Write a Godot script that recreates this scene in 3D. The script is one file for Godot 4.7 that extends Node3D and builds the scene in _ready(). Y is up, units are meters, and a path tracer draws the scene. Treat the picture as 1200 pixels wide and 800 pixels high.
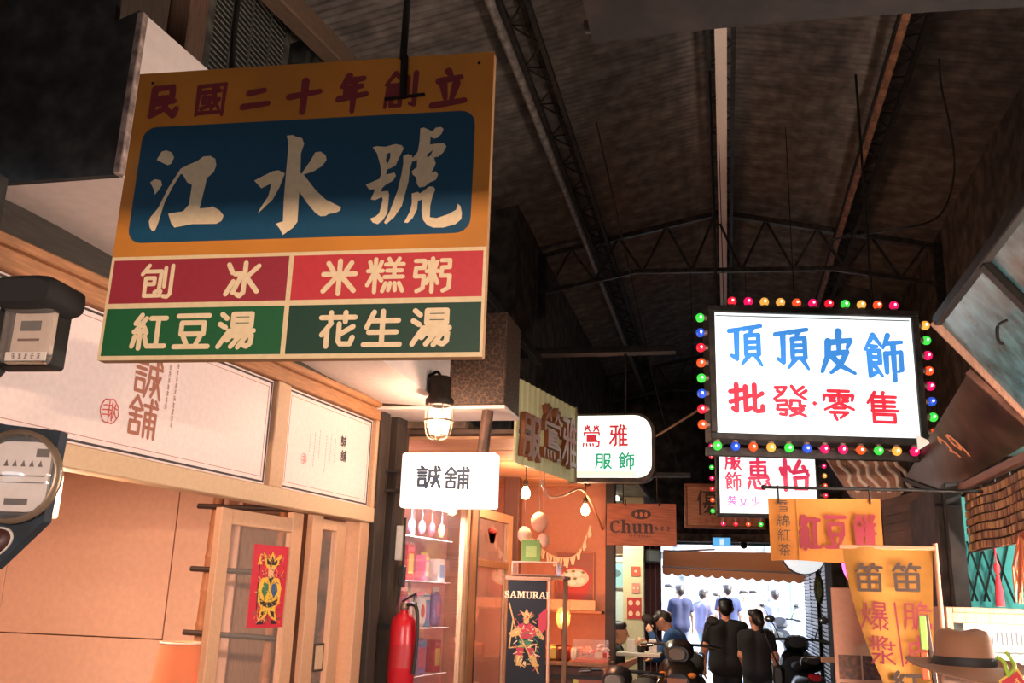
extends Node3D
# A roofed market lane with shop signs, looking towards its sunlit end. The lane runs along -Z, x is across it, metres.

func _ready() -> void:
	set_view_and_light()
	build_shell()
	build_roof()
	build_front_shop()
	build_hanging_board()
	build_meters()
	build_side_shops()
	build_right_signs()
	build_right_stall()
	build_lane_end()
	build_people()
	build_lamps_behind()

# ---------------------------------------------------------------- camera, sky, sun, exposure
func set_view_and_light() -> void:
	var cam := Camera3D.new()
	cam.name = "camera"
	cam.fov = 39.97
	cam.near = 0.05
	cam.far = 200.0
	add_child(cam)
	cam.transform = Transform3D(Basis(Vector3(0.97601, 0.0304, -0.21557), Vector3(0.02757, 0.96497, 0.26091), Vector3(0.21595, -0.2606, 0.94099)).orthonormalized(), Vector3(0, 1.65, 0))
	cam.current = true
	var env := Environment.new()
	env.background_mode = Environment.BG_SKY
	var sky := Sky.new()
	var sm := ProceduralSkyMaterial.new()
	sm.sky_top_color = Color(0.62, 0.74, 0.9)
	sm.sky_horizon_color = Color(0.9, 0.93, 0.96)
	sm.ground_bottom_color = Color(0.5, 0.5, 0.5)
	sm.ground_horizon_color = Color(0.75, 0.75, 0.75)
	sm.sky_energy_multiplier = 2.6
	sky.sky_material = sm
	env.sky = sky
	env.tonemap_mode = Environment.TONE_MAPPER_LINEAR
	env.tonemap_exposure = 1.0
	env.sdfgi_enabled = true
	env.ssao_enabled = true
	env.ssil_enabled = true
	var we := WorldEnvironment.new()
	we.name = "world_environment"
	we.environment = env
	add_child(we)
	var sun := DirectionalLight3D.new()
	sun.name = "sun"
	sun.light_energy = 8.0
	sun.light_color = Color(1.0, 0.97, 0.92)
	sun.light_angular_distance = 0.6
	sun.shadow_enabled = true
	add_child(sun)
	sun.rotation_degrees = Vector3(-50, 72, 0)

# ---------------------------------------------------------------- naming and tagging
var taken := {}
func numbered(n: String) -> String:
	if not taken.has(n):
		taken[n] = 0
		return n
	taken[n] += 1
	return "%s_%03d" % [n, taken[n]]

func tag(o: Node3D, label := "", category := "", group := "", kind := "") -> void:
	if label: o.set_meta("label", label)
	if category: o.set_meta("category", category)
	if group: o.set_meta("group", group)
	if kind: o.set_meta("kind", kind)

func thing(called: String, label: String, category: String, at := Vector3.ZERO, turn := 0.0, group := "", kind := "") -> Node3D:
	var o := Node3D.new()
	o.name = numbered(called)
	add_child(o)
	o.position = at
	o.rotation_degrees.y = turn
	tag(o, label, category, group, kind)
	return o

func part(p: Node3D, called: String, b: MB, m: Material, label := "") -> MeshInstance3D:
	return part_mesh(p, called, b.done(), m, label)

func part_mesh(p: Node3D, called: String, me: Mesh, m: Material, label := "") -> MeshInstance3D:
	var o := MeshInstance3D.new()
	o.name = called
	o.mesh = me
	o.material_override = m
	p.add_child(o, true)
	if label: o.set_meta("label", label)
	if called == "small_lettering": o.set_meta("kind", "stuff")
	return o

func single(called: String, b: MB, m: Material, label: String, category: String, at := Vector3.ZERO, turn := 0.0, group := "", kind := "") -> MeshInstance3D:
	var o := MeshInstance3D.new()
	o.name = numbered(called)
	o.mesh = b.done()
	o.material_override = m
	add_child(o)
	o.position = at
	o.rotation_degrees.y = turn
	tag(o, label, category, group, kind)
	return o

func structure(called: String, b: MB, m: Material, label := "") -> MeshInstance3D:
	var o := single(called, b, m, label, "", Vector3.ZERO, 0.0, "", "structure")
	return o

func bulb_light(p: Node3D, at: Vector3, energy: float, color: Color, size := 0.03) -> void:
	var l := OmniLight3D.new()
	l.name = "lamp_light"
	l.light_energy = energy
	l.light_color = color
	l.light_size = size
	l.omni_range = 30.0
	l.omni_attenuation = 2.0
	l.shadow_enabled = true
	p.add_child(l, true)
	l.position = at

func area_light(p: Node3D, at: Vector3, rot: Vector3, energy: float, color: Color, size: Vector2) -> void:
	var l := AreaLight3D.new()
	l.name = "lamp_light"
	l.area_size = size
	l.light_energy = energy
	l.light_color = color
	l.area_range = 30.0
	l.shadow_enabled = true
	p.add_child(l, true)
	l.position = at
	l.rotation_degrees = rot

# ---------------------------------------------------------------- materials
var mats := {}
var texs := {}

func noise_tex(key: String, freq: float, lo: float, hi: float, octaves := 4, kind := FastNoiseLite.TYPE_SIMPLEX_SMOOTH, cells := Color.BLACK) -> NoiseTexture2D:
	if texs.has(key): return texs[key]
	var n := FastNoiseLite.new()
	n.seed = key.hash() % 10000
	n.noise_type = kind
	n.frequency = freq
	n.fractal_octaves = octaves
	var t := NoiseTexture2D.new()
	t.width = 512
	t.height = 512
	t.seamless = true
	t.noise = n
	var g := Gradient.new()
	g.set_color(0, Color(lo, lo, lo))
	g.set_color(1, Color(hi, hi, hi))
	t.color_ramp = g
	texs[key] = t
	return t

# finish: "" plain, "grain" wood along y, "grainx" wood along x, "grainz" along z, "mottle" stains and dirt, "fine" slight unevenness
func M(c: Color, rough := 0.7, metal := 0.0, finish := "fine", scale := 1.0) -> StandardMaterial3D:
	var key := "%s|%.2f|%.2f|%s|%.2f" % [c.to_html(), rough, metal, finish, scale]
	if mats.has(key): return mats[key]
	var m := StandardMaterial3D.new()
	m.albedo_color = c
	m.roughness = rough
	m.metallic = metal
	if finish != "":
		m.uv1_triplanar = true
	match finish:
		"grain", "grainx", "grainz":
			m.albedo_texture = noise_tex("grain", 0.012, 0.76, 1.0, 5)
			var s := Vector3(9, 0.7, 9) if finish == "grain" else (Vector3(0.7, 9, 9) if finish == "grainx" else Vector3(9, 9, 0.7))
			m.uv1_scale = s * scale
			m.heightmap_enabled = true
			m.heightmap_texture = m.albedo_texture
			m.heightmap_scale = 0.12
		"mottle":
			m.albedo_texture = noise_tex("mottle", 0.011, 0.42, 1.0, 6)
			m.uv1_scale = Vector3.ONE * scale
			m.heightmap_enabled = true
			m.heightmap_texture = noise_tex("fine", 0.03, 0.94, 1.0, 4)
			m.heightmap_scale = 0.25
		"speckle":
			m.albedo_texture = noise_tex("speckle", 0.05, 0.25, 1.0, 3, FastNoiseLite.TYPE_CELLULAR)
			m.uv1_scale = Vector3.ONE * scale
			m.heightmap_enabled = true
			m.heightmap_texture = m.albedo_texture
			m.heightmap_scale = 0.6
		"fine":
			m.albedo_texture = noise_tex("fine", 0.03, 0.94, 1.0, 4)
			m.uv1_scale = Vector3.ONE * 1.6 * scale
		"weave":
			m.albedo_texture = noise_tex("weave", 0.09, 0.7, 1.0, 2)
			m.uv1_scale = Vector3(6, 6, 6) * scale
			m.rim_enabled = true
			m.rim = 0.3
	mats[key] = m
	return m

func glow(c: Color, e: float, base := Color(0.9, 0.9, 0.9)) -> StandardMaterial3D:
	var key := "glow|%s|%.3f|%s" % [c.to_html(), e, base.to_html()]
	if mats.has(key): return mats[key]
	var m := StandardMaterial3D.new()
	m.albedo_color = base
	m.roughness = 0.35
	m.emission_enabled = true
	m.emission = c
	m.emission_energy_multiplier = e
	mats[key] = m
	return m

func glass(c := Color(0.95, 0.97, 0.96), a := 0.06, rough := 0.02) -> StandardMaterial3D:
	var key := "glass|%s|%.3f|%.3f" % [c.to_html(), a, rough]
	if mats.has(key): return mats[key]
	var m := StandardMaterial3D.new()
	m.transparency = BaseMaterial3D.TRANSPARENCY_ALPHA
	m.albedo_color = Color(c.r, c.g, c.b, a)
	m.roughness = rough
	mats[key] = m
	return m

func cloth(c: Color, through := 0.4, finish := "weave", scale := 1.0) -> StandardMaterial3D:
	var key := "cloth|%s|%.2f|%s" % [c.to_html(), through, finish]
	if mats.has(key): return mats[key]
	var m: StandardMaterial3D = M(c, 0.9, 0.0, finish, scale).duplicate()
	if through > 0.0:
		m.backlight_enabled = true
		m.backlight = Color(c.r, c.g, c.b) * through
	mats[key] = m
	return m

func rgb(r: int, g: int, b: int) -> Color:
	return Color(r / 255.0, g / 255.0, b / 255.0)

# ---------------------------------------------------------------- mesh builder
class MB:
	var st := SurfaceTool.new()
	var sg := 0
	func _init() -> void:
		st.begin(Mesh.PRIMITIVE_TRIANGLES)
	func flat() -> MB:
		sg = -1
		st.set_smooth_group(-1)
		return self
	func smooth() -> MB:
		sg = 1
		st.set_smooth_group(1)
		return self
	func tri(a: Vector3, b: Vector3, c: Vector3) -> void:
		st.add_vertex(a); st.add_vertex(b); st.add_vertex(c)
	# corners run anticlockwise as seen from outside
	func quad(a: Vector3, b: Vector3, c: Vector3, d: Vector3) -> void:
		tri(a, c, b); tri(a, d, c)
	# eight corners: bottom ring then top ring, each anticlockwise seen from above
	func hexa(p: Array) -> MB:
		flat()
		quad(p[3], p[2], p[1], p[0])
		quad(p[4], p[5], p[6], p[7])
		for i in 4:
			var j := (i + 1) % 4
			quad(p[i], p[j], p[j + 4], p[i + 4])
		return self
	func box(lo: Vector3, hi: Vector3, bevel := 0.0, xf := Transform3D()) -> MB:
		var a := Vector3(minf(lo.x, hi.x), minf(lo.y, hi.y), minf(lo.z, hi.z))
		var b := Vector3(maxf(lo.x, hi.x), maxf(lo.y, hi.y), maxf(lo.z, hi.z))
		flat()
		bevel = minf(bevel, minf(b.x - a.x, minf(b.y - a.y, b.z - a.z)) * 0.45)
		if bevel <= 0.0:
			var p := []
			for y in [a.y, b.y]:
				for q in [Vector2(a.x, b.z), Vector2(b.x, b.z), Vector2(b.x, a.z), Vector2(a.x, a.z)]:
					p.append(xf * Vector3(q.x, y, q.y))
			return hexa(p)
		var c := (a + b) / 2.0
		var h := (b - a) / 2.0
		# v(axis, signs): corner point lying on the face of that axis
		var v := func(ax: int, s: Vector3) -> Vector3:
			var q := Vector3(s.x * h.x, s.y * h.y, s.z * h.z)
			for k in 3:
				if k != ax: q[k] -= s[k] * bevel
			return xf * (c + q)
		for ax in 3:
			var u := (ax + 1) % 3
			var w := (ax + 2) % 3
			for s in [-1.0, 1.0]:
				var cs := []
				for t in [[-1, -1], [1, -1], [1, 1], [-1, 1]]:
					var sv := Vector3()
					sv[ax] = s; sv[u] = t[0]; sv[w] = t[1]
					cs.append(v.call(ax, sv))
				if s > 0: quad(cs[0], cs[1], cs[2], cs[3])
				else: quad(cs[3], cs[2], cs[1], cs[0])
			for s1 in [-1.0, 1.0]:
				for s2 in [-1.0, 1.0]:
					var e := []
					for s3 in [-1.0, 1.0]:
						var sv := Vector3()
						sv[u] = s1; sv[w] = s2; sv[ax] = s3
						e.append(v.call(u, sv)); e.append(v.call(w, sv))
					if s1 * s2 > 0: quad(e[0], e[1], e[3], e[2])
					else: quad(e[2], e[3], e[1], e[0])
		for sx in [-1.0, 1.0]:
			for sy in [-1.0, 1.0]:
				for sz in [-1.0, 1.0]:
					var sv := Vector3(sx, sy, sz)
					if sx * sy * sz > 0: tri(v.call(0, sv), v.call(2, sv), v.call(1, sv))
					else: tri(v.call(0, sv), v.call(1, sv), v.call(2, sv))
		return self
	# a bar of w x h section from a to b
	func bar(a: Vector3, b: Vector3, w: float, h: float, bevel := 0.0) -> MB:
		var d := (b - a).normalized()
		var up := Vector3.UP if absf(d.y) < 0.95 else Vector3.RIGHT
		var x := up.cross(d).normalized()
		var y := d.cross(x).normalized()
		return box(Vector3(-w / 2, -h / 2, 0), Vector3(w / 2, h / 2, a.distance_to(b)), bevel, Transform3D(Basis(x, y, d), a))
	func tube(pts: Array, r: float, sides := 8, r2 := -1.0) -> MB:
		smooth()
		var rings := []
		var n := pts.size()
		for i in n:
			var d: Vector3 = (pts[mini(i + 1, n - 1)] - pts[maxi(i - 1, 0)]).normalized()
			var up := Vector3.UP if absf(d.y) < 0.9 else Vector3.RIGHT
			var x := up.cross(d).normalized()
			var y := d.cross(x).normalized()
			var rr := r if r2 < 0 else lerpf(r, r2, float(i) / (n - 1))
			var ring := []
			for k in sides:
				var t := TAU * k / sides
				ring.append(pts[i] + (x * cos(t) + y * sin(t)) * rr)
			rings.append(ring)
		for i in n - 1:
			for k in sides:
				var j := (k + 1) % sides
				quad(rings[i][k], rings[i][j], rings[i + 1][j], rings[i + 1][k])
		flat()
		for k in range(1, sides - 1):
			tri(rings[0][0], rings[0][k], rings[0][k + 1])
			tri(rings[n - 1][0], rings[n - 1][k + 1], rings[n - 1][k])
		return self
	# profile of Vector2(radius, height) from bottom to top, round the y axis of xf
	func lathe(profile: Array, xf := Transform3D(), sides := 16, sx := 1.0, sz := 1.0) -> MB:
		smooth()
		var rings := []
		for p in profile:
			var ring := []
			for k in sides:
				var t := TAU * k / sides
				ring.append(xf * Vector3(sin(t) * p.x * sx, p.y, cos(t) * p.x * sz))
			rings.append(ring)
		for i in rings.size() - 1:
			for k in sides:
				var j := (k + 1) % sides
				quad(rings[i][k], rings[i][j], rings[i + 1][j], rings[i + 1][k])
		return self
	func ball(c: Vector3, r: Vector3, seg := 10) -> MB:
		var pr := []
		for i in seg / 2 + 1:
			var t := -PI / 2 + PI * i / (seg / 2)
			pr.append(Vector2(maxf(cos(t), 0.001), sin(t)))
		return lathe(pr, Transform3D(Basis.from_scale(r), c), seg)
	# rings of superellipse sections: [centre, half width x, half height y, squareness]
	func loft(sections: Array, sides := 14, xf := Transform3D()) -> MB:
		smooth()
		var rings := []
		for s in sections:
			var ring := []
			var e: float = 2.0 / (s[3] if s.size() > 3 else 2.5)
			for k in sides:
				var t := TAU * k / sides
				ring.append(xf * (s[0] + Vector3(signf(cos(t)) * pow(absf(cos(t)), e) * s[1], signf(sin(t)) * pow(absf(sin(t)), e) * s[2], 0)))
			rings.append(ring)
		var n := rings.size()
		for i in n - 1:
			for k in sides:
				var j := (k + 1) % sides
				quad(rings[i][k], rings[i][j], rings[i + 1][j], rings[i + 1][k])
		flat()
		for k in range(1, sides - 1):
			tri(rings[0][0], rings[0][k], rings[0][k + 1])
			tri(rings[n - 1][0], rings[n - 1][k + 1], rings[n - 1][k])
		return self
	# polygon in the xy plane of xf, anticlockwise, from z0 to z1
	func prism(poly: PackedVector2Array, z0: float, z1: float, xf := Transform3D(), walls := true) -> MB:
		flat()
		if Geometry2D.is_polygon_clockwise(poly):
			poly = poly.duplicate()
			poly.reverse()
		var ix := Geometry2D.triangulate_polygon(poly)
		for i in range(0, ix.size(), 3):
			var a := poly[ix[i]]; var b := poly[ix[i + 1]]; var c := poly[ix[i + 2]]
			if (b - a).cross(c - a) < 0:
				var q := b; b = c; c = q
			tri(xf * Vector3(a.x, a.y, z1), xf * Vector3(c.x, c.y, z1), xf * Vector3(b.x, b.y, z1))
			if walls:
				tri(xf * Vector3(a.x, a.y, z0), xf * Vector3(b.x, b.y, z0), xf * Vector3(c.x, c.y, z0))
		if walls:
			for i in poly.size():
				var a := poly[i]; var b := poly[(i + 1) % poly.size()]
				quad(xf * Vector3(a.x, a.y, z0), xf * Vector3(b.x, b.y, z0), xf * Vector3(b.x, b.y, z1), xf * Vector3(a.x, a.y, z1))
		return self
	# a sheet given by a grid of points, thickened along the offset
	func sheet(grid: Array, off: Vector3) -> MB:
		smooth()
		var nu: int = grid.size()
		var nv: int = grid[0].size()
		for i in nu - 1:
			for j in nv - 1:
				quad(grid[i][j], grid[i + 1][j], grid[i + 1][j + 1], grid[i][j + 1])
				quad(grid[i][j + 1] + off, grid[i + 1][j + 1] + off, grid[i + 1][j] + off, grid[i][j] + off)
		flat()
		for i in nu - 1:
			quad(grid[i][0], grid[i][0] + off, grid[i + 1][0] + off, grid[i + 1][0])
			quad(grid[i][nv - 1], grid[i + 1][nv - 1], grid[i + 1][nv - 1] + off, grid[i][nv - 1] + off)
		for j in nv - 1:
			quad(grid[0][j], grid[0][j + 1], grid[0][j + 1] + off, grid[0][j] + off)
			quad(grid[nu - 1][j], grid[nu - 1][j] + off, grid[nu - 1][j + 1] + off, grid[nu - 1][j + 1])
		return self
	func done() -> ArrayMesh:
		st.generate_normals()
		return st.commit()

func mb() -> MB:
	return MB.new()

static func rounded_rect(w: float, h: float, r: float, n := 5) -> PackedVector2Array:
	var p := PackedVector2Array()
	for q in [[w / 2 - r, h / 2 - r, 0.0], [-w / 2 + r, h / 2 - r, PI / 2], [-w / 2 + r, -h / 2 + r, PI], [w / 2 - r, -h / 2 + r, PI * 1.5]]:
		for i in n + 1:
			var t: float = q[2] + PI / 2 * i / n
			p.append(Vector2(q[0] + cos(t) * r, q[1] + sin(t) * r))
	return p

# a picture-frame of four bars round a w x h opening, in the xy plane of b
func frame_bars(b: MB, w: float, h: float, t: float, z0: float, z1: float, bevel := 0.0, c := Vector2.ZERO) -> MB:
	b.box(Vector3(c.x - w / 2 - t, c.y + h / 2, z0), Vector3(c.x + w / 2 + t, c.y + h / 2 + t, z1), bevel)
	b.box(Vector3(c.x - w / 2 - t, c.y - h / 2 - t, z0), Vector3(c.x + w / 2 + t, c.y - h / 2, z1), bevel)
	b.box(Vector3(c.x - w / 2 - t, c.y - h / 2, z0), Vector3(c.x - w / 2, c.y + h / 2, z1), bevel)
	b.box(Vector3(c.x + w / 2, c.y - h / 2, z0), Vector3(c.x + w / 2 + t, c.y + h / 2, z1), bevel)
	return b

# ---------------------------------------------------------------- written characters, as strokes on a 100 x 100 square (y down)
const STROKES := {
	"刨": "24,2 6,28;14,20 62,20 60,76 48,82;18,40 44,40 44,58 18,58;18,40 18,92 62,92 66,80;74,10 74,66;94,4 94,88 86,96 74,94",
	"冰": "8,6 20,30;6,92 24,56;56,2 56,88 46,98 38,94;28,34 48,34 26,88;94,12 66,40;58,40 94,86",
	"米": "50,4 50,98;6,42 94,42;18,10 32,32;82,10 68,32;46,46 8,90;54,46 92,90",
	"糕": "22,4 22,98;2,38 42,38;6,12 12,30;38,12 32,30;20,42 2,78;24,44 40,66;58,4 64,16;86,4 80,16;50,20 98,20;54,38 94,38;48,56 98,56;74,20 74,56;52,74 44,96;64,74 60,94;76,74 78,94;88,74 98,96",
	"粥": "4,10 28,10 28,30 6,30 4,54 28,54 26,88 10,96;50,4 50,98;35,40 65,40;39,14 43,30;61,14 57,30;48,44 35,74;52,44 65,74;74,10 96,10 96,30 76,30 74,54 97,54 95,88 80,96",
	"紅": "24,2 8,26 30,28;38,12 10,48;6,50 40,48;34,38 42,54;24,50 24,98;10,64 4,92;38,64 46,88;52,12 96,12;74,12 74,90;48,92 98,92",
	"豆": "6,6 94,6;18,26 82,26 82,58 18,58 18,26;26,66 36,86;74,66 64,86;2,94 98,94",
	"湯": "6,4 20,16;2,32 18,42;2,96 24,60;38,4 90,4 90,38 38,38 38,4;38,21 90,21;28,52 98,52;46,52 26,78;40,66 94,66 92,88 82,96 72,92;60,68 38,96;78,68 58,98",
	"花": "4,18 96,18;30,4 30,30;70,4 70,30;32,34 8,66;22,54 22,98;92,44 56,66;54,36 54,84 60,92 86,92 92,74",
	"生": "26,4 8,46;18,28 92,28;50,2 50,92;14,60 88,60;2,94 98,94",
	"民": "18,10 16,88;18,10 74,6 76,36 18,40;14,90 50,74;18,56 84,50;46,40 60,72 86,94 94,74",
	"國": "8,8 6,96;8,8 94,4 92,98;8,90 92,88;20,28 80,24;28,42 27,60 46,58 47,42 28,42;22,76 52,68;58,14 64,56 80,80;76,50 54,80;68,13 76,19",
	"二": "24,26 76,16;6,82 94,72",
	"十": "4,50 96,38;50,4 48,98",
	"年": "34,4 12,32;28,18 84,12;28,38 78,32;30,38 28,60;4,64 96,54;54,16 52,98",
	"創": "32,2 4,34;32,2 56,28;14,36 46,34;14,45 44,45;14,56 44,56;44,34 44,56;14,36 4,96;22,66 48,66 48,92 22,92 22,66;68,16 68,66;92,4 90,92 78,88",
	"立": "46,2 56,16;18,28 84,20;32,38 40,76;72,36 58,82;2,94 98,84",
	"頂": "4,18 42,12;26,16 25,84 10,76;46,12 98,4;72,10 64,26;53,28 90,25 90,72 53,74 53,28;53,44 88,42;53,58 88,56;60,76 40,96;80,74 98,98",
	"皮": "24,24 20,60 2,96;24,27 90,20 80,38;56,0 54,52;26,54 78,48 56,80 28,98;36,62 60,82 98,98",
	"飾": "26,2 4,34;26,2 46,26;20,27 34,27;14,38 40,36 40,62 14,62 14,38;14,50 40,50;14,38 14,90 34,80;24,66 44,90;64,2 50,30;58,20 98,16;56,42 56,82;56,42 95,38 94,76 85,80;76,22 75,99",
	"批": "2,28 36,22;20,4 20,92 8,84;2,62 36,50;47,10 47,90 62,82;47,46 62,40;74,4 74,86 80,92 96,90 97,74;97,32 76,46",
	"發": "8,10 40,8 26,30 4,46;14,20 26,28;56,4 70,28 97,46;90,6 72,20;98,18 80,30;10,52 40,50 40,64 14,66 12,80 40,80 36,96 20,94;52,50 52,64 46,70;52,50 78,50 78,66 92,66;50,76 88,76 72,90 48,99;56,82 94,98",
	"零": "20,6 80,6;8,20 6,36;8,20 92,20 88,36;50,6 50,40;24,28 38,28;24,38 38,38;62,28 76,28;62,38 76,38;50,44 8,66;50,44 92,64;34,60 66,60;24,74 74,74 52,92;36,84 42,98",
	"售": "28,2 6,36;20,22 20,64;54,2 50,14;20,16 90,16;20,32 86,32;20,46 86,46;18,60 94,60;54,16 54,60;22,72 84,72 84,96 22,96 22,72",
	"怡": "18,2 18,98;4,28 8,48;30,24 37,38;68,4 46,42 92,34;80,22 97,50;50,58 90,56 88,93 52,93 50,58",
	"惠": "20,14 80,12;22,26 78,26 78,52 22,52 22,26;22,38 78,38;50,0 50,60;14,62 84,60;84,54 92,66;16,72 8,94;32,70 38,92 72,94 78,80;50,70 58,80;84,70 98,88",
	"服": "10,8 10,60 2,96;10,8 42,8 42,90 32,94;10,34 40,34;10,58 40,58;56,8 56,98;56,8 90,8 90,32 80,34;58,48 90,48 76,76 58,98;62,58 98,98",
	"少": "50,4 50,64;26,24 10,52;72,22 92,48;84,56 20,98",
	"女": "40,4 18,56 86,98;78,28 60,70 10,98;4,34 96,32",
	"裝": "14,4 14,30 4,44;14,22 30,22;34,2 34,46;46,14 96,14;72,2 72,38;52,38 92,38;50,46 54,54;4,58 96,56;46,58 4,84;24,74 24,96 44,88;50,60 96,96;80,66 60,76",
	"鶯": "14,6 18,16;26,2 26,14 12,28;37,6 32,16;28,14 40,28;64,6 68,16;76,2 76,14 62,28;88,6 82,16;78,14 90,28;8,36 92,36;8,36 8,48;92,36 92,48;26,48 26,76;26,48 72,48 72,62;26,62 72,62;26,55 72,55;26,69 78,69;26,76 92,76 90,96 78,98;6,84 4,98;22,86 24,96;40,86 42,96;58,86 60,96",
	"雅": "6,8 46,8;14,28 10,44 50,44;36,8 36,90 26,96;34,48 4,86;64,2 50,36;58,26 58,98;78,4 82,16;58,20 96,20;58,44 94,44;58,68 94,68;58,92 98,92;76,20 76,92",
	"雪": "20,6 80,6;8,20 6,36;8,20 92,20 88,36;50,6 50,46;24,28 38,28;24,38 38,38;62,28 76,28;62,38 76,38;24,58 80,58 80,94 20,94;26,76 80,76",
	"綿": "20,2 8,24 28,26;32,12 8,46;4,48 36,46;20,50 20,98;8,62 2,90;32,62 38,86;64,2 60,12;54,14 90,14 90,44 54,44 54,14;54,29 90,29;48,58 48,88;48,58 96,58 94,86;72,46 72,99",
	"茶": "4,16 96,16;32,4 32,26;68,4 68,26;50,24 8,58;50,24 92,58;18,60 82,60;50,44 50,96 40,92;34,70 16,90;66,70 84,90",
	"餅": "24,2 4,34;24,2 44,26;14,38 38,36 38,62 14,62 14,38;14,50 38,50;14,38 14,92 32,82;24,66 42,92;56,4 62,18;92,2 82,18;52,28 96,26;50,54 98,52;64,28 62,70 52,98;84,28 84,98",
	"笛": "26,2 4,28;18,14 46,14;32,16 38,26;68,2 54,24;62,14 98,14;76,16 84,26;10,40 90,38 88,96 12,96 10,40;12,66 88,66;50,26 50,96",
	"爆": "6,30 10,52;38,24 32,44;22,6 22,50 2,94;24,54 38,80;50,4 90,4 90,30 50,30 50,4;50,17 90,17;46,42 94,42;60,32 60,54;80,32 80,54;42,56 98,56;56,58 42,74;84,58 98,74;70,60 70,98;50,78 56,86;90,78 84,86;44,96 60,86;96,96 80,86",
	"漿": "16,2 16,46;4,8 12,20;2,36 26,28;34,2 34,48;54,2 40,18;50,8 72,8 42,30;40,30 98,30;82,20 82,46 72,44;52,36 60,44;50,52 50,94 40,90;12,62 38,62 8,94;86,58 60,70;54,66 94,96",
	"脆": "8,8 8,60 2,96;8,8 36,8 36,90 28,94;8,34 34,34;8,58 34,58;66,2 50,24;62,14 84,14 74,26;50,30 98,30;52,30 42,96;62,46 86,46 86,64 78,66;62,46 62,88 68,94 94,92 96,78",
	"誠": "20,2 28,8;4,16 44,16;8,30 40,30;8,44 40,44;10,58 38,58 38,88 10,88 10,58;54,20 98,20;56,20 54,60 42,98;56,46 74,46 72,74 62,76;78,2 82,50 99,96;94,40 66,94;90,2 96,12",
	"舖": "24,2 2,34;24,2 46,32;12,34 38,34;4,50 44,50;24,34 24,62;8,66 40,66 40,94 8,94 8,66;50,20 98,20;88,4 95,12;57,38 57,98;57,38 94,38 94,98;57,56 94,56;57,74 94,74;75,2 75,98",
	"優": "20,4 4,40;14,26 14,98;32,8 96,8;64,8 60,18;44,18 84,18 84,46 44,46 44,18;44,32 84,32;32,54 96,54;40,60 36,70;56,58 60,70 76,70;56,70 36,90;50,78 84,78 60,98;48,86 92,99",
	"3": "20,16 50,4 74,20 60,42 40,46 68,54 76,76 52,95 20,88",
	"9": "76,30 62,8 36,10 24,32 40,50 62,46 76,26 74,60 50,98",
	"·": "48,50 52,50",
}

# hull of two discs, as a fan
func blob(b: MB, p: Vector2, q: Vector2, r1: float, r2: float, z0: float, z1: float, walls: bool, xf: Transform3D) -> void:
	var d := (q - p).normalized() if p.distance_to(q) > 0.00001 else Vector2.RIGHT
	var a0 := d.angle()
	var poly := PackedVector2Array()
	for i in 6:
		poly.append(q + Vector2.from_angle(a0 - PI / 2 + PI * i / 5) * r2)
	for i in 6:
		poly.append(p + Vector2.from_angle(a0 + PI / 2 + PI * i / 5) * r1)
	b.flat()
	for i in range(1, poly.size() - 1):
		b.tri(xf * Vector3(poly[0].x, poly[0].y, z1), xf * Vector3(poly[i + 1].x, poly[i + 1].y, z1), xf * Vector3(poly[i].x, poly[i].y, z1))
	if walls:
		for i in poly.size():
			var u := poly[i]; var v := poly[(i + 1) % poly.size()]
			b.quad(xf * Vector3(u.x, u.y, z0), xf * Vector3(v.x, v.y, z0), xf * Vector3(v.x, v.y, z1), xf * Vector3(u.x, u.y, z1))

# adds one character; c is its centre, w and h its size, pen the stroke width, brush 0 for an even pen and up to 1 for a brush that swells and tapers
func ink(b: MB, ch: String, c: Vector2, w: float, h: float, pen: float, z0: float, z1: float, brush := 0.0, xf := Transform3D(), lean := 0.0) -> void:
	var k := 0
	for s in STROKES[ch].split(";"):
		var pts := PackedVector2Array()
		for xy in s.split(" "):
			var v: PackedStringArray = xy.split(",")
			var q := Vector2((float(v[0]) / 100.0 - 0.5) * w, (0.5 - float(v[1]) / 100.0) * h)
			pts.append(c + q + Vector2(q.y * lean, 0))
		var n := pts.size()
		for i in n - 1:
			var e := pts[i + 1] - pts[i]
			var flat_on := 1.0 - 0.22 * brush * absf(e.normalized().x)      # brush strokes across are thinner than those down
			var r1 := pen / 2 * flat_on
			var r2 := r1
			if brush > 0.0:
				if i == 0: r1 *= 1.0 + 0.35 * brush
				if i == n - 2: r2 *= 1.0 - 0.5 * brush * (1.0 if e.y < 0 and absf(e.x) > 0.02 * w else 0.1)
			k += 1
			blob(b, pts[i], pts[i + 1], r1, r2, z0, z1 + k * 0.00004, z1 - z0 > 0.002, xf)

func write(p: Node3D, ch: String, c: Vector2, w: float, h: float, pen: float, z0: float, z1: float, m: Material, brush := 0.0, lean := 0.0) -> MeshInstance3D:
	var b := mb()
	ink(b, ch, c, w, h, pen, z0, z1, brush, Transform3D(), lean)
	return part(p, "character", b, m)

# print too small to read: little strokes in cells, down columns
func small_print(b: MB, at: Vector2, cell: float, count: int, z: float, rng: RandomNumberGenerator, xf := Transform3D(), down := true) -> void:
	for i in count:
		var o := at + (Vector2(0, -cell * 1.35 * i) if down else Vector2(cell * 1.3 * i, 0))
		for k in 4:
			var y := (0.4 - 0.27 * k) * cell
			blob(b, o + Vector2(-0.35 * cell * rng.randf_range(0.4, 1), y), o + Vector2(0.35 * cell * rng.randf_range(0.4, 1), y + rng.randf_range(-0.1, 0.1) * cell), cell * 0.06, cell * 0.06, z, z, false, xf)
		blob(b, o + Vector2(rng.randf_range(-0.2, 0.2) * cell, 0.4 * cell), o + Vector2(rng.randf_range(-0.2, 0.2) * cell, -0.36 * cell), cell * 0.06, cell * 0.06, z + 0.00005, z + 0.00005, false, xf)

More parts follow.
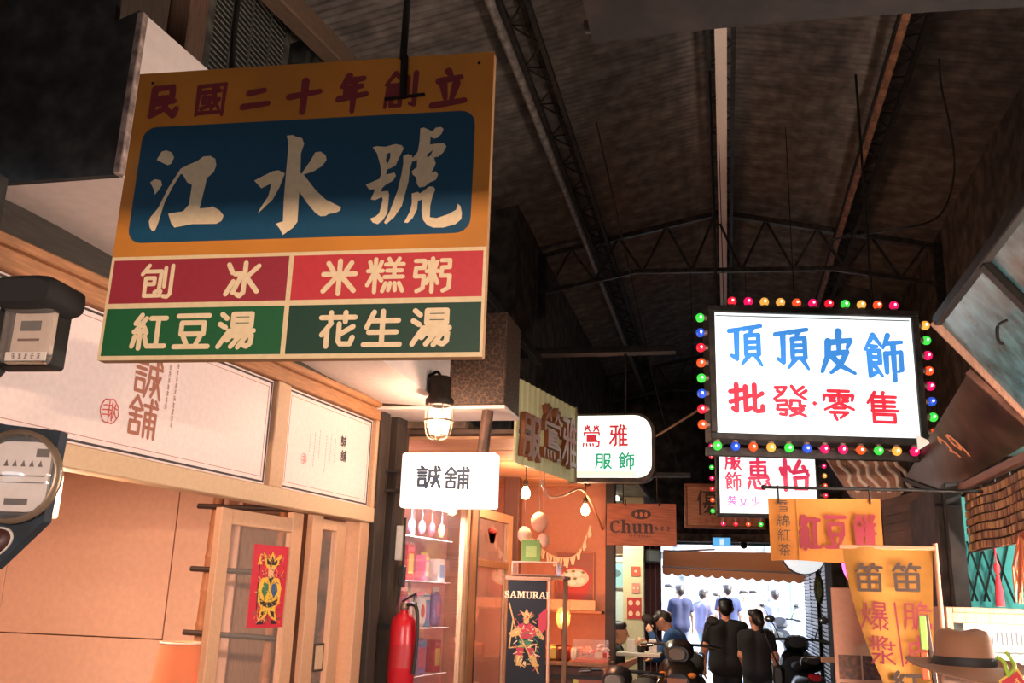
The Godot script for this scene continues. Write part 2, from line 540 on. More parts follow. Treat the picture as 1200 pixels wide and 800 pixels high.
# joins a hole to its outline by a slit
func keyhole(outer: PackedVector2Array, hole: PackedVector2Array) -> PackedVector2Array:
	var o := outer.duplicate()
	var h := hole.duplicate()
	if Geometry2D.is_polygon_clockwise(o): o.reverse()
	if not Geometry2D.is_polygon_clockwise(h): h.reverse()
	var best := INF
	var bi := 0
	var bj := 0
	for i in o.size():
		for j in h.size():
			var d := o[i].distance_to(h[j])
			if d < best:
				best = d; bi = i; bj = j
	var out := PackedVector2Array()
	for i in bi + 1: out.append(o[i])
	for j in h.size() + 1: out.append(h[(bj + j) % h.size()])
	for i in range(bi, o.size()): out.append(o[i])
	# part the slit by a hair so that the outline stays simple
	var e := (o[bi] - h[bj]).normalized().orthogonal() * 0.0004
	out[bi] += e; out[bi + 1] += e
	out[bi + 1 + h.size()] -= e; out[bi + 2 + h.size()] -= e
	return out

func poly_of(s: String) -> PackedVector2Array:
	var p := PackedVector2Array()
	for xy in s.split(" "):
		var v: PackedStringArray = xy.split(",")
		p.append(Vector2(float(v[0]), float(v[1])))
	return p

# ---------------------------------------------------------------- setting
const WOOD_DARK := Color(0.16, 0.11, 0.08)

func V(x: float, y: float, z: float) -> Vector3:
	return Vector3(x, y, z)

func build_shell() -> void:
	var concrete := M(rgb(168, 160, 152), 0.85, 0, "mottle", 0.6)
	var dark_wall := M(rgb(104, 94, 85), 0.9, 0, "mottle", 0.7)
	structure("floor", mb().box(V(-8, -0.2, -18.4), V(4, 0, 6.2)), concrete)
	structure("ground_near", mb().box(V(-30, -0.22, 6.2), V(30, -0.02, 40)), concrete)
	structure("ground", mb().box(V(-30, -0.02, -60), V(30, 0.22, -20.2)).hexa([V(-30, -0.2, -18.4), V(30, -0.2, -18.4), V(30, -0.2, -20.2), V(-30, -0.2, -20.2), V(-30, 0.0, -18.4), V(30, 0.0, -18.4), V(30, 0.22, -20.2), V(-30, 0.22, -20.2)]), M(rgb(205, 200, 194), 0.9, 0, "mottle", 0.4))
	structure("wall_left", mb().box(V(-3.2, 3.3, -8.8), V(-2.97, 6.3, 6.2)).box(V(-3.2, 0, -1.75), V(-2.97, 3.3, 6.2)), dark_wall)
	structure("wall_left_far", mb().box(V(-3.2, 2.95, -9.0), V(-2.0, 6.3, -8.8)).box(V(-2.25, 2.95, -18.4), V(-2.0, 6.3, -9.0)), dark_wall)
	structure("wall_right", mb().box(V(2.3, 0, -12.4), V(2.55, 6.3, 6.2)), dark_wall)
	structure("wall_right_far", mb().box(V(1.42, 0, -12.4), V(2.3, 6.3, -12.2)).box(V(1.42, 0, -18.4), V(1.65, 6.3, -12.4)), dark_wall)
	structure("wall_back", mb().box(V(-3.2, 3.1, 6.0), V(2.55, 6.3, 6.2)), dark_wall)
	structure("wall_end", mb().box(V(-2.25, 2.85, -18.5), V(1.65, 6.3, -18.3)).box(V(-2.25, 0, -18.5), V(-1.2, 2.85, -18.3)), dark_wall)

func build_roof() -> void:
	var sheet_m := M(rgb(138, 127, 118), 0.75, 0.1, "mottle", 0.8)
	var roof := thing("roof", "", "", Vector3.ZERO, 0.0, "", "structure")
	for side in [-1, 1]:
		var x_eave := -3.15 if side < 0 else 2.52
		var grid := []
		var ridge := Vector2(0.07, 5.97)
		var eave := Vector2(x_eave, 5.97 - absf(x_eave - 0.07) * 0.205)
		var n := 44
		for i in n + 1:
			var z := 0.82 * i / n
			var wave := 0.011 * cos(z / 0.0745 * TAU)
			var row := [V(ridge.x, ridge.y + wave, -z), V(eave.x, eave.y + wave, -z)]
			if side < 0: row.reverse()
			grid.append(row)
		var me := mb().sheet(grid, V(0, 0.004, 0)).done()
		for k in 31:
			var s := part_mesh(roof, "roof_sheet", me, sheet_m)
			s.position = V(0, 0.012 * (k % 2), 6.2 - 0.8 * k)
	# three lattice girders run the length of the lane under the sheets
	var steel := M(rgb(70, 62, 56), 0.6, 0.5, "mottle", 2.0)
	var pale := M(rgb(244, 222, 202), 0.55, 0.0, "fine", 2.0)  # ridge strip: bright gap of light put into the colour
	var grey := M(rgb(190, 178, 166), 0.5, 0.1, "mottle", 2.0)
	var specs := [
		[-1.29, 5.5, grey, "roof girder with a pale grey pipe beside dark lattice, over the shopfronts"],
		[0.07, 5.72, pale, "roof girder with a flat strip under the ridge, coloured pale like a gap of light"],
		[1.34, 5.48, M(rgb(176, 120, 84), 0.55, 0, "mottle", 2.0), "roof girder with a rust-orange strip, over the bulb-ringed sign"]]
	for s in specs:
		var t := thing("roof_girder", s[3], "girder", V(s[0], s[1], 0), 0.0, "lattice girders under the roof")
		part(t, "chord", mb().box(V(-0.11, -0.02, -18.3), V(-0.075, 0.02, 5.9)), steel)
		part(t, "chord", mb().box(V(0.075, -0.02, -18.3), V(0.11, 0.02, 5.9)), steel)
		part(t, "top_chord", mb().box(V(-0.02, 0.14, -18.3), V(0.02, 0.18, 5.9)), steel)
		if s[0] < 0: part(t, "pipe", mb().tube([V(-0.14, -0.05, -18.3), V(-0.14, -0.05, 5.9)], 0.034, 10), s[2])
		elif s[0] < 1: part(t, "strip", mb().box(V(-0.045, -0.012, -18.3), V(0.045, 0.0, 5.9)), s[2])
		else: part(t, "strip", mb().box(V(-0.10, -0.045, -18.3), V(-0.045, -0.03, 5.9)), s[2])
		var b := mb()
		var z := 0.0
		while z > -18.0:
			b.bar(V(-0.09, 0, z), V(0.09, 0, z - 0.28), 0.012, 0.012)
			b.bar(V(0.09, 0.0, z - 0.28), V(-0.09, 0, z - 0.56), 0.012, 0.012)
			b.bar(V(-0.09, 0, z), V(0, 0.16, z - 0.28), 0.012, 0.012)
			b.bar(V(0.09, 0, z), V(0, 0.16, z - 0.28), 0.012, 0.012)
			z -= 0.56
		part(t, "lattice", b, steel)
	# arched cross trusses
	for zt in [-10.0, -16.2]:
		var lab := "arched steel roof truss crossing the lane behind the bulb-ringed sign" if zt > -12 else "far steel roof truss close to the sunlit end of the lane"
		var t := thing("roof_truss", lab, "truss", V(0, 0, zt), 0.0, "roof trusses")
		var bot := [V(-1.98, 4.98, 0), V(-0.9, 5.19, 0), V(1.2, 5.13, 0), V(2.28, 4.9, 0)]
		var top := [V(-1.98, 5.42, 0), V(0.03, 5.84, 0), V(2.28, 5.32, 0)]
		var truss_m := M(rgb(82, 72, 64), 0.5, 0.3, "mottle", 2.0)
		for i in 3: part(t, "bottom_chord", mb().bar(bot[i], bot[i + 1], 0.05, 0.05, 0.005), truss_m)
		for i in 2: part(t, "top_chord", mb().bar(top[i], top[i + 1], 0.06, 0.06, 0.005), truss_m)
		var lo_at := func(x: float) -> float: return lerpf(4.98, 5.19, (x + 1.98) / 1.08) if x < -0.9 else (lerpf(5.19, 5.13, (x + 0.9) / 2.1) if x < 1.2 else lerpf(5.13, 4.9, (x - 1.2) / 1.08))
		var hi_at := func(x: float) -> float: return 5.84 - absf(x - 0.03) * (0.209 if x < 0.03 else 0.231)
		var x := -1.9
		var up := true
		while x < 1.9:
			var x2 := x + 0.27
			var a := V(x, lo_at.call(x) if up else hi_at.call(x), 0)
			var c := V(x2, hi_at.call(x2) if up else lo_at.call(x2), 0)
			part(t, "web", mb().bar(a, c, 0.026, 0.026), truss_m)
			up = not up
			x = x2
		part(t, "post", mb().box(V(-2.0, 4.7, -0.04), V(-1.92, 5.45, 0.04)), steel)
		part(t, "post", mb().box(V(2.22, 4.6, -0.04), V(2.3, 5.35, 0.04)), steel)
	# brown cover board over the camera, at the top of the picture
	var tarp := thing("overhead_cover", "broad brown cover sheet overhead at the top edge of the picture", "awning", V(0, 0, 0))
	var grid2 := []
	for i in 13:
		var row := []
		for j in 9:
			var u := i / 12.0
			var v := j / 8.0
			row.append(V(lerpf(-0.28, 2.25, u) - 0.06 * v * (1 - u), 2.95 + 0.012 * sin(u * 9.0) - 0.03 * u + 0.10 * v + 0.015 * sin(v * 7.0), -2.0 + 2.6 * v))
		row.reverse()
		grid2.append(row)
	part(tarp, "sheet", mb().sheet(grid2, V(0, 0.015, 0)), M(rgb(60, 44, 38), 0.85, 0, "mottle", 1.2))
	part(tarp, "edge_pole", mb().tube([V(-0.3, 2.99, -1.99), V(2.25, 2.96, -1.99)], 0.016), M(rgb(90, 70, 58), 0.6, 0.3, "mottle"))
	for x in [0.9, 2.2]:
		part(tarp, "hanger", mb().tube([V(x, 2.97, -1.9), V(x, 5.6, -1.9)], 0.008, 6), steel)
	# loose cables under the roof
	var cable := M(rgb(34, 30, 28), 0.6, 0, "")
	single("roof_cable", mb().tube(arc_pts([V(1.55, 5.35, -6.3), V(1.62, 5.3, -6.6), V(1.75, 5.2, -7.0), V(1.8, 4.9, -7.2), V(1.7, 4.6, -7.3), V(1.45, 4.5, -7.3), V(1.0, 4.45, -7.3), V(0.85, 4.42, -7.3)]), 0.008, 6), cable, "black cable looping down from the roof above the bulb-ringed sign", "cable")
	single("roof_cable", mb().tube(arc_pts([V(-2.0, 3.2, -10.5), V(-1.4, 3.05, -10.0), V(-0.8, 3.15, -9.4), V(-0.2, 3.4, -8.9), V(0.05, 3.55, -8.8)]), 0.012, 6), M(rgb(120, 96, 78), 0.6, 0, ""), "pale cable sagging across the lane left of the bulb-ringed sign", "cable")
	single("roof_cable", mb().tube(arc_pts([V(-0.95, 5.45, -7.0), V(-0.9, 5.0, -9.0), V(-0.75, 4.0, -11.5), V(-0.6, 3.4, -13.0)]), 0.008, 6), cable, "thin dark cable running down beside the grey roof pipe", "cable")

func arc_pts(p: Array, n := 6) -> Array:
	var c := Curve3D.new()
	for i in p.size():
		var d: Vector3 = (p[mini(i + 1, p.size() - 1)] - p[maxi(i - 1, 0)]) / 6.0
		c.add_point(p[i], -d, d)
	var out := []
	for i in p.size() * n:
		out.append(c.sample(0, 0) if i == 0 else c.samplef((p.size() - 1) * float(i) / (p.size() * n - 1)))
	return out

# ---------------------------------------------------------------- the nearest shop on the left, local axes: x along the front away from the camera, z out to the lane
const P0 := Vector3(-2.92, 0, -3.4)
const TURN := 84.29

func build_front_shop() -> void:
	var cream := M(rgb(206, 172, 136), 0.55, 0, "fine")
	var cream_v := M(rgb(200, 160, 124), 0.55, 0, "fine")
	var tan_w := M(rgb(186, 128, 84), 0.6, 0, "grainx")
	var dark := M(rgb(66, 58, 50), 0.85, 0, "grainx")
	# timber frame that holds the two boards
	var f := thing("shopfront_frame", "pale timber shopfront frame holding two white boards above sliding doors", "frame", P0, TURN)
	part(f, "header_rail", mb().box(V(-1.7, 2.135, -0.07), V(3.42, 2.245, 0.05), 0.006), cream)
	part(f, "top_rail", mb().box(V(-1.7, 2.9, -0.06), V(3.42, 2.99, 0.05), 0.006), tan_w)
	part(f, "top_rail", mb().box(V(-1.7, 2.99, -0.06), V(3.42, 3.035, 0.085), 0.008), tan_w)
	part(f, "mullion", mb().box(V(1.88, 2.245, -0.06), V(2.03, 2.9, 0.045), 0.006), cream_v)
	part(f, "end_stile", mb().box(V(3.26, 2.245, -0.06), V(3.42, 2.9, 0.045), 0.006), cream_v)
	part(f, "rear_board", mb().box(V(-1.7, 2.24, -0.05), V(3.42, 2.95, -0.03)), cream)
	single("soffit_beam", mb().box(V(-1.7, 3.04, -0.1), V(3.5, 3.2, 0.02), 0.006), dark, "dark weathered beam above the timber shopfront frame", "beam", P0, TURN)
	# boards
	var white := M(rgb(232, 212, 206), 0.45, 0, "fine")
	var ink_b := M(rgb(56, 46, 46), 0.6, 0, "")
	var brown_ink := M(rgb(158, 96, 74), 0.6, 0, "")
	var red_ink := M(rgb(206, 88, 78), 0.6, 0, "")
	var rng := RandomNumberGenerator.new()
	rng.seed = 5
	for k in 2:
		var x0: float = [-1.5, 2.04][k]
		var x1: float = [1.87, 3.25][k]
		var lab: String = ["long white shop board with brown vertical lettering and a red round seal", "short white shop board with tiny lettering beside the dark timber pillar"][k]
		var t := thing("shop_board", lab, "sign", P0, TURN, "white boards over the sliding doors")
		var c := Vector2((x0 + x1) / 2, 2.572)
		var w := x1 - x0
		part(t, "panel", mb().box(V(x0, 2.25, -0.028), V(x1, 2.895, 0.012), 0.003), white)
		part(t, "border", frame_bars(mb(), w - 0.05, 0.6, 0.012, 0.012, 0.014, 0, c), ink_b)
		part(t, "inner_line", frame_bars(mb(), w - 0.1, 0.55, 0.003, 0.012, 0.0132, 0, c), brown_ink)
		if k == 0:
			write(t, "誠", Vector2(0.735, 2.655), 0.21, 0.20, 0.019, 0.012, 0.0135, brown_ink, 0.1)
			write(t, "舖", Vector2(0.735, 2.455), 0.21, 0.20, 0.019, 0.012, 0.0135, brown_ink, 0.1)
			var b := mb()
			small_print(b, Vector2(0.895, 2.75), 0.026, 7, 0.0135, rng)
			small_print(b, Vector2(0.955, 2.77), 0.026, 10, 0.0135, rng)
			part(t, "small_lettering", b, brown_ink)
			seal(t, Vector2(0.5, 2.44), 0.062, 0.0135, red_ink)
		else:
			write(t, "誠", Vector2(2.815, 2.665), 0.075, 0.075, 0.011, 0.012, 0.0135, ink_b, 0.1)
			write(t, "舖", Vector2(2.83, 2.565), 0.075, 0.075, 0.011, 0.012, 0.0135, ink_b, 0.1)
			var b := mb()
			for j in 6:
				small_print(b, Vector2(2.36 + 0.062 * j + (0.03 if j > 2 else 0.0), 2.68 - 0.02 * (j % 2)), 0.016, 8 + (j * 3) % 5, 0.0135, rng)
			part(t, "small_lettering", b, M(rgb(128, 112, 112), 0.6, 0, ""))
			seal(t, Vector2(2.3, 2.47), 0.035, 0.0135, red_ink)
	# canopy over the shopfront: white soffit and fascia, dark near end
	var can := thing("shop_canopy", "white canopy box with a black near end above the timber shopfront", "canopy")
	var whit := M(rgb(226, 208, 198), 0.75, 0, "fine", 0.5)
	part(can, "soffit", mb().hexa([V(-3.0, 3.215, -3.0), V(-2.29, 3.2, -3.0), V(-1.985, 2.985, -6.6), V(-2.68, 3.035, -6.6), V(-3.0, 3.235, -3.0), V(-2.29, 3.22, -3.0), V(-1.985, 3.005, -6.6), V(-2.68, 3.055, -6.6)]), whit)
	part(can, "fascia", mb().hexa([V(-2.31, 3.22, -3.0), V(-2.29, 3.22, -3.0), V(-1.985, 3.005, -6.6), V(-2.005, 3.005, -6.6), V(-2.31, 3.93, -3.0), V(-2.29, 3.93, -3.0), V(-1.985, 3.93, -6.6), V(-2.005, 3.93, -6.6)]), whit)
	part(can, "edge_trim", mb().box(V(-2.315, 3.205, -3.0), V(-2.283, 3.93, -2.965), 0.004), M(rgb(206, 178, 164), 0.7, 0, "mottle", 2.0))
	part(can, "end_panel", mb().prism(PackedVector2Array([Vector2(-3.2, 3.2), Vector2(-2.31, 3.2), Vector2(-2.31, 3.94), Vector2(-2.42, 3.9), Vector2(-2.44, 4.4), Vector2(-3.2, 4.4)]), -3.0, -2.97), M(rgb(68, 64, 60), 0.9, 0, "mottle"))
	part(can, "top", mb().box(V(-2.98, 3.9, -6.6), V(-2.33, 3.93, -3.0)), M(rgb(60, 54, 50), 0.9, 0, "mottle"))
	# speckled sign box at the far end of the canopy
	var sb := thing("stone_fascia_box", "box fascia clad in speckled brown stone beside the caged lamp", "canopy")
	part(sb, "cladding", mb().box(V(-2.72, 3.0, -7.12), V(-1.56, 3.72, -6.62), 0.01), M(rgb(110, 82, 62), 0.6, 0, "speckle", 1.6))
	part(sb, "soffit", mb().box(V(-2.72, 2.975, -7.12), V(-1.555, 3.0, -6.61), 0.004), whit)
	# the room behind the doors
	var peach := M(rgb(220, 176, 150), 0.55, 0, "fine", 0.5)
	structure("wall_shop_rear", mb().box(V(-7.4, 0, -7.6), V(-3.3, 2.8, -7.45)), M(rgb(150, 110, 84), 0.7, 0, "grain"))
	var wp := thing("wall_shop_panelling", "", "", V(0, 0, 0), 0.0, "", "structure")
	for q in [[-7.4, -6.26, 1.205, 2.8], [-6.25, -4.635, 1.205, 2.8], [-4.625, -4.02, 0.0, 2.8], [-7.4, -6.26, 0.0, 1.195], [-6.25, -4.635, 0.0, 1.195]]:
		part(wp, "panel", mb().box(V(q[0], q[2], -7.45), V(q[1], q[3], -7.42), 0.004), peach)
	structure("wall_shop_side", mb().box(V(-7.6, 0, -7.6), V(-7.4, 2.8, -1.5)).box(V(-7.4, 0, -1.7), V(-3.0, 2.8, -1.5)), peach)
	structure("ceiling_shop", mb().box(V(-7.6, 2.78, -7.6), V(-3.12, 2.9, -1.5)), M(rgb(220, 190, 160), 0.8, 0, "fine"))
	var pl := thing("ceiling_lamp", "round opal ceiling lamp inside the timber-fronted shop", "lamp", V(-4.7, 2.74, -5.2))
	part(pl, "diffuser", mb().lathe([Vector2(0.001, -0.05), Vector2(0.16, -0.045), Vector2(0.2, -0.01), Vector2(0.2, 0.0)], Transform3D(), 24), glow(Color(1.0, 0.78, 0.58), 4.0))
	part(pl, "rim", mb().lathe([Vector2(0.2, 0.0), Vector2(0.22, 0.0), Vector2(0.22, 0.04), Vector2(0.001, 0.04)], Transform3D(), 24), M(rgb(200, 190, 180), 0.5))
	area_light(pl, V(0, -0.07, 0), V(-90, 0, 0), 13.0, Color(1.0, 0.84, 0.74), Vector2(0.36, 0.36))
	# wall sconce: a square glass round a bulb
	var sc := thing("glass_wall_lamp", "small square glass lamp glowing under the header rail next to the round meter", "lamp", V(-3.2, 1.94, -3.95))
	part(sc, "glass_shade", mb().box(V(-0.062, 0.0, -0.062), V(0.062, 0.205, 0.062), 0.006), glass(Color(1, 0.95, 0.9), 0.12, 0.05))
	part(sc, "base", mb().box(V(-0.05, 0.2, -0.05), V(0.05, 0.235, 0.05), 0.004), M(rgb(150, 120, 90), 0.5))
	part(sc, "stem", mb().tube([V(0, 0.23, 0), V(0, 0.82, 0)], 0.008, 6), M(rgb(150, 120, 90), 0.5))
	part(sc, "bulb", mb().ball(V(0, 0.12, 0), V(0.028, 0.04, 0.028), 12), glow(Color(1.0, 0.8, 0.6), 14.0))
	bulb_light(sc, V(0, 0.12, 0), 1.0, Color(1.0, 0.82, 0.7))
	# table lamp, only its shade reaches into the picture
	var tl := thing("table_lamp", "fabric drum table lamp shade at the bottom edge, in front of the panelled wall", "lamp", V(-3.42, 0.0, -5.7))
	part(tl, "shade", mb().lathe([Vector2(0.16, 1.0), Vector2(0.127, 1.29)], Transform3D(), 28).lathe([Vector2(0.124, 1.29), Vector2(0.157, 1.0)], Transform3D(), 28), cloth(rgb(226, 168, 120), 0.9))
	part(tl, "shade_ring", mb().lathe([Vector2(0.122, 1.285), Vector2(0.131, 1.285), Vector2(0.131, 1.298), Vector2(0.122, 1.298)], Transform3D(), 28), M(rgb(240, 226, 208), 0.5))
	part(tl, "bulb", mb().ball(V(0, 1.14, 0), V(0.03, 0.045, 0.03), 12), glow(Color(1, 0.8, 0.6), 5.0))
	part(tl, "stem", mb().lathe([Vector2(0.06, 0.72), Vector2(0.06, 0.74), Vector2(0.012, 0.76), Vector2(0.012, 1.1)], Transform3D(), 12), M(rgb(90, 70, 50), 0.5))
	bulb_light(tl, V(0, 1.14, 0), 0.35, Color(1, 0.68, 0.46))
	single("side_table", mb().box(V(-0.3, 0.68, -0.3), V(0.3, 0.72, 0.3), 0.004).box(V(-0.28, 0, -0.28), V(-0.23, 0.68, -0.23)).box(V(0.23, 0, -0.28), V(0.28, 0.68, -0.23)).box(V(-0.28, 0, 0.23), V(-0.23, 0.68, 0.28)).box(V(0.23, 0, 0.23), V(0.28, 0.68, 0.28)), tan_w, "wooden side table under the drum table lamp", "table", V(-3.42, 0, -5.7))
	# bamboo ladder against the rear wall
	var bam := thing("bamboo_ladder", "bamboo pole ladder with dark rungs leaning behind the glass door", "ladder", V(-4.22, 0, -7.25))
	var bamboo := M(rgb(196, 128, 82), 0.5, 0, "grain")
	for x in [0.0, 0.62]:
		var prof := []
		for i in 10:
			var y := 0.27 * i
			prof.append(Vector2(0.05, y)); prof.append(Vector2(0.046, y + 0.02)); prof.append(Vector2(0.046, y + 0.235)); prof.append(Vector2(0.052, y + 0.255))
		part(bam, "pole", mb().lathe(prof, Transform3D(Basis(Vector3(0, 0, 1), -0.03), V(x, 0, 0)), 12), bamboo)
	for y in [0.3, 0.78, 1.27, 1.77, 2.28]:
		part(bam, "rung", mb().tube([V(-0.08, y + 0.01, 0.06), V(0.78, y - 0.01, 0.06)], 0.022, 8), M(rgb(74, 54, 44), 0.6, 0, "grainx"))
	# sliding glass doors
	var pale := M(rgb(206, 158, 122), 0.5, 0, "fine")
	var gl := glass(Color(1, 0.98, 0.94), 0.05)
	var d1 := thing("sliding_door", "pale timber sliding door with a red door-god print on its glass", "door", P0, TURN, "sliding doors of the timber shopfront")
	part(d1, "stile", mb().box(V(1.59, 0.02, -0.11), V(1.70, 2.09, -0.065), 0.004), pale)
	part(d1, "stile", mb().box(V(2.37, 0.02, -0.11), V(2.5, 2.13, -0.065), 0.004), pale)
	part(d1, "top_rail", mb().box(V(1.7, 2.0, -0.108), V(2.37, 2.09, -0.067), 0.004), pale)
	part(d1, "bottom_rail", mb().box(V(1.7, 0.02, -0.108), V(2.37, 0.2, -0.067), 0.004), pale)
	part(d1, "pane", mb().box(V(1.7, 0.2, -0.09), V(2.37, 2.0, -0.085)), gl)
	var d2 := thing("sliding_door", "narrow timber sliding door behind the door-god door, against the dark pillar", "door", P0, TURN, "sliding doors of the timber shopfront")
	part(d2, "stile", mb().box(V(2.52, 0.02, -0.05), V(2.66, 2.13, -0.005), 0.004), pale)
	part(d2, "stile", mb().box(V(2.86, 0.02, -0.05), V(2.99, 2.11, -0.005), 0.004), pale)
	part(d2, "top_rail", mb().box(V(2.66, 2.04, -0.048), V(2.86, 2.11, -0.007), 0.003), pale)
	part(d2, "bottom_rail", mb().box(V(2.66, 0.02, -0.048), V(2.86, 0.2, -0.007), 0.003), pale)
	part(d2, "pane", mb().box(V(2.66, 0.2, -0.03), V(2.86, 2.04, -0.025)), gl)
	single("door_jamb", mb().box(V(3.14, 0, -0.1), V(3.28, 2.135, 0.03), 0.005), pale, "pale timber door jamb between the sliding doors and the dark pillar", "jamb", P0, TURN)
	single("floor_track", mb().box(V(1.4, 0, -0.12), V(3.28, 0.02, 0.0)), tan_w, "timber floor track under the sliding doors", "track", P0, TURN)
	# print of a door god on the first door
	var po := thing("door_god_print", "red paper print of a robed door god on the sliding door glass", "poster", P0, TURN)
	part(po, "paper", mb().box(V(1.98, 1.41, -0.084), V(2.37, 1.905, -0.081)), M(rgb(204, 42, 62), 0.6))
	door_god(po, Vector2(2.19, 1.65), 0.22, -0.081)
	var nt := thing("paper_notice", "small framed notice behind the lower door glass", "notice", P0, TURN)
	part(nt, "sheet", mb().box(V(2.7, 1.12, -0.024), V(2.83, 1.3, -0.02)), M(rgb(60, 50, 44), 0.6))
	part(nt, "paper", mb().box(V(2.715, 1.135, -0.02), V(2.815, 1.285, -0.018)), M(rgb(206, 170, 136), 0.6))
	# dark timber pillar: several rough posts
	var pil := thing("timber_pillar", "dark rough timber pillar of several posts right of the sliding doors", "pillar", P0, TURN)
	var rough := M(rgb(58, 46, 38), 0.85, 0, "grain")
	var rough2 := M(rgb(92, 72, 56), 0.85, 0, "grain")
	part(pil, "post", mb().box(V(3.3, 0, -0.1), V(3.44, 3.06, 0.07), 0.012), rough)
	part(pil, "post", mb().box(V(3.445, 0, -0.1), V(3.54, 3.06, 0.03), 0.01), rough2)
	part(pil, "post", mb().box(V(3.545, 0, -0.1), V(3.72, 3.06, 0.09), 0.012), rough)
	part(pil, "post", mb().box(V(3.725, 0, -0.1), V(3.85, 3.06, 0.05), 0.01), rough2)
	# things above the canopy
	var ac := thing("air_conditioner", "dark air conditioner with a wire grille high above the hanging sign", "air conditioner", V(-2.92, 0, 0))
	part(ac, "casing", mb().box(V(-0.04, 4.3, -5.15), V(0.08, 5.6, -4.2), 0.02), M(rgb(40, 40, 38), 0.7))
	for zz in [-5.17, -4.26]: part(ac, "bezel", mb().box(V(0.08, 4.3, zz), V(0.12, 5.6, zz + 0.065), 0.01), M(rgb(110, 108, 98), 0.6, 0, "mottle"))
	for i in 34:
		part(ac, "grille_wire", mb().tube([V(0.105, 4.34 + 0.037 * i, -4.24), V(0.105, 4.34 + 0.037 * i, -5.12)], 0.004, 5), M(rgb(128, 126, 116), 0.5, 0.3, ""))
	for z in [-4.45, -4.67, -4.9]:
		part(ac, "grille_rod", mb().tube([V(0.112, 4.32, z), V(0.112, 5.58, z)], 0.006, 5), M(rgb(90, 88, 82), 0.5, 0.3, ""))
	var mid := M(rgb(112, 84, 66), 0.8, 0, "grain")
	single("wall_post", mb().box(V(-2.96, 3.95, -4.19), V(-2.8, 6.0, -4.02), 0.01), mid, "brown timber post standing left of the wire-grilled air conditioner", "post")
	single("wall_plank", mb().box(V(-2.96, 3.95, -3.98), V(-2.9, 5.8, -3.4), 0.01), M(rgb(82, 66, 54), 0.85, 0, "grain"), "dull brown plank wall piece above the canopy's black end", "plank")
	single("eave_beam", mb().bar(V(-2.5, 5.02, -4.3), V(-2.5, 5.35, -6.4), 0.13, 0.15, 0.01), M(rgb(118, 92, 72), 0.75, 0, "grainz"), "brown timber beam sloping above the hanging sign", "beam")
	var cb := thing("grey_cabinet", "grey wall cabinet high behind the sloping beam", "cabinet", V(-2.95, 0, 0))
	part(cb, "body", mb().box(V(0, 4.9, -6.2), V(0.2, 5.7, -5.35), 0.02), M(rgb(96, 98, 92), 0.6, 0.2, "mottle"))
	part(cb, "door", mb().box(V(0.2, 4.95, -6.15), V(0.22, 5.65, -5.4), 0.005), M(rgb(108, 108, 102), 0.6, 0.2, "mottle"))
	single("wall_brace", mb().bar(V(-2.0, 4.2, -7.3), V(-1.62, 3.72, -8.2), 0.06, 0.08, 0.006), M(rgb(44, 40, 36), 0.7, 0.2, "mottle"), "dark steel brace sloping down to the speckled stone box", "brace")

func seal(p: Node3D, c: Vector2, r: float, z: float, m: Material) -> void:
	var b := mb()
	for i in 20:
		var a := Vector2.from_angle(TAU * i / 20) * r * Vector2(1.0, 0.95 + 0.08 * sin(i * 2.0))
		var e := Vector2.from_angle(TAU * (i + 1) / 20) * r * Vector2(1.0, 0.95 + 0.08 * sin((i + 1) * 2.0))
		blob(b, c + a, c + e, r * 0.05, r * 0.05, z, z, false, Transform3D())
	for q in [[-0.7, 0.35, -0.3, 0.45], [-0.75, 0.0, -0.25, 0.08], [-0.7, -0.35, -0.2, -0.3], [-0.1, 0.8, -0.05, -0.8], [-0.2, 0.4, 0.25, 0.5], [-0.2, 0.1, 0.25, 0.1], [0.2, -0.1, -0.1, -0.5], [0.2, 0.7, 0.3, -0.7], [0.55, 0.6, 0.5, -0.1], [0.5, 0.0, 0.35, -0.5], [0.5, 0.0, 0.8, -0.45], [0.4, 0.35, 0.8, 0.25]]:
		blob(b, c + Vector2(q[0], q[1]) * r, c + Vector2(q[2], q[3]) * r, r * 0.055, r * 0.055, z + 0.0001, z + 0.0001, false, Transform3D())
	part(p, "seal", b, m, "red round seal")

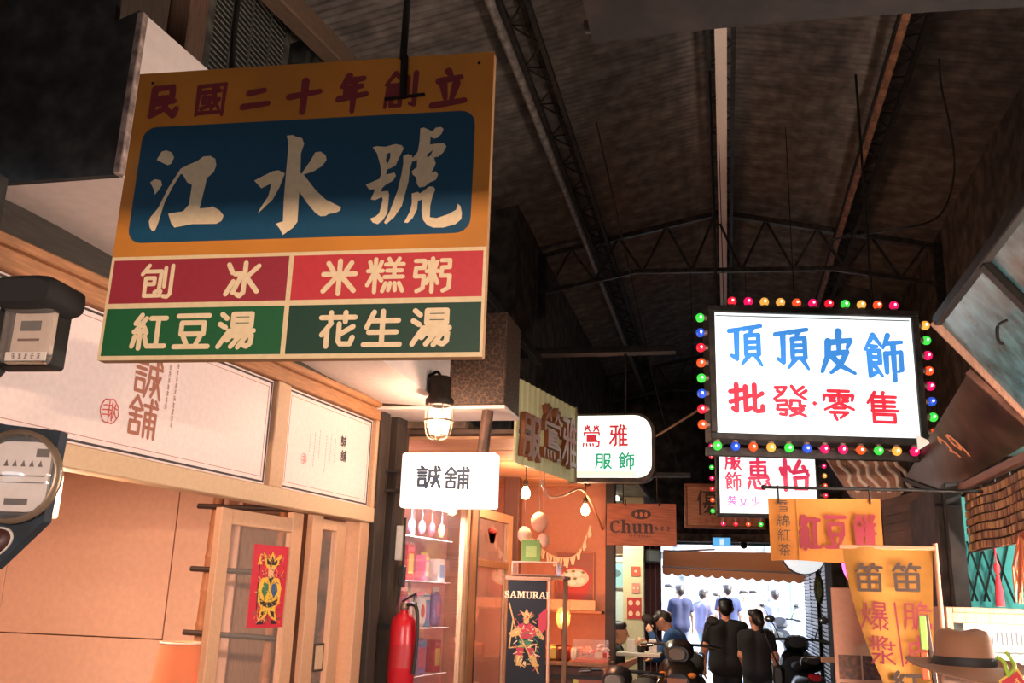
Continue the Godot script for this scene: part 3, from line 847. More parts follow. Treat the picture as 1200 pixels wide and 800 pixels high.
# a robed figure in printed colours
func door_god(p: Node3D, c: Vector2, h: float, z: float) -> void:
	var cols := {"gold": M(rgb(226, 178, 60), 0.6, 0, ""), "dark": M(rgb(52, 30, 40), 0.6, 0, ""), "skin": M(rgb(232, 176, 140), 0.6, 0, ""), "green": M(rgb(70, 120, 80), 0.6, 0, ""), "blue": M(rgb(60, 84, 130), 0.6, 0, "")}
	var shapes := [
		["gold", "-40,60 -60,95 -20,78 0,100 20,78 60,95 40,60 20,50 -20,50"], ["dark", "-30,62 -38,80 -14,70 0,88 14,70 38,80 30,62"],
		["skin", "-18,30 -20,52 0,60 20,52 18,30 0,22"], ["dark", "-14,32 -22,10 0,2 22,10 14,32 0,24"],
		["gold", "-55,25 -75,0 -70,-40 -45,-55 45,-55 70,-40 75,0 55,25 20,28 0,10 -20,28"], ["green", "-40,15 -52,-10 -30,-30 -8,-10 -10,8"], ["blue", "40,15 52,-10 30,-30 8,-10 10,8"],
		["dark", "-60,-30 -20,-40 20,-40 60,-30 50,-48 0,-56 -50,-48"], ["gold", "-45,-55 -60,-92 -25,-84 0,-70 25,-84 60,-92 45,-55"], ["dark", "-40,-66 -44,-84 -26,-76 -10,-64"], ["dark", "40,-66 44,-84 26,-76 10,-64"],
		["dark", "-60,-92 -66,-100 -24,-100 -22,-88"], ["dark", "60,-92 66,-100 24,-100 22,-88"], ["dark", "-82,60 -76,62 -70,-60 -76,-62"], ["gold", "-92,60 -66,62 -78,92"]]
	var k := 0
	for s in shapes:
		k += 1
		var poly := poly_of(s[1])
		for i in poly.size(): poly[i] = c + poly[i] * h / 100.0 * Vector2(0.8, 1.0)
		part(p, "printed_shape", mb().prism(poly, z, z + 0.0003 + 0.00008 * k, Transform3D(), false), cols[s[0]])
	# fine line work of robe folds and ornaments
	var rng := RandomNumberGenerator.new()
	rng.seed = 77
	for n in ["gold", "dark", "skin", "green", "gold", "dark"]:
		k += 1
		var b := mb()
		for i in 34:
			var q := c + Vector2(rng.randf_range(-0.66, 0.66), rng.randf_range(-0.95, 0.9)) * h
			var e := Vector2.from_angle(rng.randf_range(0, TAU)) * h * rng.randf_range(0.05, 0.16)
			blob(b, q, q + e, h * 0.012, h * 0.007, z, z + 0.0003 + 0.00008 * k + 0.000002 * i, false, Transform3D())
		part(p, "printed_lines", b, cols[n]).set_meta("kind", "stuff")

# ---------------------------------------------------------------- the big hanging signboard
const TRACED := {
	"j1": "-576,202 -561,235 -544,240 -519,230 -507,208 -516,183 -529,178 -547,187",
	"j2": "-590,111 -573,123 -548,117 -540,98 -550,80 -564,60 -572,83",
	"j3": "-573,-47 -569,-30 -543,6 -513,87 -474,161 -449,174 -410,190 -389,207 -362,208 -340,195 -333,169 -340,141 -364,118 -367,88 -378,-2 -339,0 -329,5 -298,-13 -280,-34 -286,-54 -305,-65 -399,-63 -468,-74 -483,-57 -500,-18 -442,-11 -422,15 -420,93 -440,104 -462,136 -471,140 -496,90 -519,32 -527,-8 -535,-55 -543,-82 -554,-85 -566,-71",
	"s1": "-68,275 -46,277 -33,270 -7,262 3,238 -6,201 0,112 2,45 6,-68 -8,-90 -44,-117 -59,-92 -76,-73 -49,-64 -54,14 -56,108 -57,204 -58,245",
	"s2": "-176,100 -159,109 -108,134 -86,137 -60,123 -76,68 -97,22 -149,-31 -140,-9 -115,36 -108,87 -145,68 -156,79",
	"s3": "-4,106 7,124 33,168 49,202 69,204 90,189 95,169 80,146 50,127 12,115",
	"s4": "-9,126 15,112 63,53 105,14 165,-18 163,-31 145,-40 122,-42 110,-50 91,-50 71,-37 35,4 -6,59",
	"h1": "266,211 281,215 314,211 351,220 374,214 383,201 373,179 357,136 342,127 326,121 324,101 354,108 361,96 351,77 324,61 312,49 310,36 335,38 340,24 338,-47 324,-73 306,-88 287,-81 276,-66 295,-59 309,-46 318,6 314,16 290,4 274,7 287,46 265,46 251,65 272,74 300,86 305,102 300,139 284,187",
	"h1h": "321,182 334,188 335,167 326,143 319,158",
	"h2": "383,172 399,178 415,172 419,157 411,120 408,68 389,-23 364,-64 337,-89 329,-83 347,-41 370,36 381,102 385,142",
	"h3": "440,277 453,280 475,268 485,263 497,277 516,279 526,270 520,252 505,236 490,234 480,244 479,211 497,213 528,215 540,202 530,178 512,162 497,160 504,136 496,113 488,100 506,106 515,93 508,73 487,64 469,49 450,46 440,60 435,86 422,97 418,110 436,126 435,153 419,147 413,154 436,186 440,226",
	"h3h": "468,170 492,190 484,170 476,161",
	"h4": "423,24 445,30 452,23 469,35 484,48 500,47 508,36 499,11 493,-27 494,-69 519,-73 561,-59 587,-44 592,-21 602,-31 608,-57 607,-80 587,-98 545,-109 508,-108 486,-98 470,-78 463,-45 462,0 447,-6 446,-38 432,-70 415,-87 402,-85 421,-44 426,-12",
}

func build_hanging_board() -> void:
	var t := thing("hanging_signboard", "large painted hanging sign, orange and blue over red and green rows", "sign", V(-1.471, 2.985, -2.89), 3.27)
	var orange := M(rgb(222, 142, 48), 0.5, 0, "mottle", 0.35)
	orange.albedo_texture = noise_tex("board_dirt", 0.006, 0.8, 1.0, 5)
	var cream := M(rgb(228, 204, 160), 0.5, 0, "fine")
	part(t, "board", mb().box(V(-0.7, -0.573, -0.045), V(0.7, 0.573, 0.0), 0.004), M(rgb(150, 110, 70), 0.6, 0, "fine"))
	part(t, "orange_field", mb().box(V(-0.7, -0.183, 0.0), V(0.7, 0.573, 0.0015)), orange)
	part(t, "cream_field", mb().box(V(-0.7, -0.573, 0.0), V(0.7, -0.183, 0.0015)), cream)
	var rr := rounded_rect(1.29, 0.47, 0.055)
	part(t, "blue_field", mb().prism(rr, 0.0015, 0.0025, Transform3D(Basis(), V(-0.005, 0.105, 0))), M(rgb(12, 72, 102), 0.45, 0, "fine"))
	part(t, "red_field", mb().box(V(-0.688, -0.362, 0.0015), V(-0.012, -0.197, 0.0025)), M(rgb(152, 40, 54), 0.5, 0, "fine"))
	part(t, "red_field", mb().box(V(0.006, -0.362, 0.0015), V(0.69, -0.197, 0.0025)), M(rgb(196, 52, 60), 0.5, 0, "fine"))
	part(t, "green_field", mb().box(V(-0.688, -0.557, 0.0015), V(-0.012, -0.382, 0.0025)), M(rgb(20, 92, 48), 0.5, 0, "fine"))
	part(t, "green_field", mb().box(V(0.006, -0.557, 0.0015), V(0.69, -0.382, 0.0025)), M(rgb(18, 60, 42), 0.5, 0, "fine"))
	var maroon := M(rgb(126, 36, 44), 0.55, 0, "")
	for q in [["民", -583, 446, 128, 140], ["國", -389, 443, 122, 138], ["二", -206, 436, 112, 100], ["十", -15, 435, 128, 136], ["年", 173, 436, 112, 156], ["創", 358, 437, 128, 148], ["立", 538, 432, 122, 148]]:
		write(t, q[0], Vector2(q[1], q[2]) / 1000.0, q[3] / 1000.0, q[4] / 1000.0, 0.027 if q[0] in ["二", "十", "立", "年", "民"] else 0.0185, 0.0015, 0.0025, maroon, 0.6)
	var bone := M(rgb(236, 212, 172), 0.5, 0, "fine", 1.2)
	for g in [["j1", "j2", "j3"], ["s1", "s2", "s3", "s4"], ["h1", "h2", "h3", "h4"]]:
		var b := mb()
		var k := 0
		for n in g:
			var poly := poly_of(TRACED[n])
			if TRACED.has(n + "h"): poly = keyhole_mm(poly, poly_of(TRACED[n + "h"]))
			for i in poly.size(): poly[i] /= 1000.0
			b.prism(poly, 0.0025, 0.0036 + 0.0001 * k, Transform3D(), false)
			k += 1
		part(t, "character", b, bone)
	for q in [["刨", -510, -281], ["冰", -180, -281], ["米", 180, -281], ["糕", 347, -278], ["粥", 514, -281], ["紅", -512, -469], ["豆", -347, -470], ["湯", -181, -469], ["花", 189, -470], ["生", 349, -471], ["湯", 520, -469]]:
		write(t, q[0], Vector2(q[1], q[2]) / 1000.0, 0.132, 0.128, 0.0185 if not q[0] in ["糕", "粥", "刨"] else 0.0155, 0.0025, 0.0034, bone, 0.0)
	var iron := M(rgb(38, 34, 32), 0.7, 0.4, "mottle")
	part(t, "hanger", mb().tube([V(-0.33, 0.56, -0.02), V(-0.34, 0.75, -0.02), V(-0.34, 2.55, -0.02)], 0.012, 8), iron)
	part(t, "hanger", mb().tube([V(0.36, 0.56, 0.012), V(0.36, 0.75, 0.008), V(0.36, 2.55, 0.0)], 0.014, 8).tube([V(0.3, 0.40, 0.01), V(0.45, 0.41, 0.01)], 0.006, 6).tube([V(0.365, 0.57, 0.012), V(0.37, 0.40, 0.012)], 0.014, 8), iron)
	part(t, "nail", mb().ball(V(0.645, 0.53, 0.002), V(0.006, 0.006, 0.003), 8), iron)
	part(t, "nail", mb().ball(V(-0.64, 0.53, 0.002), V(0.006, 0.006, 0.003), 8), iron)

func keyhole_mm(o: PackedVector2Array, h: PackedVector2Array) -> PackedVector2Array:
	for i in o.size(): o[i] /= 1000.0
	for i in h.size(): h[i] /= 1000.0
	var r := keyhole(o, h)
	for i in r.size(): r[i] *= 1000.0
	return r

# ---------------------------------------------------------------- electricity meters at the left edge
func build_meters() -> void:
	var iron := M(rgb(44, 42, 40), 0.7, 0.3, "mottle")
	single("meter_post", mb().box(V(-2.9, 0, -2.9), V(-2.72, 3.18, -2.78), 0.01), M(rgb(52, 48, 44), 0.8, 0, "mottle"), "dark post carrying two electricity meters at the left edge", "post")
	var a := thing("electricity_meter", "square electricity meter with a glass case under a black hood", "meter", V(-2.26, 2.325, -2.62), 4.0)
	part(a, "hood", mb().loft([[V(0.0, 0.25, -0.08), 0.125, 0.055, 3.5], [V(0.0, 0.25, 0.08), 0.125, 0.055, 3.5], [V(0.0, 0.245, 0.11), 0.115, 0.04, 3.0]], 18), M(rgb(26, 26, 26), 0.8))
	part(a, "base", mb().box(V(-0.16, 0.02, -0.12), V(0.06, 0.25, -0.02), 0.01), iron)
	part(a, "face", mb().box(V(-0.075, 0.055, -0.02), V(0.075, 0.205, 0.0), 0.004), M(rgb(196, 176, 160), 0.6))
	part(a, "display", mb().box(V(-0.045, 0.135, 0.0), V(0.03, 0.17, 0.004), 0.001), M(rgb(96, 92, 88), 0.4))
	part(a, "dial_slot", mb().box(V(-0.05, 0.1, 0.0), V(0.03, 0.108, 0.003), 0.001), M(rgb(110, 80, 66), 0.5))
	var rng := RandomNumberGenerator.new()
	rng.seed = 9
	part(a, "number_plate", mb().box(V(-0.08, 0.03, 0.005), V(0.07, 0.06, 0.009), 0.001), M(rgb(226, 214, 204), 0.6))
	var b := mb()
	small_print(b, Vector2(-0.05, 0.045), 0.018, 5, 0.0094, rng, Transform3D(), false)
	part(a, "small_lettering", b, M(rgb(60, 56, 56), 0.6, 0, ""))
	part(a, "glass_case", mb().box(V(-0.085, 0.02, -0.015), V(0.085, 0.22, 0.05), 0.012), glass(Color(1, 0.95, 0.92), 0.07, 0.03))
	part(a, "bracket", mb().box(V(-0.4, 0.08, -0.14), V(-0.1, 0.16, -0.1), 0.004), iron)
	part(a, "conduit", mb().tube(arc_pts([V(-0.14, 0.02, -0.06), V(-0.2, -0.06, -0.05), V(-0.27, -0.1, -0.06), V(-0.3, -0.2, -0.08)]), 0.02, 8), iron)
	var c := thing("electricity_meter", "round electricity meter with a glass dome and white dial face", "meter", V(-2.075, 1.95, -2.45), 12.0)
	var navy := M(rgb(28, 46, 62), 0.7, 0, "mottle", 2.0)
	part(c, "base", mb().prism(PackedVector2Array([Vector2(-0.2, 0.17), Vector2(0.095, 0.145), Vector2(0.085, -0.13), Vector2(-0.04, -0.27), Vector2(-0.2, -0.33)]), -0.07, -0.02), navy)
	part(c, "rim", mb().lathe([Vector2(0.13, -0.02), Vector2(0.142, -0.005), Vector2(0.142, 0.015), Vector2(0.128, 0.02)], Transform3D(Basis(Vector3.RIGHT, PI / 2), V(-0.01, 0, 0)), 28), M(rgb(150, 130, 110), 0.35, 0.6))
	part(c, "face", mb().prism(rounded_rect(0.185, 0.21, 0.05), -0.01, 0.004, Transform3D(Basis(), V(0.0, 0, 0))), M(rgb(208, 196, 190), 0.6))
	var pr := mb()
	for i in 5: pr.prism(PackedVector2Array([Vector2(-0.05 + 0.026 * i, 0.03), Vector2(-0.035 + 0.026 * i, 0.03), Vector2(-0.042 + 0.026 * i, 0.05)]), 0.004, 0.005)
	pr.box(V(-0.09, 0.0, 0.004), V(0.08, 0.004, 0.005)).box(V(-0.09, -0.02, 0.004), V(0.08, -0.017, 0.005)).box(V(-0.03, -0.085, 0.004), V(0.04, -0.066, 0.005)).box(V(0.045, 0.06, 0.004), V(0.085, 0.085, 0.005))
	part(c, "dial_print", pr, M(rgb(58, 50, 50), 0.6, 0, ""))
	var dome := []
	for i in 8:
		var t := PI / 2 * i / 7.0
		dome.append(Vector2(0.128 * cos(t) + 0.0005, 0.02 + 0.08 * sin(t)))
	part(c, "glass_dome", mb().lathe(dome, Transform3D(Basis(Vector3.RIGHT, PI / 2), V(-0.01, 0, 0)), 28), glass(Color(1, 0.96, 0.92), 0.08, 0.03))
	var ov := mb()
	ov.lathe([Vector2(0.062, 0.0), Vector2(0.07, 0.0), Vector2(0.07, 0.004), Vector2(0.062, 0.004)], Transform3D(Basis(Vector3.FORWARD, -0.5) * Basis(Vector3.RIGHT, PI / 2), V(-0.06, -0.2, -0.02)), 24, 1.0, 0.62)
	part(c, "badge_ring", ov, M(rgb(190, 180, 170), 0.5))
	part(c, "badge", mb().lathe([Vector2(0.062, 0.0), Vector2(0.062, 0.002), Vector2(0.001, 0.002)], Transform3D(Basis(Vector3.FORWARD, -0.5) * Basis(Vector3.RIGHT, PI / 2), V(-0.06, -0.2, -0.02)), 24, 1.0, 0.62), M(rgb(70, 36, 32), 0.5))
	part(c, "bracket", mb().box(V(-0.5, -0.05, -0.2), V(-0.1, 0.05, -0.12), 0.004), iron)

# ---------------------------------------------------------------- shops further along the left side
func lettering(p: Node3D, text: String, size: float, at: Vector3, m: Material, serif := true, depth := 0.002, bold := true) -> void:
	var tm := TextMesh.new()
	var f := SystemFont.new()
	f.font_names = PackedStringArray(["Droid Serif" if serif else "Droid Sans"])
	f.font_weight = 700 if bold else 400
	tm.font = f
	tm.text = text
	tm.font_size = 64
	tm.pixel_size = size / 64.0
	tm.depth = depth
	tm.curve_step = 1.0
	var o := part_mesh(p, "lettering", tm, m)
	o.position = at

func string_bulb(called: String, label: String, at: Vector3, energy: float, cord_top: float) -> void:
	var t := thing(called, label, "lamp", at, 0.0, "bare bulbs of the noodle shop")
	part(t, "bulb", mb().lathe([Vector2(0.001, -0.075), Vector2(0.03, -0.066), Vector2(0.045, -0.035), Vector2(0.042, 0.0), Vector2(0.022, 0.035), Vector2(0.018, 0.05)], Transform3D(), 16), glow(Color(1.0, 0.78, 0.5), 22.0))
	part(t, "socket", mb().lathe([Vector2(0.02, 0.045), Vector2(0.024, 0.05), Vector2(0.022, 0.1), Vector2(0.006, 0.12)], Transform3D(), 12), M(rgb(70, 56, 46), 0.5))
	part(t, "cord", mb().tube([V(0, 0.11, 0), V(0, cord_top - at.y, 0)], 0.005, 6), M(rgb(60, 44, 36), 0.6, 0, ""))
	bulb_light(t, V(0, -0.03, 0), energy, Color(1.0, 0.76, 0.6), 0.04)

func build_side_shops() -> void:
	var wood := M(rgb(168, 118, 82), 0.6, 0, "grain")
	var tan_w := M(rgb(206, 160, 118), 0.55, 0, "grain")
	var black := M(rgb(40, 36, 34), 0.6, 0, "fine")
	var iron := M(rgb(48, 42, 38), 0.6, 0.4, "mottle")
	# rear shell
	structure("wall_shops_rear", mb().box(V(-4.4, 0, -18.4), V(-4.2, 3.0, -7.6)), M(rgb(150, 110, 90), 0.85, 0, "mottle"))
	structure("wall_partition", mb().box(V(-3.3, 0, -7.45), V(-2.64, 3.0, -7.28)), M(rgb(150, 110, 90), 0.85, 0, "mottle"))
	structure("ceiling_side", mb().box(V(-4.4, 2.93, -18.4), V(-2.0, 3.0, -7.15)), M(rgb(150, 120, 96), 0.8, 0, "mottle"))
	structure("wall_toy_rear", mb().box(V(-3.25, 0, -10.7), V(-3.15, 2.95, -7.3)), M(rgb(232, 176, 186), 0.7, 0, "fine"))
	# boarded ceiling over the shop entrance
	var ce := thing("ceiling_boards", "", "", Vector3.ZERO, 0.0, "", "structure")
	for i in 16:
		part(ce, "board", mb().box(V(-3.1, 2.86 + 0.002 * (i % 3), -7.3 - 0.215 * i), V(-1.52, 2.885, -7.5 - 0.215 * i), 0.004), M(rgb(216 - 8 * (i % 3), 160 - 6 * (i % 2), 116), 0.6, 0, "grainx"))
	structure("ceiling_boards_upper", mb().box(V(-3.1, 2.89, -10.8), V(-1.5, 2.92, -7.2)), M(rgb(90, 70, 56), 0.8, 0, "fine"))
	# caged bulkhead lamp under the canopy
	var cl := thing("caged_lamp", "lit caged bulkhead lamp hanging below the white canopy", "lamp", V(-1.93, 2.86, -6.2))
	part(cl, "housing", mb().lathe([Vector2(0.001, 0.27), Vector2(0.075, 0.26), Vector2(0.08, 0.12), Vector2(0.1, 0.1), Vector2(0.1, 0.06), Vector2(0.07, 0.05)], Transform3D(), 20), M(rgb(92, 76, 64), 0.6, 0.3, "mottle"))
	part(cl, "glass_jar", mb().lathe([Vector2(0.001, -0.16), Vector2(0.06, -0.15), Vector2(0.08, -0.1), Vector2(0.082, 0.06)], Transform3D(), 20), glass(Color(1, 0.96, 0.9), 0.08, 0.05))
	part(cl, "bulb", mb().ball(V(0, -0.03, 0), V(0.035, 0.06, 0.035), 14), glow(Color(1.0, 0.84, 0.66), 26.0))
	for k in 6:
		var d := Vector3(cos(TAU * k / 6), 0, sin(TAU * k / 6))
		part(cl, "cage_wire", mb().tube(arc_pts([d * 0.098 + V(0, 0.06, 0), d * 0.1 + V(0, -0.08, 0), d * 0.07 + V(0, -0.17, 0), V(0, -0.19, 0)]), 0.004, 5), M(rgb(176, 150, 126), 0.4, 0.6, ""))
	part(cl, "cage_ring", mb().lathe([Vector2(0.1, -0.06), Vector2(0.107, -0.06), Vector2(0.107, -0.05), Vector2(0.1, -0.05)], Transform3D(), 20), M(rgb(176, 150, 126), 0.4, 0.6, ""))
	part(cl, "conduit", mb().tube(arc_pts([V(0.0, 0.26, 0), V(-0.03, 0.3, 0), V(-0.1, 0.27, 0.0), V(-0.17, 0.33, 0.0)]), 0.012, 6), iron)
	bulb_light(cl, V(0, -0.03, 0), 1.15, Color(1.0, 0.82, 0.7), 0.05)
	# small white light box sign
	var lb := thing("light_box_sign", "glowing white box sign with two dark characters in front of the toy window", "sign", V(-1.965, 2.445, -6.6))
	part(lb, "casing", mb().box(V(-0.36, -0.2, -0.12), V(0.36, 0.2, 0.0), 0.012), glow(rgb(255, 246, 238), 0.95))
	part(lb, "face", mb().box(V(-0.345, -0.188, 0.0), V(0.345, 0.188, 0.004), 0.002), glow(rgb(255, 252, 246), 1.15))
	var navy := M(rgb(40, 56, 76), 0.6, 0, "")
	write(lb, "誠", Vector2(-0.145, 0.02), 0.185, 0.16, 0.021, 0.004, 0.0055, navy)
	write(lb, "舖", Vector2(0.075, 0.015), 0.185, 0.16, 0.019, 0.004, 0.0055, navy)
	var rng := RandomNumberGenerator.new()
	rng.seed = 11
	var sp := mb()
	small_print(sp, Vector2(-0.22, -0.085), 0.03, 11, 0.0055, rng, Transform3D(), false)
	part(lb, "small_lettering", sp, glow(rgb(240, 232, 226), 0.75, rgb(200, 196, 192)))
	part(lb, "arm", mb().box(V(-0.5, 0.06, -0.09), V(-0.36, 0.085, -0.05), 0.004), iron)
	part(lb, "arm", mb().box(V(-0.5, -0.085, -0.09), V(-0.36, -0.06, -0.05), 0.004), iron)
	part(lb, "ceiling_pipe", mb().tube([V(0.24, 0.18, -0.06), V(0.27, 0.52, -0.06)], 0.045, 12), M(rgb(120, 84, 64), 0.5, 0.2, "mottle"))
	# fire extinguisher on the pillar
	var fe := thing("fire_extinguisher", "red fire extinguisher hung on the dark timber pillar", "fire extinguisher", V(-2.32, 0.98, -6.85))
	var red := M(rgb(196, 28, 42), 0.3, 0, "")
	part(fe, "cylinder", mb().lathe([Vector2(0.001, 0.0), Vector2(0.085, 0.01), Vector2(0.095, 0.03), Vector2(0.095, 0.42), Vector2(0.085, 0.47), Vector2(0.055, 0.51), Vector2(0.03, 0.525), Vector2(0.028, 0.55)], Transform3D(), 22), red)
	part(fe, "valve", mb().lathe([Vector2(0.03, 0.545), Vector2(0.034, 0.55), Vector2(0.03, 0.59), Vector2(0.001, 0.6)], Transform3D(), 12), M(rgb(150, 130, 110), 0.4, 0.7, ""))
	part(fe, "handle", mb().bar(V(-0.02, 0.6, 0), V(0.09, 0.66, 0.02), 0.02, 0.012, 0.003), black)
	part(fe, "lever", mb().bar(V(-0.02, 0.57, 0), V(0.1, 0.59, 0.02), 0.02, 0.012, 0.003), black)
	part(fe, "hose", mb().tube(arc_pts([V(0.03, 0.58, 0.02), V(0.1, 0.57, 0.05), V(0.125, 0.46, 0.06), V(0.12, 0.25, 0.05), V(0.105, 0.1, 0.05)]), 0.014, 8), black)
	part(fe, "label_plate", mb().lathe([Vector2(0.0962, 0.14), Vector2(0.0962, 0.3)], Transform3D(), 22), M(rgb(186, 34, 44), 0.5, 0, "fine"))
	part(fe, "wall_hook", mb().box(V(-0.2, 0.4, -0.03), V(-0.08, 0.44, 0.0)), iron)
	# door intercom and cables on the pillar
	var bx := thing("switch_box", "narrow white switch box with a black cable on the timber pillar", "switch", V(-2.43, 2.0, -7.0))
	part(bx, "box", mb().box(V(-0.04, -0.12, -0.03), V(0.02, 0.14, 0.02), 0.006), M(rgb(226, 214, 200), 0.5))
	part(bx, "cable", mb().tube(arc_pts([V(0.03, 0.2, 0.02), V(0.035, -0.1, 0.02), V(0.03, -0.2, 0.02), V(0.01, -0.45, 0.02)]), 0.01, 6), black)
	part(bx, "connector", mb().box(V(0.005, -0.32, 0.0), V(0.055, -0.16, 0.045), 0.008), black)
	# toy window
	var wpos := V(-2.5, 0, -7.28)
	var wt := 81.5
	var tw := thing("toy_shop_window", "tall glass shop window filled with pink and blue toys", "window", wpos, wt)
	part(tw, "pane", mb().box(V(0.0, 0.3, -0.004), V(1.18, 2.42, 0.004)), glass(Color(1, 0.97, 0.97), 0.05))
	part(tw, "frame", mb().box(V(1.18, 0, -0.05), V(1.24, 2.6, 0.03), 0.005), tan_w)
	part(tw, "frame", mb().box(V(1.245, 0, -0.05), V(1.38, 2.6, 0.045), 0.006), wood)
	part(tw, "sill", mb().box(V(0.0, 0.2, -0.05), V(1.18, 0.3, 0.03), 0.004), tan_w)
	part(tw, "top_rail", mb().box(V(0.0, 2.42, -0.05), V(1.18, 2.6, 0.03), 0.004), tan_w)
	part(tw, "dado", mb().box(V(0.0, 0.0, -0.05), V(1.18, 0.2, 0.02)), wood)
	var rack := thing("toy_rack", "white wire shelf rack behind the toy shop window", "shelf", wpos, wt)
	for y in [0.55, 0.98, 1.36, 1.74, 2.1]:
		part(rack, "shelf", mb().box(V(0.05, y - 0.007, -0.5), V(1.1, y, -0.08), 0.002), M(rgb(206, 180, 180), 0.5))
	for x in [0.06, 1.09]:
		part(rack, "upright", mb().box(V(x - 0.012, 0, -0.5), V(x + 0.012, 2.45, -0.47)), M(rgb(230, 220, 220), 0.5))
	var tube := thing("tube_lamp", "fluorescent tube lamp over the toy rack", "lamp", wpos + V(0.035, 2.36, -0.55), wt)
	part(tube, "tube", mb().tube([V(-0.45, 0, 0), V(0.45, 0, 0)], 0.016, 10), glow(Color(1.0, 0.93, 0.92), 6.0))
	part(tube, "body", mb().box(V(-0.5, 0.02, -0.03), V(0.5, 0.06, 0.03), 0.004), M(rgb(230, 226, 222), 0.5))
	area_light(tube, V(0, -0.03, 0), V(-90, 0, 0), 9.0, Color(1.0, 0.92, 0.92), Vector2(0.9, 0.06))
	build_toys(wpos, wt)
	# door next to the window, then the posts of the noodle shop
	var sd := thing("shop_door", "narrow glazed shop door right of the toy window", "door", V(-2.3, 0, -8.7), 84.0)
	part(sd, "stile", mb().box(V(0.0, 0.02, -0.03), V(0.07, 2.45, 0.02), 0.004), black)
	part(sd, "stile", mb().box(V(0.95, 0.02, -0.03), V(1.08, 2.45, 0.02), 0.004), tan_w)
	part(sd, "top_rail", mb().box(V(0.07, 2.36, -0.03), V(0.95, 2.45, 0.02), 0.004), tan_w)
	part(sd, "mid_rail", mb().box(V(0.07, 1.9, -0.03), V(0.95, 1.97, 0.025), 0.004), wood)
	part(sd, "bottom_rail", mb().box(V(0.07, 0.02, -0.03), V(0.95, 0.3, 0.02), 0.004), tan_w)
	part(sd, "pane", mb().box(V(0.07, 0.3, -0.008), V(0.95, 1.9, -0.002)), glass())
	part(sd, "pane", mb().box(V(0.07, 1.97, -0.008), V(0.95, 2.36, -0.002)), glass())
	single("shop_post", mb().box(V(-2.28, 0, -9.98), V(-2.12, 2.9, -9.8), 0.008), M(rgb(110, 66, 46), 0.6, 0, "grain"), "brown timber post left of the black samurai banner", "post")
	single("paper_fish", mb().loft([[V(0, -0.12, 0), 0.02, 0.004, 2.0], [V(0, 0, 0), 0.045, 0.03, 2.0], [V(0, 0.0, 0.05), 0.01, 0.01, 2.0]], 10, Transform3D(Basis(), V(0, 0, 0))), M(rgb(206, 70, 60), 0.6), "small red ornament hanging on the glazed shop door", "ornament", V(-2.2, 2.25, -9.0))
	# pale ribbed fascia with raised brown characters
	var gb := thing("ribbed_fascia", "pale green ribbed fascia with thick raised brown characters", "sign", V(-1.455, 2.99, -7.78), 78.3)
	var grid := []
	for i in 97:
		var x := -0.66 + 1.32 * i / 96.0
		var dz := 0.008 if int(i / 4) % 2 == 0 else 0.0
		grid.append([V(x, -0.34, dz), V(x, 0.34, dz)])
	part(gb, "ribbed_panel", mb().sheet(grid, V(0, 0, -0.02)), M(rgb(190, 186, 140), 0.6, 0, "fine"))
	part(gb, "end_cap", mb().box(V(0.66, -0.35, -0.06), V(0.69, 0.35, 0.02), 0.004), M(rgb(120, 104, 74), 0.6))
	var brown := M(rgb(120, 66, 36), 0.4, 0, "fine")
	write(gb, "服", Vector2(-0.42, -0.1), 0.36, 0.36, 0.045, 0.008, 0.05, brown, 0.3)
	write(gb, "鶯", Vector2(0.02, -0.0), 0.4, 0.46, 0.03, 0.008, 0.05, brown, 0.3)
	write(gb, "雅", Vector2(0.42, -0.02), 0.36, 0.44, 0.038, 0.008, 0.05, brown, 0.3)
	# round-cornered light box
	var ys := thing("round_cornered_light_box", "lit white box sign with rounded corners, red over green characters", "sign", V(-0.965, 2.97, -8.45), -1.0)
	var shape := PackedVector2Array([Vector2(-0.37, -0.31)])
	for i in 7: shape.append(Vector2(0.37 - 0.13, -0.31 + 0.13) + Vector2.from_angle(-PI / 2 + PI / 2 * i / 6) * 0.13)
	for i in 7: shape.append(Vector2(0.37 - 0.17, 0.31 - 0.17) + Vector2.from_angle(PI / 2 * i / 6) * 0.17)
	shape.append(Vector2(-0.37, 0.31))
	var inner := PackedVector2Array()
	for v in shape: inner.append(v * Vector2(0.925, 0.91) + Vector2(0.0, 0.008))
	part(ys, "casing", mb().prism(shape, -0.16, 0.0), M(rgb(92, 66, 48), 0.6, 0.2, "mottle"))
	part(ys, "face", mb().prism(inner, 0.0, 0.006), glow(rgb(240, 255, 240), 1.35))
	part(ys, "film_edge", mb().box(V(-0.342, -0.268, 0.006), V(0.2, -0.215, 0.0066)), glow(rgb(255, 232, 190), 0.95))
	var rd := glow(rgb(214, 50, 66), 0.55, rgb(200, 40, 60))
	var gr := glow(rgb(30, 190, 140), 0.5, rgb(20, 150, 110))
	write(ys, "鶯", Vector2(-0.2, 0.105), 0.165, 0.2, 0.0155, 0.006, 0.0075, rd)
	write(ys, "雅", Vector2(0.045, 0.105), 0.165, 0.2, 0.02, 0.006, 0.0075, rd)
	write(ys, "服", Vector2(-0.09, -0.125), 0.145, 0.14, 0.017, 0.006, 0.0075, gr)
	write(ys, "飾", Vector2(0.115, -0.125), 0.145, 0.15, 0.016, 0.006, 0.0075, gr)
	part(ys, "mount", mb().box(V(-0.5, 0.1, -0.14), V(-0.37, 0.16, -0.08)), iron)
	part(ys, "mount", mb().tube([V(0.1, 0.3, -0.08), V(0.1, 0.9, -0.08)], 0.012, 6), iron)
	single("sign_beam", mb().box(V(-2.0, 3.86, -8.6), V(-0.4, 3.92, -8.46)), iron, "dark steel beam above the round-cornered light box", "beam")
	# bulbs and their feed wire
	string_bulb("hanging_bulb", "bright bare bulb hanging nearest the white box sign", V(-1.83, 2.6, -8.75), 1.1, 2.86)
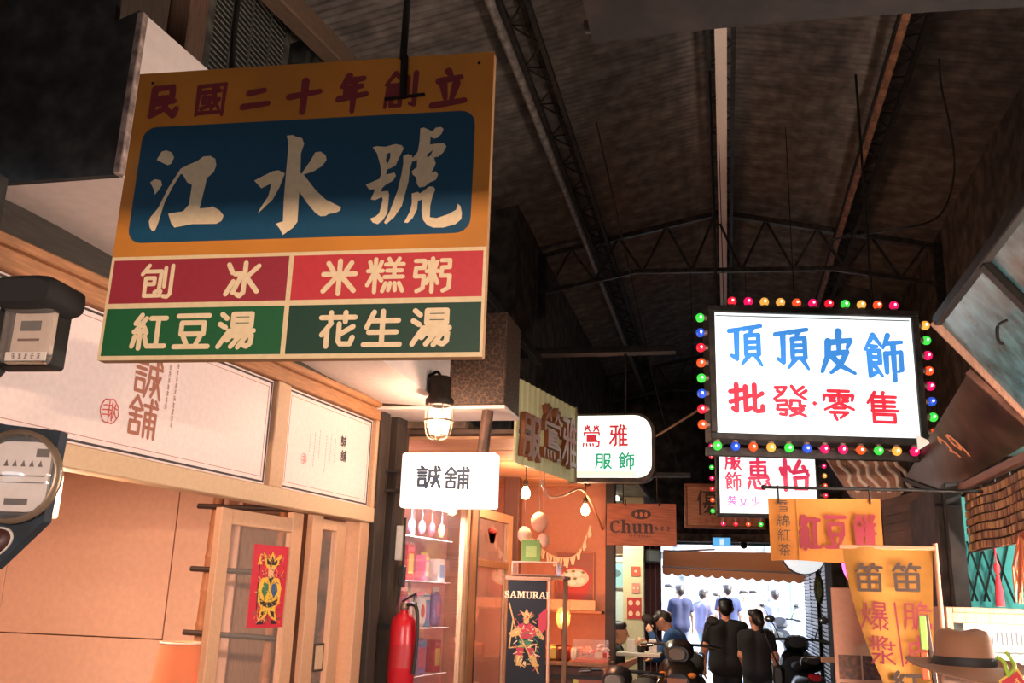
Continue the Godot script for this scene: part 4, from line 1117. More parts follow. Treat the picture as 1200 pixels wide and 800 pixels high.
	string_bulb("hanging_bulb", "bare bulb hanging beside the orange wall, over the garland", V(-1.39, 2.53, -9.65), 0.7, 2.86)
	single("feed_wire", mb().tube(arc_pts([V(-1.5, 2.6, -7.8), V(-1.55, 2.52, -8.4), V(-1.5, 2.58, -8.9), V(-1.4, 2.7, -9.5), V(-1.35, 2.5, -10.3), V(-1.36, 2.4, -10.795)]), 0.012, 6), M(rgb(200, 140, 110), 0.6, 0, ""), "pale wire drooping below the ribbed fascia", "wire")
	build_noodle_shop(iron, wood, tan_w, black)

func build_toys(wpos: Vector3, wt: float) -> void:
	var rng := RandomNumberGenerator.new()
	rng.seed = 21
	var names := ["pink", "sky blue", "red", "cream", "violet", "yellow", "white", "rose"]
	var cols := [rgb(240, 130, 170), rgb(96, 160, 214), rgb(206, 44, 60), rgb(240, 220, 190), rgb(170, 130, 190), rgb(240, 200, 100), rgb(240, 236, 236), rgb(226, 96, 120)]
	var b := Basis(Vector3.UP, deg_to_rad(wt))
	var levels := [[0.98, "second lowest"], [1.36, "middle"], [1.74, "upper"], [0.55, "lowest"]]
	for l in 4:
		for k in 7:
			var x := 0.12 + 0.155 * k
			var ci := (k * 3 + l * 2) % 8
			var at: Vector3 = wpos + b * V(x, levels[l][0], -0.2 - 0.06 * (k % 2))
			var w := rng.randf_range(0.055, 0.072)
			var h := rng.randf_range(0.16, 0.31)
			var lab: String = "%s toy %s on the %s shelf of the toy rack" % [names[ci], ["box", "packet"][(k + l) % 2], levels[l][1]]
			if (k + l) % 2 == 0:
				var t := thing("toy_box", lab, "toy", at, wt + rng.randf_range(-12, 12), "toys in the shop window")
				part(t, "carton", mb().box(V(-w, 0, -0.05), V(w, h, 0.05), 0.004), M(cols[ci], 0.5))
				part(t, "printed_panel", mb().box(V(-w * 0.7, h * 0.2, 0.05), V(w * 0.7, h * 0.75, 0.052)), M(cols[(ci + 3) % 8], 0.5))
				part(t, "printed_band", mb().box(V(-w * 0.9, h * 0.82, 0.05), V(w * 0.9, h * 0.93, 0.052)), M(cols[(ci + 5) % 8], 0.5))
			else:
				var t := thing("toy_packet", lab, "toy", at, wt + rng.randf_range(-12, 12), "toys in the shop window")
				part(t, "bag", mb().loft([[V(0, h / 2, -0.035), w * 0.8, h * 0.4, 3.0], [V(0, h / 2, -0.02), w, h * 0.49, 4.0], [V(0, h / 2, 0.02), w, h * 0.49, 4.0], [V(0, h / 2, 0.035), w * 0.8, h * 0.4, 3.0]], 16), M(cols[ci], 0.35))
				part(t, "header_card", mb().box(V(-w * 0.9, h * 0.9, -0.004), V(w * 0.9, h * 1.12, 0.004), 0.002), M(cols[(ci + 2) % 8], 0.5))
				part(t, "picture", mb().ball(V(0, h * 0.5, 0.034), V(w * 0.5, h * 0.22, 0.008), 12), M(cols[(ci + 4) % 8], 0.5))
	for k in 5:
		var at2: Vector3 = wpos + b * V(0.2 + 0.2 * k, 2.38, -0.15)
		var t := thing("hanging_charm", "%s charm on a cord at the top of the toy window" % names[(k * 3 + 1) % 8], "toy", at2, wt, "charms hanging in the shop window")
		part(t, "cord", mb().tube([V(0, 0.05, 0), V(0, -0.14, 0)], 0.003, 5), M(rgb(200, 190, 190), 0.6, 0, ""))
		part(t, "body", mb().ball(V(0, -0.19, 0), V(0.035, 0.06, 0.03), 12), M(cols[(k * 3 + 1) % 8], 0.4))

func build_noodle_shop(iron: Material, wood: Material, tan_w: Material, black: Material) -> void:
	structure("wall_noodle", mb().box(V(-4.2, 0, -11.0), V(-1.3, 2.93, -10.8)), M(rgb(190, 126, 98), 0.75, 0, "fine", 0.5))
	single("corner_post", mb().box(V(-1.32, 0, -10.95), V(-1.22, 2.93, -10.78), 0.005), black, "black corner post right of the orange wall", "post")
	# samurai banner on a stand
	var bn := thing("samurai_banner", "black banner with an armoured samurai and the word SAMURAI", "banner", V(-1.74, 0, -8.5), -2.0)
	part(bn, "cloth", mb().box(V(-0.178, 0.3, -0.004), V(0.178, 1.79, 0.004), 0.002), cloth(rgb(34, 34, 40), 0.0))
	lettering(bn, "SAMURAI", 0.084, V(0.0, 1.655, 0.005), M(rgb(244, 206, 160), 0.6, 0, ""), true, 0.002)
	var gold := M(rgb(196, 150, 84), 0.6, 0, "")
	var crim := M(rgb(176, 44, 60), 0.6, 0, "")
	var gre := M(rgb(60, 110, 74), 0.6, 0, "")
	var shapes := [[crim, "60,80 96,110 98,20 70,-10 56,20"], [gold, "-10,64 -34,96 -10,84 0,104 12,84 30,92 16,62"], [gold, "-12,40 -14,64 14,64 12,40 0,34"], [crim, "-40,30 -14,40 0,28 16,40 40,28 50,-10 30,-30 -24,-30 -46,-6"], [gold, "-60,8 -40,26 -20,10 -34,-16 -66,-26 -84,-10"], [gold, "40,26 66,10 90,-26 80,-34 50,-14"], [gre, "-34,-36 30,-36 20,-70 -26,-70"], [crim, "-40,-70 -8,-70 -14,-104 -48,-104"], [crim, "6,-70 38,-70 50,-104 16,-104"], [gold, "-46,-104 -10,-104 -20,-150 -44,-150"], [gold, "14,-104 48,-104 62,-150 36,-150"]]
	var kz := 0
	for s in shapes:
		kz += 1
		var poly := poly_of(s[1])
		for i in poly.size(): poly[i] = poly[i] * 0.0019 + Vector2(0.0, 1.34)
		part(bn, "printed_shape", mb().prism(poly, 0.004, 0.0045 + 0.0001 * kz, Transform3D(), false), s[0])
	var bow := mb()
	for q in [[-0.16, 1.58, -0.1, 1.38], [-0.1, 1.38, -0.04, 1.28], [-0.04, 1.28, 0.12, 1.0], [-0.12, 1.44, -0.15, 1.2], [-0.15, 1.2, 0.1, 1.24]]:
		blob(bow, Vector2(q[0], q[1]), Vector2(q[2], q[3]), 0.006, 0.006, 0.0062, 0.0062, false, Transform3D())
	part(bn, "printed_bow", bow, gold)
	var lr := RandomNumberGenerator.new()
	lr.seed = 12
	var lines := [gold, crim, M(rgb(236, 196, 150), 0.6, 0, ""), gre]
	for k in 4:
		var lb := mb()
		for i in 22:
			var q := Vector2(lr.randf_range(-0.1, 0.12), lr.randf_range(1.02, 1.5))
			blob(lb, q, q + Vector2.from_angle(lr.randf_range(0, TAU)) * lr.randf_range(0.015, 0.05), 0.004, 0.0025, 0.0066, 0.0066 + 0.0001 * k + 0.000003 * i, false, Transform3D())
		part(bn, "printed_lines", lb, lines[k]).set_meta("kind", "stuff")
	part(bn, "top_bar", mb().box(V(-0.2, 1.78, -0.012), V(0.22, 1.81, 0.012), 0.003), M(rgb(170, 120, 90), 0.5))
	part(bn, "pole", mb().tube([V(0.2, 0.02, -0.01), V(0.2, 1.8, -0.01)], 0.014, 8), M(rgb(214, 160, 128), 0.5))
	part(bn, "foot", mb().box(V(-0.1, 0.0, -0.15), V(0.3, 0.03, 0.15), 0.004), iron)
	var cr := thing("plastic_crate", "clear plastic crate on top of the samurai banner's shelf", "crate", V(-1.72, 1.83, -8.72))
	part(cr, "tray", mb().box(V(-0.19, 0, -0.12), V(0.23, 0.01, 0.12)), M(rgb(226, 176, 150), 0.4))
	part(cr, "rim", frame_bars(mb(), 0.4, 0.1, 0.012, -0.12, 0.12, 0, Vector2(0.02, 0.06)), glass(Color(1, 0.86, 0.78), 0.35, 0.2))
	single("crate_shelf", mb().box(V(-0.25, -0.03, -0.16), V(0.3, 0, 0.16), 0.003).box(V(-0.2, -1.83, -0.14), V(-0.16, -0.03, -0.1)).box(V(0.24, -1.83, -0.14), V(0.28, -0.03, -0.1)), wood, "wooden stand with a shelf behind the samurai banner", "shelf", V(-1.72, 1.83, -8.78))
	var gb := thing("green_carton", "green carton standing above the samurai banner", "carton", V(-1.77, 1.945, -8.78), 12)
	part(gb, "box", mb().box(V(-0.09, 0, -0.05), V(0.09, 0.21, 0.05), 0.004), M(rgb(104, 138, 66), 0.6))
	part(gb, "label_panel", mb().box(V(-0.05, 0.05, 0.05), V(0.05, 0.15, 0.0515)), M(rgb(150, 170, 96), 0.6))
	for q in [[-1.7, 2.32, 0.085, "round pale paper lantern strung beside the bare bulb"], [-1.84, 2.2, 0.07, "small pinkish paper lantern over the green carton"], [-1.66, 2.15, 0.06, "crumpled white paper lantern hanging next to the garland"]]:
		var lt := thing("paper_lantern", q[3], "lantern", V(q[0], q[1], -8.8), 0.0, "paper lanterns in the noodle shop")
		var prof := []
		for i in 13:
			var tt := -PI / 2 + PI * i / 12.0
			prof.append(Vector2(maxf(0.02, cos(tt) * q[2] * (0.94 + 0.06 * (i % 2))), sin(tt) * q[2] * 1.1))
		part(lt, "shade", mb().lathe(prof, Transform3D(), 16), cloth(rgb(226, 176, 150), 0.6, "fine"))
		part(lt, "cord", mb().tube([V(0, q[2], 0), V(0, 2.86 - q[1], 0)], 0.003, 5), black)
	# garland of little shells
	var ga := thing("shell_garland", "pale garland of little hanging tags strung across the orange wall", "garland")
	var pts := arc_pts([V(-2.2, 2.32, -10.785), V(-2.0, 2.14, -10.75), V(-1.8, 2.07, -10.75), V(-1.62, 2.14, -10.75), V(-1.49, 2.44, -10.785)])
	part(ga, "cord", mb().tube(pts, 0.006, 5), M(rgb(240, 200, 160), 0.6, 0, ""))
	for i in range(0, pts.size(), 1):
		part(ga, "tag", mb().box(V(-0.012, -0.07 - 0.02 * (i % 3), -0.004), V(0.012, -0.005, 0.004), 0.003, Transform3D(Basis(Vector3.FORWARD, 0.3 * sin(i * 2.0)), pts[i])), M(rgb(250, 220, 180), 0.4))
	# bowl picture
	var rp := thing("noodle_poster", "framed photo poster of a noodle bowl on the orange wall", "poster", V(-1.66, 1.83, -10.785))
	part(rp, "frame", frame_bars(mb(), 0.41, 0.6, 0.016, 0.0, 0.025, 0.004), M(rgb(190, 120, 84), 0.5))
	part(rp, "sheet", mb().box(V(-0.205, -0.3, 0.0), V(0.205, 0.3, 0.008)), M(rgb(150, 88, 74), 0.6))
	var bowl := mb()
	bowl.prism(ellipse(Vector2(0.0, 0.02), 0.185, 0.13, 24), 0.008, 0.0095, Transform3D(), false)
	bowl.prism(PackedVector2Array([Vector2(-0.18, 0.0), Vector2(-0.13, -0.16), Vector2(-0.06, -0.22), Vector2(0.06, -0.22), Vector2(0.14, -0.15), Vector2(0.18, 0.0)]), 0.008, 0.0096, Transform3D(), false)
	part(rp, "printed_bowl", bowl, M(rgb(176, 60, 56), 0.6, 0, ""))
	part(rp, "printed_soup", mb().prism(ellipse(Vector2(0.0, 0.03), 0.155, 0.1, 24), 0.008, 0.0102, Transform3D(), false), M(rgb(240, 206, 180), 0.6, 0, ""))
	var dum := mb()
	for q in [[-0.07, 0.05, 0.05], [0.03, 0.07, 0.045], [0.06, 0.0, 0.05], [-0.03, -0.02, 0.045]]:
		dum.prism(ellipse(Vector2(q[0], q[1]), q[2], q[2] * 0.7, 12), 0.0102, 0.0106 + q[2] * 0.004, Transform3D(), false)
	part(rp, "printed_dumpling", dum, M(rgb(250, 232, 214), 0.6, 0, ""))
	var gn := mb()
	for q in [[-0.1, 0.09], [0.09, 0.09], [-0.02, 0.1], [0.0, 0.02]]: gn.prism(ellipse(Vector2(q[0], q[1]), 0.022, 0.014, 8), 0.0106, 0.0112, Transform3D(), false)
	part(rp, "printed_greens", gn, M(rgb(110, 120, 70), 0.6, 0, ""))
	# orange hanging sign
	var ch := thing("plank_sign", "hanging orange-brown wooden sign with a flower mark and the word Chun", "sign", V(-0.765, 2.325, -9.0))
	part(ch, "plank", mb().box(V(-0.325, -0.195, -0.012), V(0.325, 0.195, 0.012), 0.003), M(rgb(196, 104, 62), 0.6, 0, "grainx"))
	var dk := M(rgb(70, 38, 28), 0.6, 0, "")
	lettering(ch, "Chun", 0.16, V(-0.09, -0.025, 0.013), dk, true, 0.003)
	part(ch, "flower_mark", mb().prism(ellipse(Vector2(-0.0, 0.095), 0.092, 0.048, 20), 0.012, 0.014, Transform3D(), false), dk)
	var fm := mb()
	for i in 3: fm.prism(ellipse(Vector2(-0.045 + 0.045 * i, 0.092), 0.014, 0.024, 10), 0.014, 0.0148, Transform3D(), false)
	part(ch, "petal_mark", fm, M(rgb(196, 104, 62), 0.6, 0, ""))
	var rng := RandomNumberGenerator.new()
	rng.seed = 4
	var b := mb()
	small_print(b, Vector2(0.14, -0.035), 0.042, 3, 0.0145, rng, Transform3D(), false)
	small_print(b, Vector2(-0.11, -0.105), 0.018, 9, 0.0145, rng, Transform3D(), false)
	part(ch, "small_lettering", b, dk)
	for x in [-0.17, 0.15]:
		part(ch, "hanger", mb().tube([V(x, 0.17, 0.0), V(x, 0.45, 0.0)], 0.006, 6).tube([V(x + 0.02, 0.17, 0.016), V(x + 0.02, 0.24, 0.01)], 0.008, 6), iron)
	single("sign_rail", mb().box(V(-1.5, 2.77, -9.03), V(-0.3, 2.81, -8.97)).box(V(-1.5, 2.81, -9.02), V(-1.46, 2.95, -8.98)), iron, "thin iron rail that carries the orange-brown wooden sign", "rail")
	# counter with goods
	var ct := thing("shop_counter", "dark wooden display counter in front of the noodle shop", "counter", V(-1.52, 0, -10.05))
	part(ct, "body", mb().box(V(-0.36, 0, -0.22), V(0.34, 0.98, 0.2), 0.006), M(rgb(92, 54, 40), 0.6, 0, "grainx"))
	part(ct, "top", mb().box(V(-0.38, 0.98, -0.24), V(0.36, 1.02, 0.23), 0.006), wood)
	part(ct, "rail", mb().box(V(-0.36, 0.86, 0.2), V(0.34, 0.9, 0.215)), black)
	var p1 := thing("pink_poster", "pink and yellow poster pinned on the front of the counter", "poster", V(-1.37, 0.68, -9.84))
	part(p1, "sheet", mb().box(V(-0.15, -0.2, 0), V(0.16, 0.2, 0.004)), M(rgb(226, 96, 120), 0.6))
	part(p1, "printed_leaf", mb().prism(PackedVector2Array([Vector2(-0.15, 0.2), Vector2(-0.05, 0.12), Vector2(0.02, 0.06), Vector2(-0.08, 0.08), Vector2(-0.15, 0.14)]), 0.004, 0.0045, Transform3D(), false), M(rgb(196, 190, 90), 0.6, 0, ""))
	part(p1, "printed_disc", mb().prism(ellipse(Vector2(0.08, 0.02), 0.05, 0.05, 16), 0.004, 0.0048, Transform3D(), false), M(rgb(244, 150, 120), 0.6, 0, ""))
	part(p1, "printed_band", mb().box(V(-0.1, 0.12, 0.004), V(0.16, 0.19, 0.0046)), M(rgb(160, 90, 70), 0.6, 0, ""))
	var p2 := thing("price_list", "pale paper price list on the counter front beside the pink poster", "notice", V(-1.69, 0.66, -9.84))
	part(p2, "sheet", mb().box(V(-0.16, -0.14, 0), V(0.15, 0.12, 0.004)), M(rgb(240, 206, 176), 0.7))
	var pb := mb()
	for i in 5: small_print(pb, Vector2(-0.13, 0.09 - 0.045 * i), 0.022, 10, 0.0045, rng, Transform3D(), false)
	part(p2, "small_lettering", pb, M(rgb(150, 90, 70), 0.6, 0, ""))
	var sbx := thing("snack_box", "clear box heaped with red and white wrapped snacks on the counter", "box", V(-1.34, 1.02, -9.95))
	part(sbx, "front", mb().box(V(-0.19, 0, 0.08), V(0.17, 0.22, 0.084)), glass(Color(1, 0.9, 0.86), 0.16, 0.1))
	part(sbx, "base", mb().box(V(-0.19, 0, -0.1), V(0.17, 0.035, 0.09), 0.004), M(rgb(206, 110, 84), 0.5))
	part(sbx, "label_panel", mb().box(V(0.03, 0.05, 0.085), V(0.16, 0.1, 0.088)), M(rgb(240, 206, 176), 0.6))
	part(sbx, "red_mark", mb().box(V(0.11, 0.05, 0.088), V(0.15, 0.1, 0.09)), M(rgb(200, 50, 50), 0.6))
	var wr := [M(rgb(226, 90, 84), 0.4), M(rgb(246, 226, 214), 0.4), M(rgb(240, 160, 130), 0.4)]
	for i in 26:
		var s := thing("wrapped_snack", "small wrapped snack in the clear counter box", "snack", V(-1.34 + rng.randf_range(-0.16, 0.14), 1.08 + 0.03 * (i / 8), -9.98 + rng.randf_range(-0.05, 0.06)), rng.randf_range(0, 180), "wrapped snacks in the counter box")
		part(s, "wrapper", mb().loft([[V(0, 0, -0.04), 0.02, 0.004, 2.0], [V(0, 0.01, -0.022), 0.018, 0.016, 2.2], [V(0, 0.01, 0.022), 0.018, 0.016, 2.2], [V(0, 0, 0.04), 0.02, 0.004, 2.0]], 8), wr[i % 3])
	var el := thing("counter_lamp", "glowing filament lamp standing on the counter", "lamp", V(-1.66, 1.02, -10.0))
	part(el, "bulb", mb().ball(V(0, 0.42, 0), V(0.026, 0.055, 0.026), 12), glow(Color(1.0, 0.74, 0.4), 14.0))
	part(el, "glass_globe", mb().lathe([Vector2(0.03, 0.3), Vector2(0.07, 0.36), Vector2(0.08, 0.44), Vector2(0.05, 0.52), Vector2(0.001, 0.54)], Transform3D(), 16), glass(Color(1, 0.86, 0.7), 0.08, 0.03))
	part(el, "stand", mb().lathe([Vector2(0.07, 0), Vector2(0.07, 0.02), Vector2(0.02, 0.04), Vector2(0.018, 0.28), Vector2(0.032, 0.31)], Transform3D(), 14), M(rgb(150, 80, 56), 0.5))
	bulb_light(el, V(0, 0.42, 0), 0.5, Color(1.0, 0.56, 0.32))
	var pal := [["orange", rgb(226, 130, 70)], ["yellow", rgb(230, 190, 90)], ["brown", rgb(130, 74, 50)], ["red", rgb(190, 60, 50)], ["cream", rgb(240, 214, 180)]]
	for i in 5:
		var s := thing("snack_bag", "%s snack bag on the counter under the filament lamp" % pal[i][0], "snack", V(-1.82 + 0.075 * i, 1.02, -9.9), 20.0 * i, "snack bags on the counter")
		part(s, "bag", mb().loft([[V(0, 0.075, -0.03), 0.04, 0.05, 3.0], [V(0, 0.075, 0), 0.05, 0.075, 4.0], [V(0, 0.075, 0.03), 0.04, 0.05, 3.0]], 12), M(pal[i][1], 0.4))
		part(s, "crimp", mb().box(V(-0.045, 0.145, -0.004), V(0.045, 0.16, 0.004)), M(pal[i][1], 0.4))
	for i in 2:
		single("folded_box", mb().box(V(-0.14, 0, -0.1), V(0.14, 0.11, 0.1), 0.006), M(rgb(226, 168, 132), 0.6), ["pale carton on the wall shelf below the noodle poster", "larger pale carton at the shelf end below the noodle poster"][i], "carton", V(-1.8 + 0.25 * i, 1.51, -10.66), 6.0 * i, "cartons under the poster")
	single("wall_shelf", mb().box(V(-0.35, -0.03, -0.16), V(0.35, 0, 0.1), 0.003), wood, "wooden wall shelf under the noodle poster", "shelf", V(-1.68, 1.51, -10.64))
	# white column with stickers, and the window left of it
	structure("wall_column", mb().box(V(-1.29, 0, -12.6), V(-1.03, 2.93, -12.4)), M(rgb(226, 218, 176), 0.7, 0, "fine"))
	structure("wall_cafe", mb().box(V(-2.3, 0, -13.0), V(-1.2, 2.93, -12.85)), M(rgb(206, 226, 222), 0.7, 0, "fine"))
	structure("wall_inner_side", mb().box(V(-2.4, 0, -18.3), V(-2.25, 2.95, -11.0)), M(rgb(120, 84, 66), 0.8, 0, "mottle"))
	for q in [["blue sea-print poster on the cafe wall behind the seated man", V(-1.43, 1.95, -12.84), Vector2(0.12, 0.16), rgb(150, 206, 220)], ["small dark framed picture high on the cafe wall", V(-1.36, 2.35, -12.84), Vector2(0.1, 0.13), rgb(96, 62, 46)]]:
		var t := thing("wall_picture", q[0], "picture", q[1])
		part(t, "frame", frame_bars(mb(), q[2].x * 2, q[2].y * 2, 0.012, 0, 0.02), M(rgb(180, 170, 150), 0.5))
		part(t, "sheet", mb().box(V(-q[2].x, -q[2].y, 0), V(q[2].x, q[2].y, 0.01)), M(q[3], 0.5))
		part(t, "printed_shape", mb().prism(ellipse(Vector2(0, 0.02), q[2].x * 0.6, q[2].y * 0.3, 14), 0.01, 0.011, Transform3D(), false), M(q[3].darkened(0.4), 0.5, 0, ""))
	for q in [["red poster with four pale hearts on the cream column", Vector2(-1.11, 1.54), Vector2(0.09, 0.13), rgb(206, 60, 56), 4], ["round face sticker above the red poster on the column", Vector2(-1.09, 1.98), Vector2(0.06, 0.06), rgb(206, 96, 72), 1], ["small pale red sticker between poster and face sticker", Vector2(-1.09, 1.78), Vector2(0.05, 0.06), rgb(226, 150, 130), 2]]:
		var t := thing("sticker", q[0], "poster", V(q[1].x * 1.035, 1.65 + (q[1].y - 1.65) * 1.035, -12.398))
		part(t, "sheet", mb().box(V(-q[2].x, -q[2].y, 0), V(q[2].x, q[2].y, 0.003)), M(q[3], 0.5))
		for i in q[4]:
			part(t, "printed_shape", mb().prism(ellipse(Vector2((i % 2 - 0.5) * q[2].x if q[4] > 1 else 0.0, (i / 2 - 0.5) * q[2].y if q[4] > 2 else 0.0), q[2].x * 0.32, q[2].y * 0.26, 10), 0.003, 0.0035, Transform3D(), false), M(rgb(246, 206, 170), 0.5, 0, ""))
	var cf := thing("cafe_table", "white counter table in front of the cream column", "table", V(-0.99, 0, -11.45))
	part(cf, "top", mb().box(V(-0.26, 1.02, -0.22), V(0.24, 1.06, 0.22), 0.005), M(rgb(216, 214, 196), 0.4))
	part(cf, "leg", mb().tube([V(0, 0, 0), V(0, 1.02, 0)], 0.035, 10), black)
	part(cf, "foot", mb().lathe([Vector2(0.2, 0), Vector2(0.2, 0.02), Vector2(0.03, 0.04)], Transform3D(), 16), black)
	for i in 2:
		single("napkin_box", mb().box(V(-0.05, 0, -0.04), V(0.05, 0.14, 0.04), 0.006), M(rgb(236, 232, 224), 0.5), ["white napkin box on the white counter table beside the seated man", "second white box at the lane side of the counter table"][i], "box", V(-1.1 + 0.25 * i, 1.06, -11.5))
	var flp := thing("flower_pot", "small pink flowers in a dark pot on the white counter table", "plant", V(-0.98, 1.06, -11.42))
	part(flp, "pot", mb().lathe([Vector2(0.001, 0), Vector2(0.04, 0), Vector2(0.05, 0.07), Vector2(0.04, 0.07)], Transform3D(), 12), black)
	for i in 9: part(flp, "blossom", mb().ball(V(0.05 * cos(i * 2.4), 0.1 + 0.015 * (i % 4), 0.05 * sin(i * 2.4)), V(0.025, 0.02, 0.025), 8), M(rgb(240, 170 + 5 * i, 160), 0.6))
	var clp := thing("cafe_lamp", "small box lamp on the cafe ceiling", "lamp", V(-1.6, 2.9, -12.0))
	part(clp, "diffuser", mb().box(V(-0.3, -0.05, -0.1), V(0.3, 0.0, 0.1), 0.01), glow(Color(1.0, 0.97, 0.88), 3.0))
	area_light(clp, V(0, -0.07, 0), V(-90, 0, 0), 5.0, Color(1.0, 0.95, 0.84), Vector2(0.6, 0.2))
	# brown boards up to the lane's end
	var bw := thing("wall_boards", "", "", Vector3.ZERO, 0.0, "", "structure")
	for i in 4:
		part(bw, "board", mb().box(V(-1.3 + 0.085 * i, 0, -14.9), V(-1.22 + 0.085 * i, 2.93, -14.85), 0.004), M(rgb(128, 54, 36), 0.6, 0, "grain"))
	structure("wall_boards_side", mb().box(V(-1.3, 0, -18.3), V(-1.2, 2.93, -14.9)).box(V(-2.3, 0, -15.1), V(-1.3, 2.93, -14.9)), M(rgb(116, 54, 38), 0.7, 0, "grain"))
	structure("ceiling_far", mb().box(V(-2.0, 2.93, -18.3), V(-0.96, 3.0, -11.0)), M(rgb(110, 86, 70), 0.8, 0, "mottle"))
	var sp := thing("flood_lamp", "small grey floodlight fixed to the brown boards", "lamp", V(-0.98, 2.22, -13.2), 30)
	part(sp, "housing", mb().box(V(-0.1, -0.09, -0.1), V(0.1, 0.09, 0.06), 0.02), M(rgb(130, 130, 130), 0.4, 0.3))
	part(sp, "lens", mb().box(V(-0.08, -0.07, 0.06), V(0.08, 0.07, 0.066), 0.003), M(rgb(196, 206, 214), 0.15))
	part(sp, "bracket", mb().tube([V(0, 0.09, 0), V(0, 0.7, 0)], 0.012, 6), iron)

func ellipse(c: Vector2, a: float, b: float, n: int) -> PackedVector2Array:
	var p := PackedVector2Array()
	for i in n: p.append(c + Vector2(cos(TAU * i / n) * a, sin(TAU * i / n) * b))
	return p

# ---------------------------------------------------------------- lit signs on the right with their coloured bulbs
func festoon(p: Node3D, spots: Array, seed_n: int, r: float, out: Vector3) -> void:
	var cols := [Color(1.0, 0.12, 0.22), Color(1.0, 0.08, 0.4), Color(1.0, 0.72, 0.3), Color(0.25, 0.9, 0.3), Color(1.0, 0.35, 0.15), Color(0.2, 0.4, 1.0)]
	var socket := M(rgb(120, 96, 86), 0.5, 0.2, "")
	for s in spots:
		var c: Color = cols[s[2]]
		var at := V(s[0], s[1], 0)
		var dir: Vector3 = s[3]
		var o := part(p, "bulb", mb().ball(at + dir * r * 0.6 + out, V(r, r, r), 12), glow(c, 0.9 if s[2] != 5 else 0.5, c.darkened(0.35)))
		part(o, "filament", mb().ball(at + dir * r * 0.6 + out + V(0, 0, r * 0.86), V(r, r, r) * 0.3, 8), glow(c.lerp(Color.WHITE, 0.75), 2.2))
		part(o, "socket", mb().tube([at - dir * r * 1.9 + out, at + out - dir * r * 0.2], r * 0.62, 8), socket)

